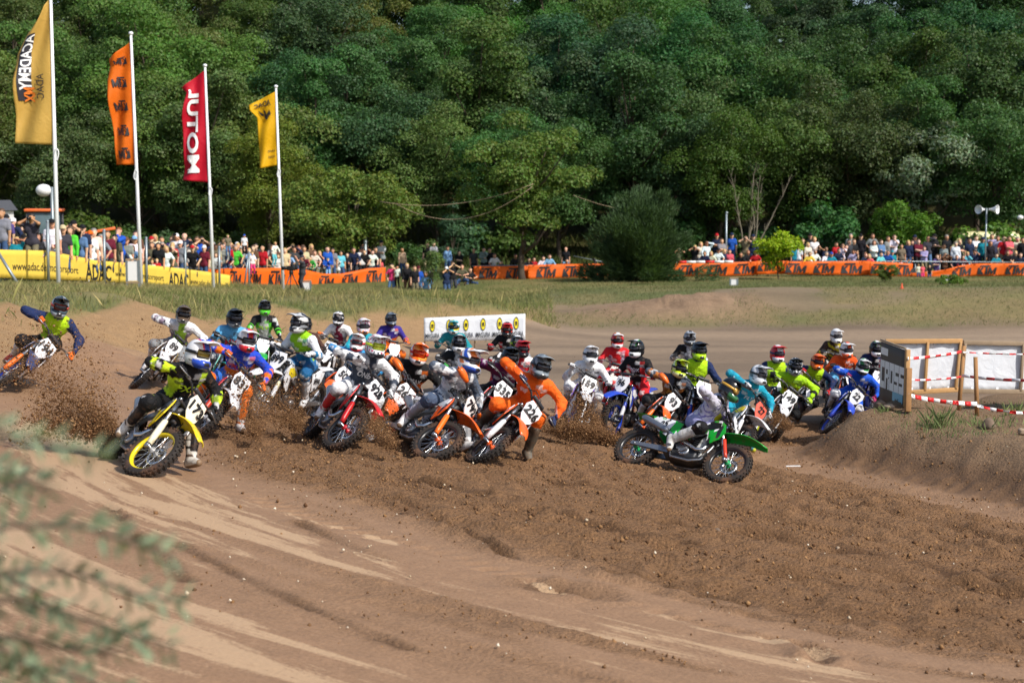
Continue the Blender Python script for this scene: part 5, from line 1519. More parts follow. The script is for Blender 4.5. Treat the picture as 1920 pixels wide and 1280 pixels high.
# dark feathery bush: many fine upright sprays
gen = np.random.default_rng(77)
C, Rr = crown_blobs(gen, 1.8, 4.1, 90, .1, 'round', (.35, .7))
C2 = np.stack([gen.normal(size=26) * 1.0, gen.normal(size=26) * 1.0, .15 + .6 * gen.random(26)], 1); C = np.concatenate([C, C2, C[:14] * 1.16]); Rr = np.concatenate([Rr, .3 + .3 * gen.random(26), .25 + .2 * gen.random(14)])
n = 44000; kk = gen.choice(130, n); u = gen.normal(size=(n, 3)); u /= np.linalg.norm(u, axis=1)[:, None]
P = C[kk] * np.array([1, 1, 1]) + u * (Rr[kk] * (.6 + .5 * gen.random(n)))[:, None]
dirs = (P - np.array([0, 0, .6])) * np.array([.7, .7, .55]); dirs /= np.linalg.norm(dirs, axis=1)[:, None]; dirs[:, 2] += .5
dirs += gen.normal(size=(n, 3)) * .35; dirs /= np.linalg.norm(dirs, axis=1)[:, None]
sd_ = np.cross(dirs, gen.normal(size=(n, 3))); sd_ /= np.linalg.norm(sd_, axis=1)[:, None]
Lh = (.16 + .22 * gen.random(n))[:, None]
V = np.stack([P - sd_ * .024, P + sd_ * .024, P + dirs * Lh], 1).reshape(-1, 3)
tone = (.65 + .7 * gen.random((n, 1))) * np.ones((1, 3))
cr = mesh_np('crown', V, np.arange(3 * n).reshape(n, 3), M_LEAF, False, np.repeat(tone, 3, 0))
b = MB()
for i in range(9):
    a = i * .7; b.tube([(.1 * math.cos(a), .1 * math.sin(a), -.3), (.5 * math.cos(a), .5 * math.sin(a), 1.2), (.9 * math.cos(a), .9 * math.sin(a), 3.0)], [.05, .035, .01], 5)
root = empty('juniper_bush', Matrix.Translation(at_ground(1200, 77.5)) @ Matrix.Diagonal((1.18, 1.18, .93, 1)))
tag(root, 'large dark feathery bush standing in front of the orange banner', 'bush')
obj('crown', cr, root, None, srgb('445a38')); obj('trunk', b.mesh('trunk', M_BARK, False), root)
# bare multi-stemmed shrub
def bare_shrub(pos, seed, hgt, label):
    g = random.Random(seed); b = MB()
    for i in range(6):
        a = g.random() * 6.28; p = Vector((.12 * math.cos(a), .12 * math.sin(a), -.2)); d = Vector((.22 * math.cos(a) + .08, .22 * math.sin(a), 1)).normalized()
        pts = [p]
        for j in range(7):
            d = (d + Vector((g.uniform(-.14, .16), g.uniform(-.12, .12), .02))).normalized(); p = p + d * hgt / 7; pts.append(p)
        b.tube(pts, [.07 * (1 - j / 8.5) for j in range(8)], 5)
        for j in range(3, 8):
            for q in range(3):
                e = (pts[j] - pts[j - 1]).normalized() + Vector((g.uniform(-.7, .7), g.uniform(-.7, .7), g.uniform(-.1, .5)))
                e.normalize(); l = g.uniform(.4, 1.0)
                b.tube([pts[j], pts[j] + e * l * .5 + Vector((0, 0, .05)), pts[j] + e * l], [.018, .012, .005], 4, False)
    root = tag(b.build('bare_shrub', M_PALEBARK, None, Matrix.Translation(pos), None, False), label, 'shrub')
bare_shrub(at_ground(1398, 91), 3, 5.6, 'leafless pale multi stemmed shrub behind the crowd')

# ------------------------------------------------------------------ grass
m, ns, ls, b = mat('grass_blades')
c = attr(ns, 'col'); ls.new(c, b.inputs['Base Color']); b.inputs['Roughness'].default_value = .7; b.inputs['Specular IOR Level'].default_value = .2
tr = ns.new('ShaderNodeBsdfTranslucent'); ls.new(c, tr.inputs['Color']); mx = ns.new('ShaderNodeMixShader'); mx.inputs[0].default_value = .3
ls.new(b.outputs[0], mx.inputs[1]); ls.new(tr.outputs[0], mx.inputs[2]); ls.new(mx.outputs[0], ns['Material Output'].inputs['Surface'])
M_GRASS = m
def blades(x, y, h, w, colA, colB, seed, lean=.35, zoff=-.02):
    gen = np.random.default_rng(seed); n = len(x)
    z = terrain(x, y) + zoff
    a = gen.random(n) * 6.283; hh = h * (.5 + .8 * gen.random(n)); ww = w * (.6 + .8 * gen.random(n))
    lx, ly = gen.normal(size=n) * lean * hh, gen.normal(size=n) * lean * hh
    cx, cy = np.cos(a) * ww, np.sin(a) * ww
    V = np.empty((n, 4, 3))
    V[:, 0] = np.stack([x - cx, y - cy, z], 1); V[:, 1] = np.stack([x + cx, y + cy, z], 1)
    V[:, 2] = np.stack([x + lx * .45 + cx * .7, y + ly * .45 + cy * .7, z + hh * .6], 1); V[:, 3] = np.stack([x + lx, y + ly, z + hh], 1)
    F = np.empty((n, 2, 3), dtype=int); k = np.arange(n) * 4
    F[:, 0] = np.stack([k, k + 1, k + 2], 1); F[:, 1] = np.stack([k, k + 2, k + 3], 1)
    t = np.clip(.5 + .9 * fbm(x * .35, y * .35, 3, seed) + .25 * gen.normal(size=n), 0, 1)[:, None]
    col = (np.array(colA)[None] * (1 - t) + np.array(colB)[None] * t) * (.75 + .5 * gen.random((n, 1)))
    return V.reshape(-1, 3), F.reshape(-1, 3), np.repeat(col, 4, 0)
def scatter(n, x0, x1, y0, y1, cond, seed):
    gen = np.random.default_rng(seed)
    x = gen.uniform(x0, x1, n); y = gen.uniform(y0, y1, n)
    k = cond(x, y, gen)
    return x[k], y[k]
def left_crest(x): return np.interp(x, [-14, -10, -9.3, -7.2, -4, -.6, 1.4], [28.8, 29.8, 38.0, 45.2, 48.8, 50.4, 52])
parts = []
x, y = scatter(110000, -24, 1.5, 30, 72, lambda x, y, g: (y - left_crest(x) + 1.6 * fbm(x * .8, y * .8, 3, 61) + g.normal(size=len(x)) * .5 > -.1) & (np.abs(x) < y * .36) & (fbm(x * .6, y * .6, 3, 70) > -.35), 1)
parts.append(blades(x, y, .22, .006, srgb('9e9264'), srgb('717c46'), 2))
x, y = scatter(2600, -16, 1.0, 30, 54, lambda x, y, g: (np.abs(y - left_crest(x) - .7) < 1.6) & (np.abs(x) < y * .36), 3)
parts.append(blades(x, y, .5, .006, srgb('b8a873'), srgb('98955a'), 4, .2))
x, y = scatter(16000, -13, 0, 24, 50, lambda x, y, g: (y < left_crest(x)) & (y > np.interp(x, [-14, -8.8, -8.2, -6.3, -4, -.9], [23, 26, 33, 40.5, 44, 47.5])) & (vnoise(x * 1.6, y * 1.6, 91) > .42), 12)
parts.append(blades(x, y, .16, .006, srgb('a89a6a'), srgb('6f8444'), 13, .5))
V = np.concatenate([p[0] for p in parts]); o = np.cumsum([0] + [len(p[0]) for p in parts[:-1]]); F = np.concatenate([p[1] + k for p, k in zip(parts, o)]); c = np.concatenate([p[2] for p in parts])
tag(obj('grass', mesh_np('grass', V, F, M_GRASS, False, c)), 'dry straw and green grass on the left bank', kind='stuff')
x, y = scatter(100000, 1, 34, 53, 92, lambda x, y, g: (np.abs(x) < y * .36) & (fbm(x * .22 + 5, y * .3, 3, 64) < .3) & (np.exp(-(((x - 5.6) / 2.3) ** 2 + ((y - 56) / 1.6) ** 2)) < .35), 5)
x2, y2 = scatter(14000, -14, 1, 60, 92, lambda x, y, g: (np.abs(x) < y * .36), 6)
V, F, c = blades(np.append(x, x2), np.append(y, y2), 10 * .010, .007, srgb('857f58'), srgb('687446'), 7, .5)
tag(obj('grass', mesh_np('grass', V, F, M_GRASS, False, c)), 'short mown grass on the far bank below the orange banners', kind='stuff')
x, y = scatter(26000, -45, 45, 90, 104, lambda x, y, g: (np.abs(x) < y * .36), 8)
V, F, c = blades(x, y, .5, .03, srgb('5c5a2e'), srgb('4a5a2c'), 9, .4)
tag(obj('grass', mesh_np('grass', V, F, M_GRASS, False, c)), 'tall rough grass at the foot of the wood', kind='stuff')
# weeds in front of the white panels
parts = []
for px, py, hh, n, sp_ in ((1757, 800, .34, 40, .08), (1745, 800, .12, 60, .3), (1800, 812, .10, 120, .35), (1840, 800, .16, 140, .35), (1905, 780, .28, 26, .10), (1830, 760, .1, 50, .3), (1655, 772, .12, 26, .06), (1690, 775, .08, 30, .12)):
    p, d = ground_at(px, py)
    gen = np.random.default_rng(px)
    parts.append(blades(p.x + gen.normal(size=2 * n) * sp_, p.y + gen.normal(size=2 * n) * sp_, hh * .9, .005, srgb('88965e'), srgb('66784a'), px, .35))
for i, (V, F, c) in enumerate(parts):
    tag(obj('weed', mesh_np('weed', V, F, M_GRASS, False, c)), ['tall green weed tuft right of the CROSS board', 'low weeds at the foot of the tall tuft', 'low weeds between tall tuft and free post', 'leafy weeds behind the large rock', 'tall thin weed at the right end of the white panels', 'sparse weeds under the second white panel', 'small weed tuft at the board by the stones', 'small weeds on the mound edge by the board'][i], 'weed', 'weeds on the mound')
# ------------------------------------------------------------------ banners, flags, fences, boards
def cloth_mat(name, c, trans=.25, rough=.6):
    m, ns, ls, b = mat(name)
    v = objvec(ns)
    out = mixc(ns, ls, noise_tex(ns, ls, 3, 4, .6, v), tuple(x * .88 for x in c), c)
    ls.new(out, b.inputs['Base Color']); b.inputs['Roughness'].default_value = rough; b.inputs['Specular IOR Level'].default_value = .3
    tr = ns.new('ShaderNodeBsdfTranslucent'); ls.new(out, tr.inputs['Color'])
    mx = ns.new('ShaderNodeMixShader'); mx.inputs[0].default_value = trans
    bump(ns, ls, b, noise_tex(ns, ls, 5, 3, .5, v, 1.0), .35, .05)
    ls.new(b.outputs[0], mx.inputs[1]); ls.new(tr.outputs[0], mx.inputs[2]); ls.new(mx.outputs[0], ns['Material Output'].inputs['Surface'])
    return m
M_ORBAN = cloth_mat('orange_banner_cloth', srgb('f06a12'), .15)
M_YEBAN = cloth_mat('yellow_banner_cloth', srgb('f6d458'), .15)
M_GALV = plain('galvanised_steel', srgb('8d979c'), .45, .6, .12, 14, .1)
M_WPAINT = plain('white_painted_metal', srgb('e6e8ea'), .4, 0, .05, 6)
M_WOOD = plain('raw_timber', srgb('b98f5c'), .75, 0, .22, 9, .25)
M_OLDWOOD = plain('weathered_timber', srgb('96826a'), .8, 0, .25, 9, .3)
M_POSTW = plain('round_timber_post', srgb('9a7146'), .8, 0, .25, 9, .3)
M_TARP = cloth_mat('white_sheeting', srgb('e2e6ec'), .12, .5)
M_BLACKINK = plain('black_banner_print', srgb('16181b'), .6, 0, .1, 9)
M_DARKINK = plain('charcoal_print', srgb('24262c'), .6, 0, .1, 9)
M_RED = plain('red_plastic', srgb('d22222'), .5, 0, .08, 9)
M_WHITE = plain('white_plastic', srgb('e8e8e8'), .5, 0, .05, 9)
M_STONE = plain('field_stone', srgb('9a8670'), .85, 0, .3, 7, .5)
M_GLASS = plain('dark_glass', srgb('1c2428'), .08, 0, .1, 3)

def pl(pts, t):
    """point at parameter t (0..1 by index of x) on a polyline of (x, ...) tuples"""
    xs = [p[0] for p in pts]
    return [float(np.interp(t, xs, [p[k] for p in pts])) for k in range(1, len(pts[0]))]

def banner(name, mat_, path, label, group, cat='banner', nx=60, ny=5, wave=.05, seed=0, step=None):
    """path: (px, top py, bottom py, depth); returns root and a function from (px, v 0..1) to a surface point"""
    x0, x1 = path[0][0], path[-1][0]
    def f(px, v, off=0.0):
        t, bt, d = pl(path, px)
        p = at(px, t + (bt - t) * v, d)
        w = wave * (math.sin(px * .11 + seed) * .6 + math.sin(px * .043 + seed * 2 + v * 2.2) + .5 * math.sin(px * .23 + v * 3 + seed)) * (.35 + .65 * math.sin(math.pi * min(1, .15 + v * .8)))
        return p + Vector((0, w - off, 0))
    b = MB(); b.grid([[f(x0 + (x1 - x0) * i / nx, j / ny) for j in range(ny + 1)] for i in range(nx + 1)], .004)
    o = b.build(name, mat_)
    tag(o, label, cat, group)
    return o, f

def ktm_on(o, f, px, w, v0=.14, v1=.88, mirror=False):
    bm = cut_bm(fit_bm(poly_bm(KTM), w, v1 - v0, px, 0), 8, 3)
    wrap_bm(bm, lambda x, y: f(x, (v0 + v1) / 2 - y, .03), 'sponsor_lettering', M_BLACKINK, o)
def text_on(o, f, s, px, w, v0, v1, ink, bold=.0, nx=14):
    bm = cut_bm(fit_bm(text_bm(s, 1, bold), w, v1 - v0, px, 0), nx, 3)
    wrap_bm(bm, lambda x, y: f(x, (v0 + v1) / 2 - y, .03), 'sponsor_lettering', ink, o)

# yellow banner on the left bank
YP = [(-70, 466, 520, 49.5), (0, 468, 521, 51), (90, 470, 524, 54), (180, 488, 527, 58), (250, 494, 531, 61), (330, 502, 540, 65), (400, 511, 550, 69), (432, 516, 553, 70)]
o, f = banner('yellow_banner', M_YEBAN, YP, 'long yellow banner with black web address on the left bank', None, nx=180, wave=.035, seed=2)
text_on(o, f, 'www.adac.de/motorsport', 86, 124, .42, .80, M_BLACKINK, .01, 30)
text_on(o, f, 'ADAC', 185, 48, .2, .98, M_BLACKINK, .025)
text_on(o, f, 'www.adac.de/motorsport', 262, 92, .42, .80, M_BLACKINK, .01, 30)
text_on(o, f, 'ADAC', 335, 37, .25, .98, M_BLACKINK, .025)
text_on(o, f, 'www.adac.de/motorsport', 393, 72, .40, .80, M_BLACKINK, .01, 30)
# orange banners
GB = 'orange sponsor banners along the spectator fence'
K1 = [(385, 505, 535, 71.5), (430, 503, 539, 73), (530, 502, 540, 76), (570, 505, 541, 77.5), (605, 513, 540, 78.5), (640, 513, 538, 79.5), (690, 503, 536, 80.3), (723, 501, 533, 81)]
o, f = banner('orange_banner', M_ORBAN, K1, 'sagging orange banner below the crowd beside the television camera', GB, nx=70, seed=1)
for px, w in ((440, 26), (478, 26), (519, 32), (612, 30), (656, 31), (701, 31)): ktm_on(o, f, px, w)
K2 = [(888, 499, 525, 82), (940, 499, 524, 82.3), (995, 498, 525, 82.6)]
o, f = banner('orange_banner', M_ORBAN, K2, 'short orange banner left of the roadside oak', GB, nx=24, seed=3)
for px in (915, 966): ktm_on(o, f, px, 36)
K3 = [(990, 497, 523.5, 82.2), (1060, 495, 522, 82.8), (1150, 494, 521, 83.3), (1252, 495, 519, 83.8)]
o, f = banner('orange_banner', M_ORBAN, K3, 'orange banner between the roadside oak and the dark bush', GB, nx=40, seed=4)
for px in (1024, 1073, 1128, 1180, 1232): ktm_on(o, f, px, 38)
K4 = [(1250, 494, 519, 83.6), (1300, 493, 518.5, 83.8), (1360, 492, 517.5, 84), (1420, 490, 515, 84.2)]
o, f = banner('orange_banner', M_ORBAN, K4, 'orange banner under the red and white rail right of the bush', GB, nx=34, seed=5)
for px in (1290, 1344, 1396): ktm_on(o, f, px, 40)
K5 = [(1418, 489, 514.5, 84), (1478, 489, 513.5, 84.2)]
o, f = banner('orange_banner', M_ORBAN, K5, 'narrow orange banner behind the small yellow green tree', GB, nx=16, seed=6)
ktm_on(o, f, 1437, 35, .15, .75)
K6 = [(1474, 490, 514, 83.8), (1540, 490, 515, 84), (1633, 489, 516, 84.2)]
o, f = banner('orange_banner', M_ORBAN, K6, 'orange banner right of the small yellow green tree', GB, nx=34, seed=7)
for px in (1492, 1545, 1597): ktm_on(o, f, px, 41)
K7 = [(1630, 490, 516, 83.8), (1690, 493, 518, 84), (1712, 494, 519, 84.1)]
o, f = banner('orange_banner', M_ORBAN, K7, 'orange banner with drooping end left of the banner gap', GB, nx=20, seed=8)
for px in (1650, 1697): ktm_on(o, f, px, 37)
K8 = [(1708, 512, 520, 84), (1770, 506, 519.5, 84), (1800, 498, 518.5, 84), (1830, 494, 517.5, 84), (1990, 493, 516, 84)]
o, f = banner('orange_banner', M_ORBAN, K8, 'orange banner with sunken left end under the loudspeaker mast', GB, nx=46, seed=9)
for px in (1803, 1850, 1903): ktm_on(o, f, px, 38)

# flags: cloth hangs beside the pole on its left, seen from the back so that the print is mirrored
def flag_pole(px0, py0, px1, py1, d, label, ball=True):
    a = at(px0, py0, d); c = at(px1, py1, d)
    g = tz(a.x, a.y); a = a + (a - c) * ((a.z - g + .3) / (c.z - a.z))
    root = empty('flagpole', Matrix.Translation(a)); tag(root, label, 'flagpole', 'white flagpoles')
    v = c - a
    b = MB(); b.tube([(0, 0, 0), v * .5, v], [.075, .062, .045], 14); b.build('pole', M_WPAINT, root)
    b = MB(); b.sphere(v + Vector((0, 0, .06)), .09, 12, 8, (1, 1, .8)); b.build('cap', M_WPAINT, root)
    q = v * (1 - 1 / 1.0)
    return root, a, c
def flag(name, m_, path, d, label, wave=.12, seed=0, ny=52, nx=20):
    """path: (py, left px, right px): the cloth between two edges, row by row"""
    y0, y1 = path[0][0], path[-1][0]
    def f(u, v, off=0.0):
        py = y0 + (y1 - y0) * v
        l, r, dy = pl(path, py)
        p = at(l + (r - l) * u, py + dy * (1 - u), d)
        w = wave * ((1 - u) ** .8) * (math.sin(u * 7 + v * 6 + seed) + .6 * math.sin(v * 15 + u * 3 + seed * 2))
        return p + Vector((0, w - off, 0))
    b = MB(); b.grid([[f(i / nx, j / ny) for j in range(ny + 1)] for i in range(nx + 1)], .003)
    o = b.build(name, m_); tag(o, label, 'flag', 'flags on the white poles')
    return o, f
def print_on(o, f, bm, ink, nx=6, ny=6, off=.02):
    cut_bm(bm, nx, ny)
    wrap_bm(bm, lambda x, y: f(x, y, off), 'flag_print', ink, o)
def rope_loop(px, py, d, label, r=.12):
    c = at(px, py, d); b = MB()
    b.tube([c + Vector((r * .5 * math.sin(t) * (1 + .3 * math.sin(2 * t)), -.06, r * 1.6 * math.cos(t))) for t in np.linspace(0, 6.28, 15)], .022, 6, False)
    tag(b.build('rope_loop', M_WPAINT), label, 'rope', 'halyard loops on the flagpoles')
M_GOLD = cloth_mat('gold_flag_cloth', srgb('dcb65c'), .35)
M_FORANGE = cloth_mat('orange_flag_cloth', srgb('f07a14'), .35)
M_FRED = cloth_mat('red_flag_cloth', srgb('cf1330'), .3)
M_FYEL = cloth_mat('yellow_flag_cloth', srgb('f2c012'), .35)
D1, D2, D3, D4 = 51.5, 59.0, 65.5, 70.0
flag_pole(108, 470, 95, -8, D1, 'tall white flagpole carrying the gold flag at the left edge')
flag_pole(263, 490, 245.5, 66, D2, 'white flagpole carrying the orange flag')
flag_pole(399, 505, 384.5, 126, D3, 'white flagpole carrying the red flag')
flag_pole(531, 545, 517.5, 165, D4, 'white flagpole carrying the yellow flag beside the television camera')
# gold flag
o, f = flag('gold_flag', M_GOLD, [(-4, 74, 92, 36), (40, 52, 93, 22), (90, 31, 95, 12), (150, 28, 97, 0), (210, 30, 99, 0), (272, 28, 101, -3)], D1, 'large gold flag with mirrored dark and white lettering at the left', .16, 1)
bm = poly_bm([[(.10, .20), (.44, .20), (.44, .70), (.10, .70)]]); print_on(o, f, bm, plain('flag_dark_panel', srgb('2b2a33'), .6), 8, 24, .03)
bm = fit_bm(text_bm('ACADEMY', 1, .02), .42, .3, .30, .42, math.pi / 2, False)
for v in bm.verts: v.co.x, v.co.y = v.co.x, v.co.y
print_on(o, f, bm, M_WHITEINK, 6, 14, .055)
bm = fit_bm(text_bm('MX', 1, .03), .10, .28, .38, .66, math.pi / 2); print_on(o, f, bm, plain('flag_orange_ink', srgb('e07820'), .6), 4, 5, .06)
bm = fit_bm(text_bm('ADAC', 1, .0), .17, .22, .68, .60, math.pi / 2); print_on(o, f, bm, M_DARKINK, 4, 8, .05)
rope_loop(107, 290, D1, 'white halyard loop below the gold flag')
# orange flag
o, f = flag('orange_flag', M_FORANGE, [(78, 204, 244, 33), (120, 206, 246, 2), (150, 202, 247, 0), (200, 206, 249, 0), (250, 213, 251, 0), (300, 217, 252, 4), (309, 216, 253, 0)], D2, 'orange flag with five mirrored black logos', .14, 2)
for v in (.14, .33, .52, .72, .90):
    bm = fit_bm(poly_bm(KTM), .62, .085, .5, v, math.pi, False)
    for q in bm.verts: q.co.x = q.co.x
    print_on(o, f, bm, M_BLACKINK, 6, 4, .05)
rope_loop(255, 328, D2, 'white halyard loop below the orange flag')
# red flag
o, f = flag('red_flag', M_FRED, [(132, 340, 383, 33), (170, 350, 385, 4), (220, 342, 386, 0), (270, 343, 388, 0), (310, 345, 389, 6), (342, 341, 390, -4)], D3, 'red flag with large mirrored white lettering', .14, 3)
bm = fit_bm(text_bm('MOTUL', 1, .03), .78, .5, .42, .52, -math.pi / 2)
print_on(o, f, bm, M_WHITEINK, 8, 18, .05)
rope_loop(395, 360, D3, 'white halyard loop below the red flag')
# yellow flag
o, f = flag('yellow_flag', M_FYEL, [(172, 466, 516, 26), (200, 470, 517, 8), (220, 482, 518, 0), (260, 484, 518.5, 0), (310, 488, 519, 6)], D4, 'yellow flag with mirrored black letters and black eagle', .12, 4)
bm = fit_bm(text_bm('ADAC', 1, .02), .62, .10, .5, .12, math.pi); print_on(o, f, bm, M_BLACKINK, 6, 4, .05)
eagle = [[(.0, -.9), (.16, -.5), (.14, .1), (.3, .15), (.42, .5), (.28, .45), (.3, .75), (.16, .55), (.14, .85), (.02, .55), (0, .95), (-.02, .55), (-.14, .85), (-.16, .55), (-.3, .75), (-.28, .45), (-.42, .5), (-.3, .15), (-.14, .1), (-.16, -.5)],
         [(.14, .1), (.5, -.2), (.85, -.75), (.95, -.1), (.8, .3), (.62, .1), (.55, .4), (.42, .15)], [(-.14, .1), (-.42, .15), (-.55, .4), (-.62, .1), (-.8, .3), (-.95, -.1), (-.85, -.75), (-.5, -.2)]]
bm = fit_bm(poly_bm(eagle), .52, .17, .5, .30); print_on(o, f, bm, M_BLACKINK, 6, 6, .055)
for s_, v, w in (('Schleswig', .80, .42), ('Holstein', .87, .38)):
    bm = fit_bm(text_bm(s_, 1, .0), w, .045, .72, v, math.pi); print_on(o, f, bm, M_BLACKINK, 4, 1, .03)
rope_loop(523, 325, D4, 'white halyard loop below the yellow flag')

# white advertising banner between the tracks
MP = [(795, 596, 640, 45.3), (985, 588, 637, 45.6)]
o, f = banner('advertising_banner', M_TARP, MP, 'long white banner with yellow ovals standing behind the pack', None, nx=40, wave=.012, seed=3)
M_OVAL = plain('yellow_print', srgb('e6d21c'), .6)
for i, px in enumerate((811, 842, 874, 906, 937, 968)):
    bm = poly_bm([[(math.cos(t) * .5, math.sin(t) * .5) for t in np.linspace(0, 6.283, 21)[:-1]]]); bm = fit_bm(bm, 9.6, .50, px, 0)
    wrap_bm(bm, lambda x, y: f(x, .35 - y, .014), 'banner_emblem', M_OVAL, o)
    ring = [[(math.cos(t) * .5, math.sin(t) * .5), (math.cos(t2) * .5, math.sin(t2) * .5), (math.cos(t2) * .42, math.sin(t2) * .42), (math.cos(t) * .42, math.sin(t) * .42)] for t, t2 in zip(np.linspace(0, 6.283, 17)[:-1], np.linspace(0, 6.283, 17)[1:])]
    mark = [[(-.22, .14), (.22, .14), (.22, .04), (-.22, .04)], [(-.22, .05), (-.10, .05), (-.12, -.2), (-.2, -.2)], [(.22, .05), (.10, .05), (.12, -.2), (.2, -.2)], [(-.05, .05), (.05, .05), (.04, -.16), (-.04, -.16)]]
    bm = fit_bm(poly_bm(ring + mark), 9.6, .50, px, 0)
    wrap_bm(bm, lambda x, y: f(x, .35 - y, .022), 'emblem_mark', M_BLACKINK, o)
    text_on(o, f, 'MAGURA', px, 27, .66, .86, M_DARKINK, .02, 4)
b = MB()
for px in (796, 842, 890, 938, 984):
    t, bt, d = pl(MP, px); p = at(px, (t + bt) / 2, d); p.y += .06; g = tz(p.x, p.y)
    b2 = MB(); b2.tube([(p.x, p.y, g - .1), (p.x, p.y, at(px, t, d).z)], .025, 6); b2.build('banner_stake', M_OLDWOOD, o)

# ------------------------------------------------------------------ spectator fence
def post(px, py0, py1, d, r, label, name='fence_post', m_=None, lean=0.0, group='grey steel fence posts'):
    top = at(px + lean, py0, d); bot = at(px, py1, d)
    g = tz(bot.x, bot.y); bot.z = min(bot.z, g - .1)
    b = MB(); b.tube([bot, top], r, 10); b.lathe([(r * 1.1, 0), (r * 1.15, .03), (r * .6, .06), (.001, .07)], 10, 'z', tuple(top))
    tag(b.build(name, m_ or M_GALV), label, 'post', group)
lp = [(89, 416, 470, 53.6), (195, 433, 489, 58.4), (274, 447, 498, 62), (347, 457, 505, 66), (411, 464, 512, 69)]
for i, (px, a, c, d) in enumerate(lp):
    post(px, a, c, d, .055, ['grey fence post left of the gold flag pole base', 'grey fence post between gold and orange flags', 'grey fence post right of the orange flag pole', 'grey fence post left of the red flag pole', 'grey fence post right of the red flag pole'][i])
post(457, 478, 545, 71, .04, 'slanted grey brace right of the yellow banner end', lean=9)
post(467, 474, 549, 71, .045, 'upright grey post paired with the slanted brace')
post(40, 476, 514, 50.0, .05, 'slanted grey brace in front of the yellow banner', lean=-42)
def rail(pts, r, label, m_=None, name='rail'):
    b = MB(); b.tube(pts, r, 8); tag(b.build(name, m_ or M_GALV), label, 'rail')
rail([at(330, 503, 66.5), at(432, 503.5, 74.2), at(530, 502, 77)], .03, 'grey top rail above the first orange banner')
rail([at(530, 502, 77), at(640, 503.5, 80.4), at(722, 503, 81.6)], .03, 'grey top rail above the sagging orange banner')
rail([at(885, 499, 82.6), at(995, 497.5, 83), at(1250, 494.5, 84)], .03, 'grey top rail of the fence behind the roadside oak')
rail([at(1372, 491.5, 84.6), at(1630, 489.5, 84.8), at(1990, 492.5, 84.6)], .03, 'grey top rail of the long fence on the right')
rail([at(1075, 480, 85), at(1140, 493, 85)], .025, 'short slanting handrail beside the push chair')
for i, px in enumerate((602, 640, 676, 722)): post(px, 502, 540, 81.2, .03, 'thin fence post %s of the sagging orange banner' % ['left of the middle', 'in the middle', 'right of the middle', 'at the right end'][i], group='thin fence posts')
NTH = 'first second third fourth fifth sixth seventh eighth ninth tenth eleventh twelfth thirteenth fourteenth fifteenth sixteenth seventeenth eighteenth nineteenth twentieth'.split() + ['twenty-first', 'twenty-second', 'twenty-third', 'twenty-fourth', 'twenty-fifth']
for i, px in enumerate(range(888, 1990, 46)):
    p = at(px, 500, 84.6); g = tz(p.x, p.y)
    b = MB(); b.tube([(p.x, p.y, g - .1), (p.x, p.y, p.z + .15)], .028, 6)
    tag(b.build('fence_post', M_GALV), '%s thin steel post behind the orange banners counted from the left' % NTH[i], 'post', 'thin posts behind the orange banners')
# red and white barrier rail
for i in range(7):
    a, c = at(1252 + i * 17.5, 491.6 - .15 * i, 83.3), at(1252 + (i + 1) * 17.5, 491.5 - .15 * i, 83.3)
    if i == 0:
        BR = empty('barrier_rail', Matrix.Translation(a)); tag(BR, 'red and white striped barrier rail above the orange banner', 'barrier'); a0 = a
    b = MB(); b.tube([a - a0, c - a0], .07, 8); b.build('rail_section', M_WHITE if i in (0, 2, 3, 5, 6) else M_RED, BR)
# marshals' boxes and white information frames
def frame_box(px, py, d, w, h, label, leg=.45):
    c = at(px, py, d); root = empty('notice_frame', Matrix.Translation(c)); tag(root, label, 'notice frame', 'white notice frames')
    b = MB(); b.box((0, 0, 0), (w * .82, .03, h * .86)); b.build('board', M_WHITE, root)
    for s in (1, -1):
        b = MB(); b.box((s * w / 2, 0, -leg / 2), (.07, .07, h + leg)); b.build('frame_post', M_GALV, root)
    for s in (1, -1):
        b = MB(); b.box((0, 0, s * h / 2), (w + .06, .075, .06)); b.build('frame_bar', M_OLDWOOD, root)
frame_box(1376, 530, 71, .32, .42, 'white notice frame on the grass right of the dark bush')
frame_box(1772, 522, 73, .32, .30, 'white notice frame on the grass near the banner gap', .3)
frame_box(573, 540, 69, .45, .62, 'white notice frame beside the television cameraman', .2)
frame_box(249, 508, 55, .42, .80, 'white notice frame in front of the yellow banner', .3)
# poles, lamps, loudspeakers
def lamp(px, py, d, r, post_px, label, m_=None):
    c = at(px, py, d); p = at(post_px, py, d); g = tz(p.x, p.y)
    root = empty('globe_lamp', Matrix.Translation((p.x, p.y, g))); tag(root, label, 'lamp', 'white globe lamps')
    b = MB(); b.tube([(0, 0, -.2), (0, 0, c.z - g + .12)], .06, 10); b.build('post', M_GALV, root)
    b = MB(); b.sphere((c.x - p.x, 0, c.z - g), r, 16, 10, (1, 1, .8)); b.build('globe', M_WHITE, root)
    b = MB(); b.tube([(0, 0, c.z - g + .06), ((c.x - p.x) * .6, 0, c.z - g + .06)], .05, 8); b.build('arm', M_GALV, root)
lamp(82, 357, 56, .28, 97, 'white globe lamp on grey post at the left edge')
lamp(1913, 408, 88, .17, 1925, 'white globe lamp at the right edge')
p = at(1848, 455, 85); g = tz(p.x, p.y); top = at(1848, 392, 85).z
LS = empty('loudspeaker_mast', Matrix.Translation((p.x, p.y, g))); tag(LS, 'mast with two white horn loudspeakers on the right', 'loudspeaker')
b = MB(); b.tube([(0, 0, -.2), (0, 0, top - g + .05)], .045, 10); b.build('mast', M_GALV, LS)
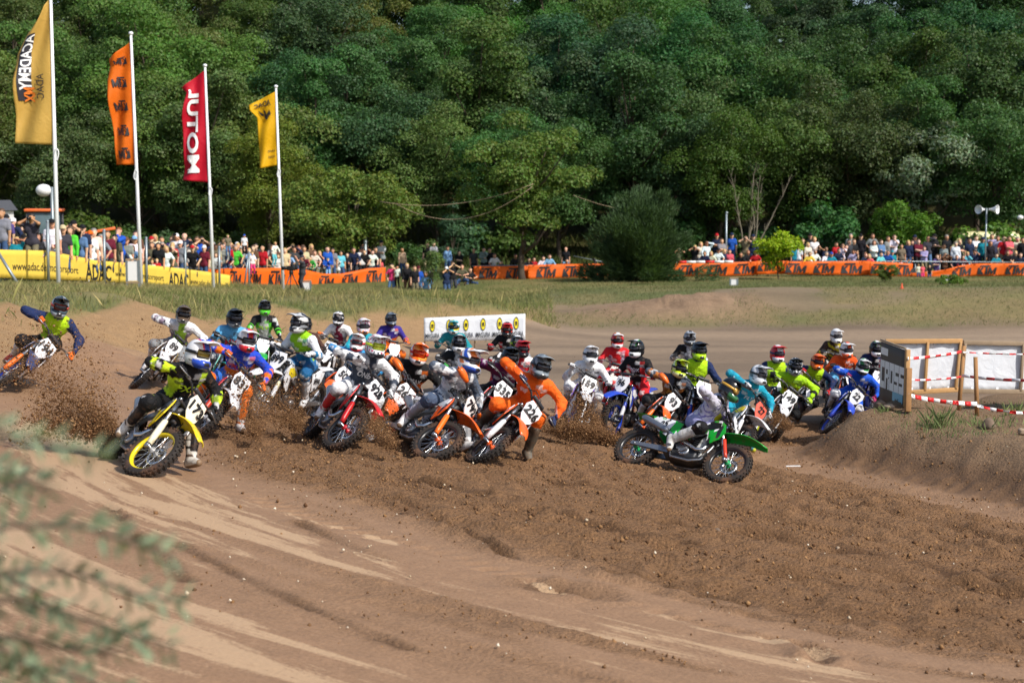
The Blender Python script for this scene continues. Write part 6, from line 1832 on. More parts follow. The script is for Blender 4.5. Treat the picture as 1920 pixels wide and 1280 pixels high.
for s in (1, -1):
    b = MB(); b.lathe([(.05, 0), (.07, .12), (.13, .3), (.24, .48), (.245, .5), (.22, .48), (.11, .28), (.001, .1)], 20, 'x')
    b.xform(Matrix.Translation((s * .12, 0, top - g - .02)) @ Matrix.Rotation(R(-40) if s > 0 else R(180 + 35), 4, 'Z'))
    b.build('horn', M_WPAINT, LS)
p = at(1362, 448, 87); g = tz(p.x, p.y)
b = MB(); b.tube([(p.x, p.y, g), at(1362, 400, 87)], .06, 10); b.sphere(at(1362.5, 399, 87), .08)
tag(b.build('steel_pole', M_GALV), 'leaning grey steel pole among the standing men', 'pole')
p = at(685, 480, 83); g = tz(p.x, p.y); b = MB(); b.tube([(p.x, p.y, g), at(685, 448, 83)], .09, 8); b.sphere(at(685, 446, 83), .1)
tag(b.build('steel_pole', M_GALV), 'grey pole behind the crowd under the low oak', 'pole')
# round prohibition sign
c = at(1485, 453, 86); SG = empty('road_sign', Matrix.Translation(c)); tag(SG, 'round red rimmed prohibition sign behind the crowd', 'sign')
b = MB(); b.lathe([(.001, 0), (.17, 0), (.17, .02), (.001, .02)], 24, 'y'); b.build('face', M_WHITE, SG)
b = MB(); b.lathe([(.15, -.012), (.19, -.012), (.19, .03), (.15, .03)], 24, 'y', closed=True); b.box((0, -.008, 0), (.03, .006, .30), Matrix.Rotation(R(45), 3, 'Y')); b.build('red_rim', plain('faded_red', srgb('c46a62'), .5), SG)
b = MB(); b.box((-.03, -.004, -.01), (.12, .006, .05)); b.box((.02, -.004, .03), (.06, .006, .05)); b.build('symbol', M_BLACKINK, SG)
b = MB(); b.tube([(0, .05, -2.2), (0, .05, .2)], .03, 8); b.build('sign_post', M_GALV, SG)
# party light cables between the oaks
def cable(p0, p1, sag, label, r=.018):
    pts = [p0.lerp(p1, t) - Vector((0, 0, sag * 4 * t * (1 - t))) for t in np.linspace(0, 1, 17)]
    b = MB(); b.tube(pts, r, 5); tag(b.build('cable', M_OLDWOOD), label, 'cable')
cable(at(712, 378, 81), at(1000, 345, 78.5), .55, 'upper pale cable strung between the two oaks')
cable(at(745, 384, 81), at(998, 350, 78.4), 1.15, 'lower sagging pale cable between the two oaks')
cable(at(1075, 366, 79), at(1260, 398, 86), .3, 'thin cable from the oak towards the dark bush', .012)

# ------------------------------------------------------------------ CROSS board, white panels, barrier tape
def beam(p0, p1, w, h, m_, name, parent, rotz=None):
    p0, p1 = Vector(p0), Vector(p1); v = p1 - p0; L = v.length; x = v.normalized()
    up = Vector((0, 0, 1)) if abs(x.z) < .9 else Vector((0, 1, 0))
    y = up.cross(x).normalized(); z = x.cross(y)
    M = Matrix((x, y, z)).transposed().to_4x4(); M.translation = (p0 + p1) / 2
    b = MB(); b.bevbox((0, 0, 0), (L, w, h), min(w, h) * .12); b.xform(M)
    return b.build(name, m_, parent)
# the board: left edge farther away, right edge nearer
A0, A1 = at(1652, 640, 27.6), at(1698, 657, 25.3)       # top left, top right
B0, B1 = at(1648, 752, 27.6), at(1694, 770, 25.3)       # bottom left, bottom right
CB = empty('cross_board', Matrix.Identity(4)); tag(CB, 'dark wooden board with white CROSS lettering on the mound', 'board')
M_BOARD = plain('dark_painted_plywood', srgb('4d433d'), .7, 0, .15, 5, .1)
nrm = (A1 - A0).cross(B0 - A0).normalized()
if nrm.dot(CAM - A0) < 0: nrm = -nrm
def bpt(u, v, off=0.0): return A0.lerp(A1, u).lerp(B0.lerp(B1, u), v) + nrm * off
b = MB(); b.grid([[bpt(i / 6, j / 6) for j in range(7)] for i in range(7)], .02); b.build('board_panel', M_BOARD, CB)
SA = [[(0, 0), (.2, 0), (.2, 1), (0, 1)]]
def glyph(segs): return [[(x0, y0), (x1, y0), (x1, y1), (x0, y1)] for x0, y0, x1, y1 in segs]
LET = {'C': glyph([(0, 0, .97, .25), (0, .75, .97, 1), (0, .25, .36, .75)]), 'R': glyph([(0, 0, .28, 1), (.28, .72, .9, 1), (.62, .45, .9, .72), (.28, .4, .7, .55), (.62, 0, .9, .4)]), 'O': glyph([(0, 0, .28, 1), (.62, 0, .9, 1), (.28, 0, .62, .28), (.28, .72, .62, 1)]), 'S': glyph([(0, 0, .9, .28), (0, .72, .9, 1), (0, .6, .28, .72), (0, .38, .9, .6), (.62, .28, .9, .38)])}
for i, ch in enumerate('CROSS'):
    u0 = .03 + i * .193
    bm = fit_bm(poly_bm(LET[ch]), .182, .46, u0 + .09, .52, 0)
    wrap_bm(bm, lambda x, y: bpt(x, 1.04 - y, .024 if False else .006), 'board_letter', M_WHITEINK, CB)
bm = fit_bm(poly_bm([[(0, 0), (1, 0), (1, 1), (0, 1)]]), .40, .17, .76, .83); wrap_bm(bm, lambda x, y: bpt(x, y, .006), 'blue_label', plain('blue_label_print', srgb('7fb8cc'), .6), CB)
bm = fit_bm(poly_bm([[(0, 0), (1, 0), (1, 1), (0, 1)]]), .30, .12, .18, .14); wrap_bm(bm, lambda x, y: bpt(x, y, .006), 'white_label', M_WHITEINK, CB)
beam(A1 + Vector((.03, -.02, .02)), B1 + Vector((.03, -.02, -.02)), .07, .10, M_WOOD, 'edge_batten', CB)
beam(at(1704, 690, 25.1), at(1702, 772, 25.0), .09, .09, M_POSTW, 'support_post', CB)
beam(A0 + Vector((0, 0, .03)), A1 + Vector((0, 0, .03)), .03, .03, M_OLDWOOD, 'top_batten', CB)
# white panels
def white_panel(c, label, woodm, studs, group):
    """c: four corners tl, tr, br, bl"""
    root = empty('white_panel', Matrix.Identity(4)); tag(root, label, 'panel', group)
    tl, tr, br, bl = c
    n = (tr - tl).cross(bl - tl).normalized()
    if n.dot(CAM - tl) < 0: n = -n
    P = lambda u, v, off=0: tl.lerp(tr, u).lerp(bl.lerp(br, u), v) + n * off
    b = MB(); b.grid([[P(i / 20, j / 8, .012 * math.sin(i * 1.3 + j) - .05) for j in range(9)] for i in range(21)], .004); b.build('sheeting', M_TARP, root)
    beam(P(0, 0), P(1, 0), .05, .08, woodm, 'top_batten', root); beam(P(0, 1), P(1, 1), .05, .08, woodm, 'bottom_batten', root)
    for u in studs: beam(P(u, .02, .004), P(u - .02, .98, .004), .045, .07, woodm, 'upright_batten', root)
    return P
d_a, d_b = 27.5, 27.7
P1 = white_panel((at(1660, 640, d_a), at(1804, 639, d_b), at(1797, 730, d_b), at(1662, 738, d_a)), 'white sheeting panel in new timber frame beside the CROSS board', M_WOOD, (.55, .98), 'white sheeting panels')
P2 = white_panel((at(1806, 642, 27.7), at(1990, 645, 28.0), at(1990, 735, 28.0), at(1802, 733, 27.7)), 'white sheeting panel in grey weathered frame at the right edge', M_OLDWOOD, (.02, .61), 'white sheeting panels')
def tpost(px0, py0, px1, py1, d, label, r=.035):
    a, c = at(px0, py0, d), at(px1, py1, d); g = tz(c.x, c.y); v = a - c
    c2 = c - v * max(.1, (c.z - g + .1)) / max(v.z, .1)
    b = MB(); b.tube([c2, a], [r * 1.05, r], 12); tag(b.build('timber_post', M_POSTW), label, 'post', 'round timber posts of the barrier tape')
tpost(1807, 648, 1800, 741, 26.9, 'round timber post between the two white panels')
tpost(1829, 669, 1832, 778, 25.4, 'free standing round timber post in front of the white panel')
def tape(p0, p1, wd, sag, label, n=12, tw=0.0):
    root = empty('barrier_tape', Matrix.Translation(p0)); tag(root, label, 'barrier tape', 'red and white barrier tapes')
    f = lambda t: (p1 - p0) * t - Vector((0, 0, sag * 4 * t * (1 - t)))
    for i in range(n):
        t0, t1 = i / n, (i + 1) / n
        rows = []
        for t in (t0, (t0 + t1) / 2, t1):
            c = f(t); a = tw * math.sin(t * 9)
            up = Vector((0, math.sin(a), math.cos(a))) * wd / 2
            rows.append([c - up, c + up])
        b = MB(); b.grid(rows, .002); b.build('tape_stripe', M_RED if i % 2 else M_WHITE, root)
    return root
tape(at(1702, 672, 25.2), at(1803, 659, 26.8), .05, .02, 'upper barrier tape from the CROSS board to the timber post', 10, .5)
tape(at(1805, 660, 26.85), at(1930, 664, 26.6), .03, .01, 'upper thin barrier tape across the second white panel', 10, 1.0)
tape(at(1705, 712, 25.1), at(1802, 706, 26.8), .035, .02, 'middle barrier tape from the CROSS board to the timber post', 10, .8)
tape(at(1804, 704, 26.7), at(1930, 713, 25.3), .05, .02, 'middle barrier tape past the free standing post', 8, .4)
tape(at(1704, 741, 25.0), at(1832, 757, 25.3), .07, .03, 'lower wide barrier tape from the board to the free post', 11, .4)
tape(at(1832, 760, 25.3), at(1930, 774, 25.0), .055, .03, 'lower barrier tape from the free post to the right edge', 8, .9)
# stones
def stone(px, py, sx, sy, sz, label, seed, m_=None):
    p, d = ground_at(px, py)
    bm = bmesh.new(); bmesh.ops.create_icosphere(bm, subdivisions=3, radius=1)
    g = random.Random(seed); ph = [g.uniform(0, 6) for _ in range(6)]
    for v in bm.verts:
        q = v.co; k = 1 + .10 * math.sin(3 * q.x + ph[0]) + .09 * math.sin(4 * q.y + ph[1]) + .08 * math.sin(5 * q.z + ph[2]) + .04 * math.sin(11 * q.x + 9 * q.y + ph[3])
        v.co = Vector((q.x * sx * k, q.y * sy * k, q.z * sz * k))
    me = bpy.data.meshes.new('stone'); bm.to_mesh(me); bm.free(); me.materials.append(m_ or M_STONE)
    me.polygons.foreach_set('use_smooth', [True] * len(me.polygons))
    tag(obj('stone', me, None, Matrix.Translation((p.x, p.y, p.z + sz * .55)) @ Matrix.Rotation(g.uniform(-.3, .3), 4, 'Z')), label, 'stone', 'stones on the mound')
M_DSTONE = plain('dark_field_stone', srgb('6e5c4c'), .85, 0, .3, 7, .5)
stone(1650, 764, .11, .10, .07, 'dark rounded stone left of the pale one at the board', 1, M_DSTONE)
stone(1667, 768, .085, .08, .06, 'pale rounded stone at the foot of the CROSS board', 2)
stone(1636, 757, .07, .05, .03, 'small flat grey stone left of the dark stone', 3)
stone(1854, 806, .115, .10, .10, 'large rounded stone on the mound edge', 4, M_DSTONE)
stone(1917, 812, .07, .08, .05, 'stone cut by the right edge of the picture', 5)
stone(1345, 998, .032, .03, .03, 'fist sized brown stone lying on the churned soil', 6, M_DSTONE)
stone(1571, 1031, .024, .02, .02, 'small pale stone lying on the churned soil', 7)
b = MB(); b.box((0, 0, .01), (.22, .03, .012)); p, d = ground_at(1487, 878); tag(b.build('tape_scrap', M_WHITE, None, Matrix.Translation(p + Vector((0, 0, .02))) @ Matrix.Rotation(.1, 4, 'Z')), 'white scrap of tape lying in the rut', 'scrap')
# marker cone, dark netting
p, d = ground_at(1691, 541); b = MB(); b.lathe([(.08, 0), (.08, .02), (.05, .02), (.015, .20), (.001, .21)], 12, 'z'); tag(b.build('marker_cone', plain('orange_cone', srgb('c8502a'), .6), None, Matrix.Translation(p)), 'small orange marker cone on the grass', 'cone')
m_net = plain('dark_netting', srgb('3a3a38'), .8)
NP = [(1834, 557, 580, 60), (1865, 558, 592, 58), (1895, 580, 602, 56.5), (1930, 597, 606, 55)]
o, f = banner('ground_netting', m_net, NP, 'dark netting lying on the grass bank at the right edge', None, 'netting', 16, 4, .03, 5)
# ------------------------------------------------------------------ spectators
M_SKIN = colored('skin', .6, 0, .08)
M_CLOTH = colored('plain_clothing', .85, 0, .14, .5, 14, .2, bdist=.02)
M_HAIR = colored('hair', .6, 0, .25, .4, 40)
M_BLK = plain('black_device', srgb('141416'), .4)
NOSE = None
def spect_caps(pose):
    V_ = Vector; c = []
    hipz, shz = .93, 1.42
    leanf = {'lean': .16, 'squat': .10}.get(pose, 0.0)      # how far the torso tips forward (towards -y)
    if pose == 'squat': hipz, shz = .36, .86
    nk = V_((0, -leanf, shz + .02)); hd = V_((0, -leanf * 1.15 - .02, shz + .19))
    T = lambda x, y, z: V_((x, y - leanf * max(0, (z - hipz) / (shz - hipz)), z))
    body = [('torso', T(-.07, 0, hipz), T(.07, 0, hipz), .12, .12), ('torso', T(0, .0, hipz + .1), T(0, 0, hipz + .22), .125, .13), ('torso', T(-.085, 0, shz - .15), T(.085, 0, shz - .15), .115, .115), ('torso', T(-.12, .005, shz - .03), T(.12, .005, shz - .03), .075, .075),
            ('neck', nk, hd - V_((0, 0, .06)), .055, .052), ('head', hd + V_((0, .01, .02)), hd + V_((0, -.012, -.04)), .098, .078), ('head', hd + V_((0, -.03, -.07)), hd + V_((0, -.035, -.075)), .05, .05), ('head', hd + V_((0, -.095, -.008)), hd + V_((0, -.105, -.028)), .014, .018),
            ('head', hd + V_((.088, .01, -.01)), hd + V_((.09, .015, .015)), .02, .02), ('head', hd + V_((-.088, .01, -.01)), hd + V_((-.09, .015, .015)), .02, .02)]
    hands = []
    for s in (1, -1):
        sh = T(s * .175, 0, shz - .03)
        if pose in ('std', 'hold'): hand, pole = V_((s * .24, -.06, hipz - .08)), V_((s * .5, .6, 0))
        elif pose == 'cross': hand, pole = V_((-s * .10, -.19, 1.16 + .03 * s)), V_((s, .1, -.6))
        elif pose == 'lean': hand, pole = V_((s * .24, -.38, 1.0)), V_((s * .8, .4, -.2))
        elif pose == 'photo': hand, pole = hd + V_((s * .075, -.15, -.02)), V_((s * .9, -.2, -.6))
        elif pose == 'phone': hand, pole = (hd + V_((.03, -.30, .05)) if s > 0 else V_((-.22, -.1, hipz))), V_((s * .9, -.1, -.6))
        elif pose == 'shade': hand, pole = (hd + V_((.06, -.10, .05)) if s > 0 else V_((-.23, -.05, hipz - .05))), V_((s, -.3, .3))
        elif pose == 'hips': hand, pole = V_((s * .17, -.06, hipz + .08)), V_((s, .5, 0))
        elif pose == 'chin': hand, pole = (hd + V_((.02, -.11, -.12)) if s > 0 else V_((-.02, -.2, 1.12))), V_((s * .7, -.1, -.7))
        elif pose == 'squat': hand, pole = V_((s * .14, -.42, .62)), V_((s, .2, -.3))
        else: hand, pole = V_((s * .24, -.06, hipz - .08)), V_((s * .5, .6, 0))
        el, w = ik(sh, hand, .28, .26, pole)
        body += [('uparm', sh, el, .055, .045), ('forearm', el, w, .043, .03), ('hand', w, w + (w - el).normalized() * .06, .032, .034)]
        hands.append((w, (w - el).normalized(), s))
    for s in (1, -1):
        hj = V_((s * .09, 0, hipz - .02))
        an = V_((s * .13, .02, .09)) if pose != 'squat' else V_((s * .14, -.05 if s > 0 else .1, .09))
        kn, an = ik(hj, an, .43, .43, V_((s * .1, -1, 0)) if pose != 'squat' else V_((s * .5, -1, .2)))
        body += [('thigh', hj, kn, .088, .062), ('shin', kn, an, .058, .04), ('foot', an + V_((0, .03, -.05)), an + V_((s * .02, -.14, -.058)), .04, .034)]
    return body, hands, hd
def fingers(b, w, d, s):
    side = d.cross(Vector((0, 0, 1))); side = side.normalized() if side.length > .1 else Vector((1, 0, 0))
    p = w + d * .075
    for i, L in enumerate((.055, .065, .06, .048)):
        o = side * (i - 1.5) * .017; k = d * L
        b.tube([p + o, p + o + k * .5 - Vector((0, 0, .004)), p + o + k - Vector((0, .008, .012))], [.0095, .009, .007], 4)
    b.tube([w + d * .03 + side * .03, w + d * .06 + side * .05, w + d * .085 + side * .05], [.011, .01, .008], 4)
POSES = ['std', 'cross', 'lean', 'photo', 'phone', 'shade', 'hips', 'chin', 'squat']
SPEC = {}
M_SHOE = None
for pose in POSES:
    caps, hands, hd = spect_caps(pose)
    V, Q, who, t = body_mesh(caps, .024, .014)
    b = MB()
    for w, d, s in hands: fingers(b, w, d, s)
    Vf = np.array(b.V); Ff = b.F
    me = bpy.data.meshes.new('person'); me.from_pydata([tuple(v) for v in V] + b.V, [], [tuple(q) for q in Q] + [tuple(i + len(V) for i in f) for f in Ff])
    me.polygons.foreach_set('use_smooth', [True] * len(me.polygons)); me.materials.append(M_SKIN); me.update()
    inf = lambda c, e: (c[0], c[1], c[2], c[3] + e, c[4] + e)
    tors = [inf(c, .016) for c in caps if c[0] == 'torso']
    ua = [(c[0], c[1], c[1] + (c[2] - c[1]) * .8, c[3] + .018, c[4] + .02) for c in caps if c[0] == 'uparm']
    lo = [inf(c, .016) for c in caps if c[0] in ('uparm', 'forearm')]
    legs = [inf(c, .016) for c in caps if c[0] in ('thigh', 'shin')] + [inf(c, .012) for c in caps[:1]]
    sht = [inf(c, .03) for c in caps if c[0] == 'thigh'] + [inf(c, .012) for c in caps[:1]]
    feet = [inf(c, .012) for c in caps if c[0] == 'foot']
    hem = [('torso', caps[0][1] + Vector((0, 0, -.03)), caps[0][2] + Vector((0, 0, -.03)), .137, .137)]
    def cm(cc, nm, h=.024, fold=.004):
        V, Q, w, t = body_mesh(cc, h, .012, fold, 3)
        return mesh_np(nm, V, Q, M_CLOTH, True)
    SPEC[pose] = dict(body=me, tee=cm(tors + ua + hem, 'shirt'), jacket=cm(tors + lo + hem, 'shirt'), long=cm(legs, 'trousers'), short=cm(sht, 'trousers'), shoes=cm(feet, 'shoes', .018, 0), head=hd)
def hair_mesh(kind):
    hm = {'short': [('h', (0, .022, .045), (0, .03, .02), .098, .095)], 'long': [('h', (0, .022, .045), (0, .03, .02), .10, .1), ('h', (.075, .03, .02), (.085, .02, -.20), .045, .035), ('h', (-.075, .03, .02), (-.085, .02, -.20), .045, .035), ('h', (0, .07, .0), (0, .08, -.22), .07, .05)],
          'tail': [('h', (0, .022, .045), (0, .03, .02), .098, .095), ('h', (0, .11, .04), (0, .13, -.14), .04, .025)]}[kind]
    V, Q, w, t = body_mesh(hm, .016, .01, .004)
    return mesh_np('hair', V, Q, M_HAIR, True)
HAIRM = {k: hair_mesh(k) for k in ('short', 'long', 'tail')}
V, Q, w, t = body_mesh([('h', (0, .012, .062), (0, .012, .04), .1, .104)], .016, .01)
Vc = V.copy(); Vc[:, 2] = np.maximum(Vc[:, 2], .035)
b = MB(); b.add([tuple(v) for v in Vc], [tuple(q) for q in Q], True)
b.grid([[Vector((.085 * u, -.07 - .11 * tt * (1 - .3 * u * u), .045 + .012 * (1 - u * u) - .012 * tt)) for u in np.linspace(-1, 1, 7)] for tt in (0, .5, 1)], .006)
CAPM = b.mesh('cap', M_CLOTH)
b = MB(); b.grid([[Vector((.082 * math.sin(a), -.03 - .078 * math.cos(a), z)) for z in (-.012, .018)] for a in np.linspace(-1.1, 1.1, 9)], .006); GLASSM = b.mesh('sunglasses', M_BLK)
b = MB(); b.bevbox((0, 0, 0), (.13, .05, .085), .01); b.lathe([(.001, -.09), (.03, -.09), (.034, -.02), (.034, 0)], 12, 'y'); CAMM = b.mesh('camera', M_BLK)
b = MB(); b.bevbox((0, 0, 0), (.15, .012, .075), .005); PHONEM = b.mesh('phone', M_BLK)
b = MB(); b.sphere((.1, .01, 0), .04, 8, 6, (.6, 1, 1)); b.sphere((-.1, .01, 0), .04, 8, 6, (.6, 1, 1)); b.tube([(.1, .02, .03), (.07, .02, .12), (0, .02, .14), (-.07, .02, .12), (-.1, .02, .03)], .012, 5); EARM = b.mesh('ear_defenders', M_CLOTH)

CC = dict(black='1c1c20', white='e6e6e8', grey='85888c', navy='222c48', blue='2356b8', sky='86b2d8', red='b82028', maroon='6a2030', green='2f9a3a', olive='5a5c44', khaki='77705a', beige='c8b892', brown='6a4c38', pink='e0407c', coral='e0606a', teal='1f8ca0', purple='5a4a80', lilac='b0a6c8', orange='e06a20', denim='5878a0', yellow='d8c040', aqua='6cc4d0', lightgreen='54c83c', cream='dcd4c0', darkgrey='3c3e44', jeans='3c5478')
SKINS = [srgb('d8a888'), srgb('cf9a78'), srgb('e2b698'), srgb('c08a68')]
HAIRC = dict(d=('dark haired', srgb('2a201a')), b=('brown haired', srgb('5a402a')), l=('blond', srgb('c8a868')), g=('grey haired', srgb('8a8884')), r=('reddish haired', srgb('8a5030')), n=('bald', None))
PTXT = dict(std='standing', cross='with crossed arms', lean='leaning on the rail', photo='holding a camera to the face', phone='holding up a phone', shade='shading the eyes', hips='with hands on hips', chin='with hand at the chin', squat='squatting')
# px, head py, shirt, hair/hat, pose, [trousers]; hat = c + colour; capital hair letter = long hair; * = child; + = sunglasses; j = long sleeves
CROWD = {
 'left': (YP, """-14,424,grey,d,std;3,400,grey,b,std;12,411,purple,cblack,std;4,422,black,Dj,std;19,424,black,gj,lean;31,417,navy,cwhitej,lean;42,430,khaki,b,std;56,428,beige,L+j,lean;59,409,darkgrey,d,photo;68,434,brown,b,std;78,444,grey,Dj,lean;97,420,white,cblack,std;100,447,maroon,cdarkgrey,chin;104,431,sky,g,std;118,431,darkgrey,cbeige,std;132,432,lightgreen,Bj,std;138,422,black,cblack,photo;142,457,khaki,csky*,lean;155,430,navy,cblack,std;164,450,white,bj,photo;169,441,white,corange,std;181,463,black,l*,chin;190,446,grey,g,lean;201,440,maroon,b,std;208,477,white,l*,std;223,434,blue,rj,chin;229,467,navy,g,lean;237,452,grey,cbrown,std;241,470,white,L+,lean;251,465,denim,B+,lean;252,450,white,csky,std;255,440,brown,d,std;270,462,black,csky,lean;284,450,darkgrey,cred,cross;290,446,cream,L,std;297,461,black,D,std;285,492,cream,l*,std;294,489,red,l*,std;309,467,white,L,lean;323,465,olive,l+,photo;322,449,purple,b+,std;331,445,white,cwhite,phone;338,458,grey,cwhite+,std;346,443,navy,n,std;361,466,black,cred,lean;369,450,blue,b+,std;371,474,blue,cnavy*,lean;378,450,brown,d,photo;383,466,maroon,cwhite,std;392,484,cream,l*,std;404,463,beige,b,std;405,478,white,B,lean;415,462,grey,dj,lean;427,462,red,b,std;428,474,navy,D,lean;440,465,lightgreen,g,lean;446,461,white,l,std;452,470,grey,b,chin;459,457,black,b,std;467,470,sky,l,lean;483,462,darkgrey,dj,lean;492,466,red,n,std;505,483,olive,D,chin;520,480,white,B,lean;534,470,beige,L,std;150,436,denim,b,std;215,447,olive,d,std;176,436,cream,g,std;303,450,navy,b,std;355,452,olive,d,std;396,456,navy,b,std;420,452,white,b,std;447,482,navy,l*,lean;475,465,brown,b,std"""),
 'mid': (K1, """545,478,sky,d,lean;560,466,navy,rj,phone;572,481,maroon,nj,lean;583,484,green,b*j,lean;589,474,cream,b,lean;599,475,black,L,chin;592,478,pink,b*,std;607,482,blue,cblue*j,chin;614,468,blue,nj,std;633,488,white,l*j,photo;639,475,aqua,D,std;651,478,black,d,std;664,469,navy,bj,lean;678,468,white,cblack,std;683,472,black,d,lean;696,473,white,d,lean;704,468,black,d,std;713,489,coral,l*,std;624,470,grey,d,std;570,467,beige,b,std;552,468,darkgrey,b,std"""),
}
people_rows = []
def spectator(px, py, d, col, hair, pose, trou=None, zb=None, sc=None, rot=None, where=''):
    child = '*' in hair; glass = '+' in hair; longs = 'j' in hair
    hk = hair.replace('*', '').replace('+', '').replace('j', '')
    g = rnd
    hd = SPEC[pose]['head']
    h0 = hd.z
    p = at(px, py, d); gz_ = tz(p.x, p.y)
    if sc is None: sc = (p.z - gz_) / h0
    M = Matrix.Translation((p.x, p.y, gz_ if zb is None else zb)) @ Matrix.Rotation(g.uniform(-.35, .55) if rot is None else rot, 4, 'Z') @ Matrix.Scale(sc, 4)
    o = obj('person', SPEC[pose]['body'], None, M, tuple(v * g.uniform(.9, 1.05) for v in g.choice(SKINS)))
    obj('shirt', SPEC[pose]['jacket' if longs else 'tee'], o, None, tuple(v * g.uniform(.9, 1.1) for v in srgb(CC[col])))
    tc = trou or g.choice(['jeans', 'denim', 'black', 'khaki', 'darkgrey', 'navy'])
    obj('trousers', SPEC[pose]['short' if (trou or '').endswith('_') else 'long'], o, None, srgb(CC[tc.rstrip('_')]))
    obj('shoes', SPEC[pose]['shoes'], o, None, g.choice([(.7, .7, .7), (.05, .05, .05), (.25, .2, .15)]))
    HMx = Matrix.Translation(hd)
    if hk[0] == 'c' and len(hk) > 1:
        obj('cap', CAPM, o, HMx, srgb(CC[hk[1:]])); obj('hair', HAIRM['short'], o, Matrix.Translation(hd + Vector((0, .012, -.03))), srgb('4a3826')); ht = 'with %s cap' % hk[1:]
    else:
        nm, hc = HAIRC[hk[0].lower()]
        if hc: obj('hair', HAIRM['long' if hk[0].isupper() else 'short'], o, HMx, hc)
        ht = nm + (' with long hair' if hk[0].isupper() else '')
    if glass: obj('sunglasses', GLASSM, o, HMx); ht += ' and sunglasses'
    if pose == 'photo':
        tag(obj('camera', CAMM, None, M @ Matrix.Translation(hd + Vector((0, -.17, 0)))), 'camera of the %s clad spectator %s' % (col, where), 'camera', 'cameras held by spectators')
    if pose == 'phone':
        tag(obj('phone', PHONEM, None, M @ Matrix.Translation(hd + Vector((.03, -.37, .12)))), 'phone of the %s clad spectator %s' % (col, where), 'phone', 'phones held by spectators')
    people_rows.append((o, px, 'child' if child else 'spectator', col, 'jacket' if longs else 'shirt', ht, pose, where))
    return o, M
LAND = [(0, 'left of the globe lamp'), (60, 'between globe lamp and gold flag pole'), (150, 'right of the gold flag pole'), (230, 'left of the orange flag pole'), (310, 'right of the orange flag pole'), (370, 'left of the red flag pole'), (430, 'right of the red flag pole'), (495, 'left of the yellow flag pole'), (570, 'right of the yellow flag pole'), (640, 'above the sagging banner'), (700, 'at the end of the sagging banner'),
        (760, 'in the banner gap left of the sapling'), (850, 'in the banner gap right of the sapling'), (930, 'left of the roadside oak'), (1030, 'right of the roadside oak'), (1310, 'at the striped rail'), (1390, 'between striped rail and yellow green tree'), (1520, 'right of the round sign'), (1610, 'below the green shrub'), (1690, 'left of the sagging banner end'), (1760, 'left of the cream van'), (1830, 'at the loudspeaker mast'), (1900, 'right of the loudspeaker mast')]
def where_of(px): return min(LAND, key=lambda a: abs(a[0] - px))[1]
for sec, (path, txt) in CROWD.items():
    for e in txt.replace('\n', '').split(';'):
        q = e.split(','); px, py, col, hair, pose = float(q[0]), float(q[1]), q[2].strip(), q[3], q[4]
        if pose not in SPEC: pose = 'std'
        path = K1 if px > 385 else YP
        d0 = pl(path, max(path[0][0], min(px, path[-1][0])))[2] + (.3 if px > 385 else 0)
        child = '*' in hair
        hz = SPEC[pose]['head'].z
        best = None
        for off in np.linspace(.5, 7.5, 36):
            p = at(px, py, d0 + off); s_ = (p.z - tz(p.x, p.y)) / hz
            lo_, hi_ = (.55, .78) if child else (.93, 1.08)
            er = max(0, lo_ - s_) + max(0, s_ - hi_) + .004 * off
            if best is None or er < best[0]: best = (er, d0 + off, min(max(s_, .5), 1.18))
        p = at(px, py, best[1])
        spectator(px, py, best[1], col, hair, pose, None, p.z - best[2] * hz, best[2], None, where_of(px))
# second and third lines of the left crowd, seen between the others
fc = random.Random(21)
for i in range(58):
    px = fc.uniform(-20, 535) if i < 46 else fc.uniform(535, 715)
    path = K1 if px > 385 else YP
    d0 = pl(path, max(path[0][0], min(px, path[-1][0])))[2] + fc.uniform(2.2, 5.5)
    x_ = (px - 960) * d0 / FPX; s_ = fc.uniform(.92, 1.08); z_ = tz(x_, d0); pose = fc.choice(['std', 'std', 'cross', 'photo', 'phone', 'chin', 'hips', 'shade'])
    q = proj((x_, d0, z_ + s_ * SPEC[pose]['head'].z))
    hair = fc.choice(['b', 'd', 'l', 'g', 'B', 'L', 'cblack', 'cwhite', 'cnavy', 'b+', 'd', 'cred']) + fc.choice(['', 'j', ''])
    spectator(q[0], q[1], FPX / q[2], fc.choice(['black', 'white', 'grey', 'navy', 'blue', 'sky', 'red', 'olive', 'khaki', 'denim', 'darkgrey', 'cream', 'maroon', 'teal', 'brown']), hair, pose, None, z_, s_, None, where_of(px))
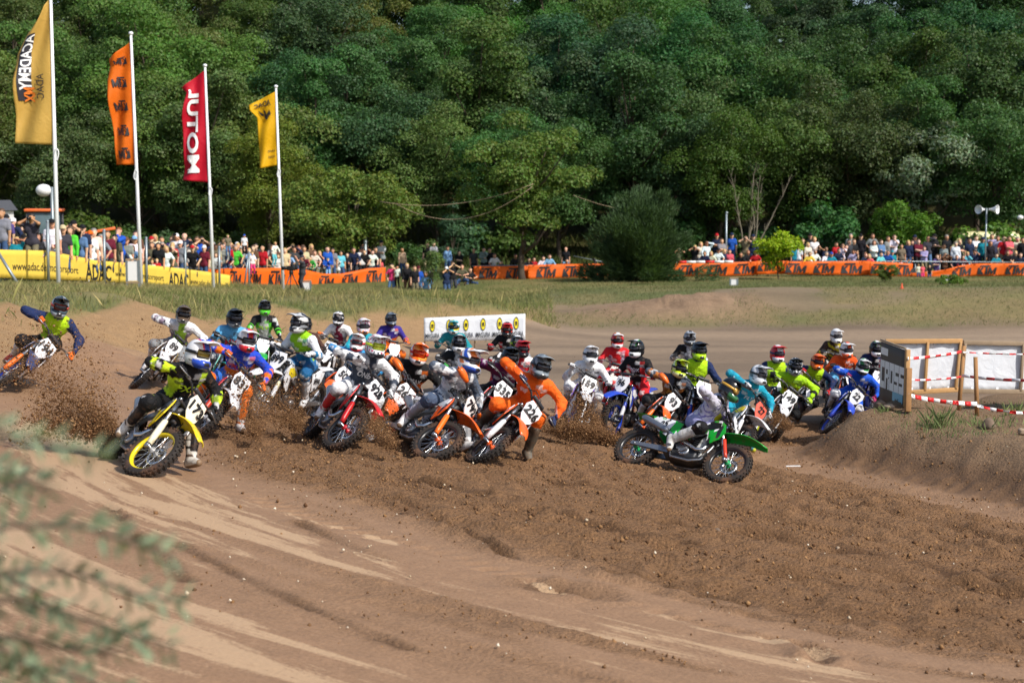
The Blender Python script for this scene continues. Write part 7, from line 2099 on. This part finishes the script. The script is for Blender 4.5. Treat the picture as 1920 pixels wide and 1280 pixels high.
# standing figures in the banner gap and on the right: px, head py, depth, shirt, hair, pose, trousers
GAP = """715,456,84,white,cnavy,cross,black;754,469,85,beige,nj,std,jeans;801,459,87,black,r,std,beige;813,458,87,white,d,std,jeans;839,466,87,sky,bj,std,denim;861,474,86,black,D,cross,black;735,499,76.5,pink,d,phone,denim;745,501,76.3,white,d*,std,black;763,498,76,black,lj,std,brown;777,503,75.6,black,b,std,khaki;785,504,76,blue,cmaroon,std,denim;800,514,75,sky,lj,lean,denim;837,505,74.5,navy,cwhite,photo,jeans;849,496,75,black,b,photo,darkgrey;866,500,77.5,olive,b,squat,jeans_;880,506,78.5,black,b,squat,jeans;888,470,84.5,darkgrey,n,std,black;907,468,84.5,grey,dj,chin,black;918,469,84.8,black,d,std,black;926,479,84,white,b,lean,black;941,492,83.5,black,b*,std,black;964,480,84,black,dj,lean,black;991,487,84,darkgrey,d,lean,black;998,486,84.2,red,d,lean,black;1017,484,84.2,white,d,lean,black;1029,481,84.2,sky,bj,lean,jeans;1061,467,87,black,n,std,sky_;1063,489,84,navy,d,lean,black;
1272,468,85,olive,d,photo,black;1303,464,85,black,l,photo,black;1314,458,86,cream,L,std,denim;1325,457,86,white,Bj,shade,jeans;1322,475,84.8,navy,b,lean,navy;1334,475,84.8,cream,L,lean,black;1346,470,85,white,cblack,lean,black;1344,443,88,navy,cred,cross,black;1353,452,87,grey,b,cross,black;1358,471,85,navy,Lj,std,jeans;1368,472,85,coral,bj,std,black;1372,442,88,blue,cnavy,std,jeans;1390,477,84.9,black,b,lean,black;1399,473,84.9,black,rj,lean,black;1416,474,84.9,red,cred,lean,black;1398,447,87.5,khaki,b,photo,khaki;1412,445,87.5,navy,cnavyj,std,navy;
1490,462,86,teal,csky,std,jeans;1497,463,86,white,cgrey,std,black;1505,452,87,black,b,std,black;1515,459,86.5,cream,L,std,black;1519,443,88,black,cblack,std,black;1527,449,87,white,l,std,jeans;1516,476,84.9,yellow,dj,lean,black;1526,472,85,white,gj,lean,black;1536,464,86,black,b,photo,black;1546,476,84.9,white,g,lean,black;1549,467,85.8,navy,b+,std,black;1558,477,84.9,teal,cblue,lean,black;
1580,461,86,white,b+,chin,black;1587,463,86,black,b,std,black;1592,454,86.8,darkgrey,d+,std,black;1595,443,88,grey,g,std,black;1601,453,87,black,b,std,black;1600,472,85,lilac,b,phone,black;1614,444,88,black,cblackj,std,black;1620,478,84.9,navy,r,lean,black;1630,480,84.9,coral,L,lean,black;1636,443,88,grey,b,hips,jeans;1639,455,87,white,Bj,cross,black;1652,454,87,denim,Bj,cross,black;1648,477,84.9,aqua,b,lean,black;1665,474,85,blue,b+,lean,black;1673,474,85,teal,cteal,std,black;1665,448,87.5,grey,Bj,std,jeans;1677,445,87.5,white,b+,chin,black;
1703,455,87,navy,Lj,std,jeans;1710,455,87.2,navy,Bj,std,jeans;1715,446,88,darkgrey,cnavy,cross,black;1722,453,87,maroon,b,cross,black;1740,448,87,darkgrey,bj,shade,denim;1733,466,86,lilac,bj,cross,khaki;1752,444,88,black,cblack,cross,black_;1775,445,87.5,black,g,std,black;1792,458,86.5,white,gj,std,jeans;1799,453,87,black,l,cross,black;1704,488,84.6,teal,d*,photo,navy;1689,490,84.6,white,b*,std,navy;1757,481,84.9,purple,b,chin,jeans;1772,478,84.9,brown,bj,photo,black;1722,497,83.4,cream,b*,std,jeans;1730,498,83.4,coral,L*,std,pink;1743,499,83.3,black,b*,std,jeans;1793,482,84.9,navy,b,lean,black;1804,482,84.9,maroon,Dj,lean,black;1814,476,85,aqua,lj,chin,black;1828,473,85.2,navy,b,phone,black;1818,452,87,navy,b,std,black;1830,447,88,white,b,cross,jeans;1843,450,87,teal,cnavyj,std,navy;1857,456,86.5,black,Bj,std,black;1860,444,88.4,lilac,b,cross,black;1871,447,87.8,lilac,b,std,black;1882,448,87.4,red,b,shade,khaki;1892,448,87.2,coral,b,cross,khaki;1908,449,87.4,cream,gj,std,navy;1918,450,87,black,dj,std,black;1866,479,84.9,teal,d,lean,black;1888,474,84.9,black,b,lean,black;1901,474,84.9,black,l,lean,black;1913,478,84.9,navy,b,lean,black;1770,462,86,grey,b,std,black;1690,462,86,khaki,b,std,black;1570,470,85.2,navy,d,lean,black;1568,459,86.5,red,b,std,black"""
for e in GAP.replace('\n', '').split(';'):
    q = e.split(','); px, py, d, col, hair, pose, tr = float(q[0]), float(q[1]), float(q[2]), q[3], q[4], q[5], q[6]
    hz = SPEC[pose]['head'].z; p = at(px, py, d); gz_ = tz(p.x, p.y); s_ = (p.z - gz_) / hz
    lo_, hi_ = (.5, .8) if '*' in hair else (.90, 1.10)
    if pose == 'squat': lo_, hi_ = .9, 1.2
    s2 = min(max(s_, lo_), hi_)
    spectator(px, py, d, col, hair, pose, tr, p.z - s2 * hz, s2, None, where_of(px))
# two children on shoulders, one on the rail, boy leaning over
spectator(427, 443, 71.5, 'khaki', 'b*', 'std', None, at(427, 443, 71.5).z - 1.6 * .58, .58, .2, 'on the shoulders of a man right of the red flag pole')
obj('ear_defenders', EARM, people_rows[-1][0], Matrix.Translation(SPEC['std']['head']), srgb('a8e02a'))
spectator(458, 443, 72.5, 'white', 'cblue*', 'std', None, at(458, 443, 72.5).z - 1.6 * .56, .56, .2, 'on the shoulders of a man left of the yellow flag pole')
spectator(615, 487, 79.0, 'blue', 'b*j', 'chin', 'sky', at(615, 487, 79).z - 1.6 * .62, .62, .1, 'sitting on the rail above the sagging banner')
obj('ear_defenders', EARM, people_rows[-1][0], Matrix.Translation(SPEC['chin']['head']), srgb('a8e02a'))
spectator(513, 457, 73.5, 'white', 'l*j', 'lean', 'aqua', at(513, 457, 73.5).z - 1.6 * .64, .64, .9, 'reaching for the yellow flag pole')
spectator(473, 476, 74.0, 'white', 'l*', 'std', 'pink', at(473, 476, 74).z - 1.6 * .62, .62, .4, 'sitting on the orange banner fence')
# labels: kind, clothing, head, pose, place; ordinals where these still coincide
ORD = ['first', 'second', 'third', 'fourth', 'fifth', 'sixth', 'seventh', 'eighth']
byl = {}
for o, px, kind, col, gar, ht, pose, wh in people_rows:
    byl.setdefault('%s %s in %s %s %s' % (ht if not ht.startswith('with') else '', kind, col, gar, wh) if not ht.startswith('with') else '%s in %s %s %s %s' % (kind, col, gar, ht, wh), []).append((px, o, pose))
for lab, L in byl.items():
    L.sort(key=lambda a: a[0])
    for i, (px, o, pose) in enumerate(L):
        l = lab.strip()
        if len(L) > 1: l = '%s %s' % (ORD[min(i, 7)], l)
        w = l.split()
        tag(o, ' '.join(w[:16]), 'person', 'spectators behind the fence')

# ------------------------------------------------------------------ television camera, vehicles, push chair, shed
o, Mx = spectator(567, 484, 68.5, 'darkgrey', 'cdarkgrey', 'phone', 'darkgrey', None, None, -1.2, 'television cameraman')
tag(o, 'television cameraman in dark clothes and cap standing behind a tripod', 'person'); o['group'] = 'television crew'
for c_ in list(bpy.data.objects):
    if c_.name.startswith('phone') and 'television' in c_.get('label', ''): bpy.data.objects.remove(c_)
c = at(546, 505, 68.2); g = tz(c.x, c.y); TC = empty('television_camera', Matrix.Translation((c.x, c.y, g))); tag(TC, 'black television camera on a tripod beside the yellow flag pole', 'camera')
hh = c.z - g
b = MB(); b.bevbox((0, 0, hh + .05), (.36, .16, .2), .02); b.bevbox((.22, 0, hh + .06), (.14, .14, .18), .02); b.build('camera_body', M_BLK, TC)
b = MB(); b.lathe([(.05, -.42), (.085, -.42), (.075, -.18), (.06, -.16)], 14, 'x', (0, 0, hh + .05)); b.build('lens', M_BLK, TC)
b = MB(); b.bevbox((.05, -.1, hh + .20), (.16, .06, .08), .01); b.tube([(.0, 0, hh + .15), (.0, 0, hh + .26), (.18, 0, hh + .26), (.18, 0, hh + .15)], .015, 6); b.build('viewfinder', M_BLK, TC)
b = MB(); b.lathe([(.08, hh - .22), (.1, hh - .12), (.07, hh - .05)], 12, 'z'); b.build('tripod_head', M_BLK, TC)
for i in range(3):
    a = .5 + i * 2.094; b = MB(); b.tube([(.05 * math.cos(a), .05 * math.sin(a), hh - .2), (.42 * math.cos(a), .42 * math.sin(a), -.02)], [.03, .02], 6); b.build('tripod_leg', M_GALV if i == 1 else M_BLK, TC)
# tractor behind the crowd
M_TORANGE = plain('orange_tractor_paint', srgb('dc6a30'), .4, 0, .1, 5)
c = at(85, 445, 62); g = tz(c.x, c.y); TR = empty('tractor', Matrix.Translation((c.x, c.y, g)) @ Matrix.Rotation(.25, 4, 'Z')); tag(TR, 'orange tractor with glass cab behind the crowd at the left', 'tractor')
rz = at(85, 394, 62).z - g
b = MB(); b.bevbox((0, 0, rz), (1.5, 1.5, .12), .04); b.build('cab_roof', M_TORANGE, TR)
b = MB(); b.bevbox((0, 0, rz - .75), (1.25, 1.25, 1.35), .05); b.build('cab_glass', plain('tinted_glass', srgb('5a6c70'), .1, 0, .1, 3), TR)
for sx in (1, -1):
    for sy in (1, -1): b = MB(); b.tube([(sx * .65, sy * .65, rz), (sx * .7, sy * .7, rz - 1.5)], .04, 6); b.build('cab_pillar', M_BLK, TR)
b = MB(); b.bevbox((-1.3, 0, rz - 1.35), (1.5, .8, .7), .08); b.build('bonnet', M_TORANGE, TR)
for sx, r_ in ((.35, .75), (-1.7, .5)):
    for sy in (1, -1): b = MB(); b.lathe([(r_ * .5, -.18), (r_ * .95, -.2), (r_, -.1), (r_, .1), (r_ * .95, .2), (r_ * .5, .18)], 24, 'y', (sx, sy * .8, r_)); b.build('wheel', M_TYRE, TR)
b = MB(); b.tube([(-.85, -.5, rz - 1.0), (-.85, -.5, rz - .45), (-.5, -.5, rz - .38), (-.35, -.5, rz - .6), (-.2, -.5, rz - 1.1)], .05, 8); b.build('loader_frame', M_TORANGE, TR)
b = MB(); b.bevbox((1.9, -.3, rz - .85), (1.6, .1, .12), .02, Matrix.Rotation(R(-10), 3, 'Y')); b.build('loader_arm', M_TORANGE, TR)
# shed
c = at(4, 400, 75); g = tz(c.x, c.y); SH = empty('shed', Matrix.Translation((c.x - .6, c.y, g))); tag(SH, 'white shed with dark grey roof at the upper left edge', 'shed')
ez = at(4, 396, 75).z - g
b = MB(); b.box((0, 0, ez / 2), (1.6, 2.2, ez)); b.build('wall', M_WHITE, SH)
b = MB(); b.loft([[Vector((-.95, y, ez + .03)), Vector((.95, y, ez + .03)), Vector((.6, y, ez + .52)), Vector((-.6, y, ez + .52))] for y in (-1.3, 1.3)], smooth=False); b.build('roof', plain('dark_roofing', srgb('4a4c52'), .8), SH)
b = MB(); b.box((0, -1.31, ez), (1.9, .03, .08)); b.build('fascia', plain('green_fascia', srgb('3f8a48'), .6), SH)
# cream van
M_VAN = plain('cream_van_paint', srgb('d8cf9c'), .35, 0, .05, 3)
c = at(1840, 470, 91); g = tz(c.x, c.y); VN = empty('camper_van', Matrix.Translation((c.x, c.y, g))); tag(VN, 'cream coloured box shaped van parked behind the crowd on the right', 'van')
vz = at(1840, 434, 91).z - g
zb = vz - 1.95
def vsec(x, top, half=.86): return [Vector((x, -half, zb + .35)), Vector((x, -half - .02, zb + 1.05)), Vector((x, -half + .1, top - .08)), Vector((x, -half + .25, top)), Vector((x, half - .25, top)), Vector((x, half - .1, top - .08)), Vector((x, half + .02, zb + 1.05)), Vector((x, half, zb + .35))]
b = MB(); b.loft([vsec(-2.05, zb + 1.0, .78), vsec(-1.95, zb + 1.15, .83), vsec(-1.3, vz - .05), vsec(-1.0, vz), vsec(1.7, vz), vsec(1.95, vz - .12, .82), vsec(2.1, zb + 1.1, .8)]); b.build('body', M_VAN, VN)
b = MB(); b.add([Vector((-1.93, -.76, zb + 1.17)), Vector((-1.93, .76, zb + 1.17)), Vector((-1.36, .68, vz - .16)), Vector((-1.36, -.68, vz - .16))], [(0, 1, 2, 3)]); b.xform(Matrix.Translation((-.03, 0, .03))); b.build('windscreen', M_GLASS, VN)
for x0, x1 in ((-1.35, -.55), (-.4, .45), (.6, 1.7)):
    b = MB(); b.bevbox(((x0 + x1) / 2, -.83, zb + 1.42), (x1 - x0, .04, .5), .02, Matrix.Rotation(R(-9), 3, 'X')); b.build('side_window', M_GLASS if x0 < 0 and x1 < 0 else plain('curtained_window', srgb('b9b060'), .3), VN)
for sx in (-1.35, 1.35):
    for sy in (1, -1): b = MB(); b.lathe([(.001, -.1), (.3, -.1), (.32, 0), (.3, .1), (.001, .1)], 20, 'y', (sx, sy * .78, .32 + zb)); b.build('wheel', M_TYRE, VN)
for sy in (1, -1): b = MB(); b.lathe([(.001, -.03), (.1, -.03), (.1, .02), (.001, .04)], 14, 'x', (-2.07, sy * .55, zb + .75)); b.build('headlight', M_WHITE, VN)
# push chair
c = at(1122, 492, 84.6); g = tz(c.x, c.y); PC = empty('push_chair', Matrix.Translation((c.x, c.y, g))); tag(PC, 'dark push chair standing between the oak and the dark bush', 'push chair')
b = MB()
for sx, sz in ((-.3, .12), (.35, .12)):
    for sy in (-.22, .22): b2 = MB(); b2.lathe([(.07, -.02), (.12, -.025), (.13, 0), (.12, .025), (.07, .02)], 16, 'y', (sx, sy, sz)); b2.build('wheel', M_TYRE, PC)
for sy in (-.22, .22): b = MB(); b.tube([(.35, sy, .12), (-.05, sy, .55), (-.45, sy, 1.05)], .018, 6); b.tube([(-.3, sy, .12), (.1, sy, .6)], .018, 6); b.build('frame', M_BLK, PC)
b = MB(); b.bevbox((.05, 0, .55), (.5, .38, .14), .04, Matrix.Rotation(R(-18), 3, 'Y')); b.bevbox((-.16, 0, .75), (.12, .38, .45), .04, Matrix.Rotation(R(-25), 3, 'Y')); b.build('seat', M_BLK, PC)
b = MB(); b.grid([[Vector((-.2 + .38 * math.sin(a), y, .72 + .38 * math.cos(a))) for y in (-.2, 0, .2)] for a in np.linspace(-.5, 1.2, 7)], .01); b.build('hood', M_BLK, PC)
# ------------------------------------------------------------------ loose soil: clods, pebbles, flying soil
m, ns, ls, b = mat('loose_soil')
c = attr(ns, 'col'); ls.new(c, b.inputs['Base Color']); b.inputs['Roughness'].default_value = .95; b.inputs['Specular IOR Level'].default_value = .15
M_CLOD = m
OCT_V = np.array([(1, 0, 0), (-1, 0, 0), (0, 1, 0), (0, -1, 0), (0, 0, 1), (0, 0, -1)], float)
OCT_F = np.array([(0, 2, 4), (2, 1, 4), (1, 3, 4), (3, 0, 4), (2, 0, 5), (1, 2, 5), (3, 1, 5), (0, 3, 5)])
TET_V = np.array([(1, 1, 1), (-1, -1, 1), (-1, 1, -1), (1, -1, -1)], float) * .7
TET_F = np.array([(0, 1, 2), (0, 3, 1), (0, 2, 3), (1, 3, 2)])
def lumps(P, r, colr, seed, base_V=OCT_V, base_F=OCT_F, flat=1.0):
    gen = np.random.default_rng(seed); n = len(P); k = len(base_V)
    V = base_V[None] * r[:, None, None] * (.65 + .7 * gen.random((n, k, 1)))
    a = gen.random(n) * 6.283; b_ = gen.random(n) * 6.283
    ca, sa, cb, sb = np.cos(a), np.sin(a), np.cos(b_), np.sin(b_)
    x, y, z = V[..., 0], V[..., 1], V[..., 2]
    y, z = y * cb[:, None] - z * sb[:, None], y * sb[:, None] + z * cb[:, None]
    x, y = x * ca[:, None] - y * sa[:, None], x * sa[:, None] + y * ca[:, None]
    V = np.stack([x, y, z * flat], -1) + P[:, None]
    F = (base_F[None] + (np.arange(n) * k)[:, None, None]).reshape(-1, 3)
    return V.reshape(-1, 3), F, np.repeat(colr, k, 0)
def soil_col(n, gen, a='5a3d29', b_='9a7350'):
    t = gen.random((n, 1)) ** 1.3
    return np.array(srgb(a))[None] * (1 - t) + np.array(srgb(b_))[None] * t
gen = np.random.default_rng(31)
x = gen.uniform(-7, 9, 105000); y = gen.uniform(10, 29, 105000)
pp = ground_parts(x, y); rough_ = pp[10]; mound_ = pp[8]
keep = gen.random(len(x)) < np.clip(rough_ * (.35 + .5 * sstep(-.1, .3, fbm(pp[4] * 2, pp[6] * .4, 3, 90))) + .55 * sstep(-.55, -.2, pp[7]) * sstep(1.3, .2, pp[7]) + .1 * mound_ + .012, 0, 1) * .62
x, y = x[keep], y[keep]; n = len(x)
r = .005 + .008 * gen.random(n) ** 2 + .018 * gen.random(n) ** 11
P = np.stack([x, y, terrain(x, y) + r * .3 + .02 * rough_[keep]], 1)
V, F, c = lumps(P, r, soil_col(n, gen, '5c422e', '98744f'), 1)
tag(obj('soil_clods', mesh_np('soil_clods', V, F, M_CLOD, False, c)), 'small dark clods of churned soil strewn over the bend', kind='stuff')
n = 420; x = gen.uniform(-6, 8, n); y = gen.uniform(10, 26, n); r = .007 + .014 * gen.random(n) ** 3
V, F, c = lumps(np.stack([x, y, terrain(x, y) + r * .7 + .015], 1), r, soil_col(n, gen, 'b8a488', 'e0d4c0'), 2)
tag(obj('pebbles', mesh_np('pebbles', V, F, M_CLOD, False, c)), 'pale pebbles strewn over the bend', kind='stuff')

def spray(px, py, d, to, n, label, seed, spread=.45, rmax=.016, z0=0.05):
    """soil thrown from a wheel at (px, py) towards picture offset `to` (in metres: right, up, away)"""
    gen = np.random.default_rng(seed)
    o = np.array(at(px, py, d)); g = tz(o[0], o[1]); o[2] = max(o[2], g + z0)
    D = np.array([to[0], to[2], to[1]]); L = np.linalg.norm(D); u = D / L
    t = gen.random(n) ** 1.25
    jet = gen.integers(0, 7, n); ja = gen.normal(size=(7, 3)) * spread * .55                      # several separate plumes
    P = o + u * (t * L)[:, None] + (ja[jet] + gen.normal(size=(n, 3)) * spread * .42) * (t[:, None] ** .9) * L * .55 + gen.normal(size=(n, 3)) * .05
    P[:, 2] -= .30 * t * t * L * .5
    gz_ = terrain(P[:, 0], P[:, 1]); P[:, 2] = np.where(P[:, 2] < gz_, gz_ + np.abs(P[:, 2] - gz_) * .35, P[:, 2])
    r = .0024 + rmax * .22 * gen.random(n) ** 5 + rmax * gen.random(n) ** 26
    V, F, c = lumps(P, r, soil_col(n, gen, '6a4a32', 'ae875f'), seed, TET_V, TET_F)
    tag(obj('flying_soil', mesh_np('flying_soil', V, F, M_CLOD, False, c)), label, kind='stuff')
spray(215, 815, 17.6, (-1.25, .85, .5), 32000, 'brown soil flung up behind the yellow motorcycle', 41, .6, .016)
spray(200, 820, 17.6, (-.95, .25, .3), 18000, 'low dark soil thrown left by the yellow motorcycle', 42, .4, .02)
spray(480, 815, 20.4, (-.25, .75, .9), 11000, 'soil flying behind the blue and orange rider', 43, .6, .014)
spray(560, 800, 20.8, (-.55, .45, .6), 13000, 'soil flying behind the red motorcycle', 44, .6, .014)
spray(735, 835, 19.0, (-.35, .22, .6), 8000, 'soil thrown by the rear wheel of number 792', 45, .5, .012)
spray(1120, 800, 25.2, (-.35, .5, .2), 12000, 'brown soil cloud in front of the rider in white', 46, .75, .016)
spray(1180, 835, 24.2, (-1.2, .5, .2), 42000, 'large brown soil plume thrown by the green motorcycle', 47, .27, .018)
spray(1480, 800, 25.5, (-.45, .3, .4), 8000, 'soil flying under number 135', 48, .6, .012)
spray(700, 800, 20.6, (.15, .5, .6), 7000, 'soil flying right of the red motorcycle', 49, .6, .012)
spray(20, 690, 23.2, (.55, .18, .1), 7000, 'thin soil thrown by the lone rider at the left edge', 50, .5, .012)
spray(340, 700, 27.0, (-.5, .9, .2), 6000, 'soil veil in front of the rider in white and lime', 51, .8, .014)
# ------------------------------------------------------------------ out of focus shrub close to the camera
M_SILVER = leaf_mat('silvery_leaf', .45, .3)
M_TWIG = plain('grey_twig', srgb('4a443a'), .9)
SHB = empty('silver_leaf_shrub', Matrix.Identity(4)); tag(SHB, 'blurred silvery green shrub close to the camera at the lower left', 'shrub')
sb = Vector((-1.2, 2.0, tz(-1.2, 2.0)))
gj = np.random.default_rng(9)
TW = [[(-160, 900), (-60, 800), (40, 815), (120, 838), (205, 856)], [(-160, 980), (-40, 930), (50, 900), (95, 925)], [(-140, 1040), (20, 985), (150, 985), (240, 1015), (325, 1040)], [(-120, 1100), (40, 1070), (150, 1075), (260, 1115), (350, 1128)], [(-120, 1160), (30, 1120), (130, 1150), (230, 1185), (330, 1215)], [(-120, 1200), (20, 1190), (110, 1215), (200, 1222), (270, 1206)], [(-100, 1260), (0, 1215), (60, 1250), (110, 1300)], [(-100, 1300), (40, 1240), (150, 1270), (230, 1300)], [(-110, 1080), (0, 1075), (70, 1110), (120, 1175)], [(-100, 880), (-20, 860), (10, 880), (30, 900)]]
stems = MB(); Pl, Nl, Al = [], [], []
for i, tw in enumerate(TW):
    d = 2.45 + .07 * i - .02 * (i % 3)
    pts = [at(x, y, d + .04 * k) for k, (x, y) in enumerate(tw)]
    low = sb + Vector((.05 * (i % 4), .04 * (i % 3), .35 + .12 * i))
    stems.tube([sb + Vector((.02 * i, 0, -.1)), low, pts[0]] + pts[1:], [.012, .009, .006] + [.004] * (len(pts) - 2) + [.002], 5)
    for k in range(len(pts) - 1):
        n_ = 18
        for q in range(n_):
            t = (q + gj.random()) / n_
            p = pts[k].lerp(pts[k + 1], t); ax = (pts[k + 1] - pts[k]).normalized()
            o = Vector(gj.normal(size=3)); o = (o - ax * o.dot(ax)).normalized()
            dr = (ax * .6 + o * 1.0).normalized(); p = p + o * float(gj.random()) * .016
            Pl.append(p + dr * .018); Al.append(dr); nn = dr.cross(Vector(gj.normal(size=3))).normalized(); Nl.append(nn)
stems.build('stems', M_TWIG, SHB, None, None, False)
Pl, Al, Nl = np.array(Pl), np.array(Al), np.array(Nl); B = np.cross(Nl, Al); n = len(Pl)
L = (.031 + .02 * gj.random((n, 1))); W = L * .3
V = np.stack([Pl - Al * L * .5, Pl - Al * L * .1 + B * W * .5 + Nl * .001, Pl + Al * L * .5, Pl - Al * L * .1 - B * W * .5 + Nl * .001], 1).reshape(-1, 3)
tone = (.6 + .6 * gj.random((n, 1))) * np.array([[1, 1, 1]])
obj('leaves', mesh_np('leaves', V, np.arange(4 * n).reshape(n, 4), M_SILVER, False, np.repeat(tone, 4, 0)), SHB, None, srgb('8c9c80'))
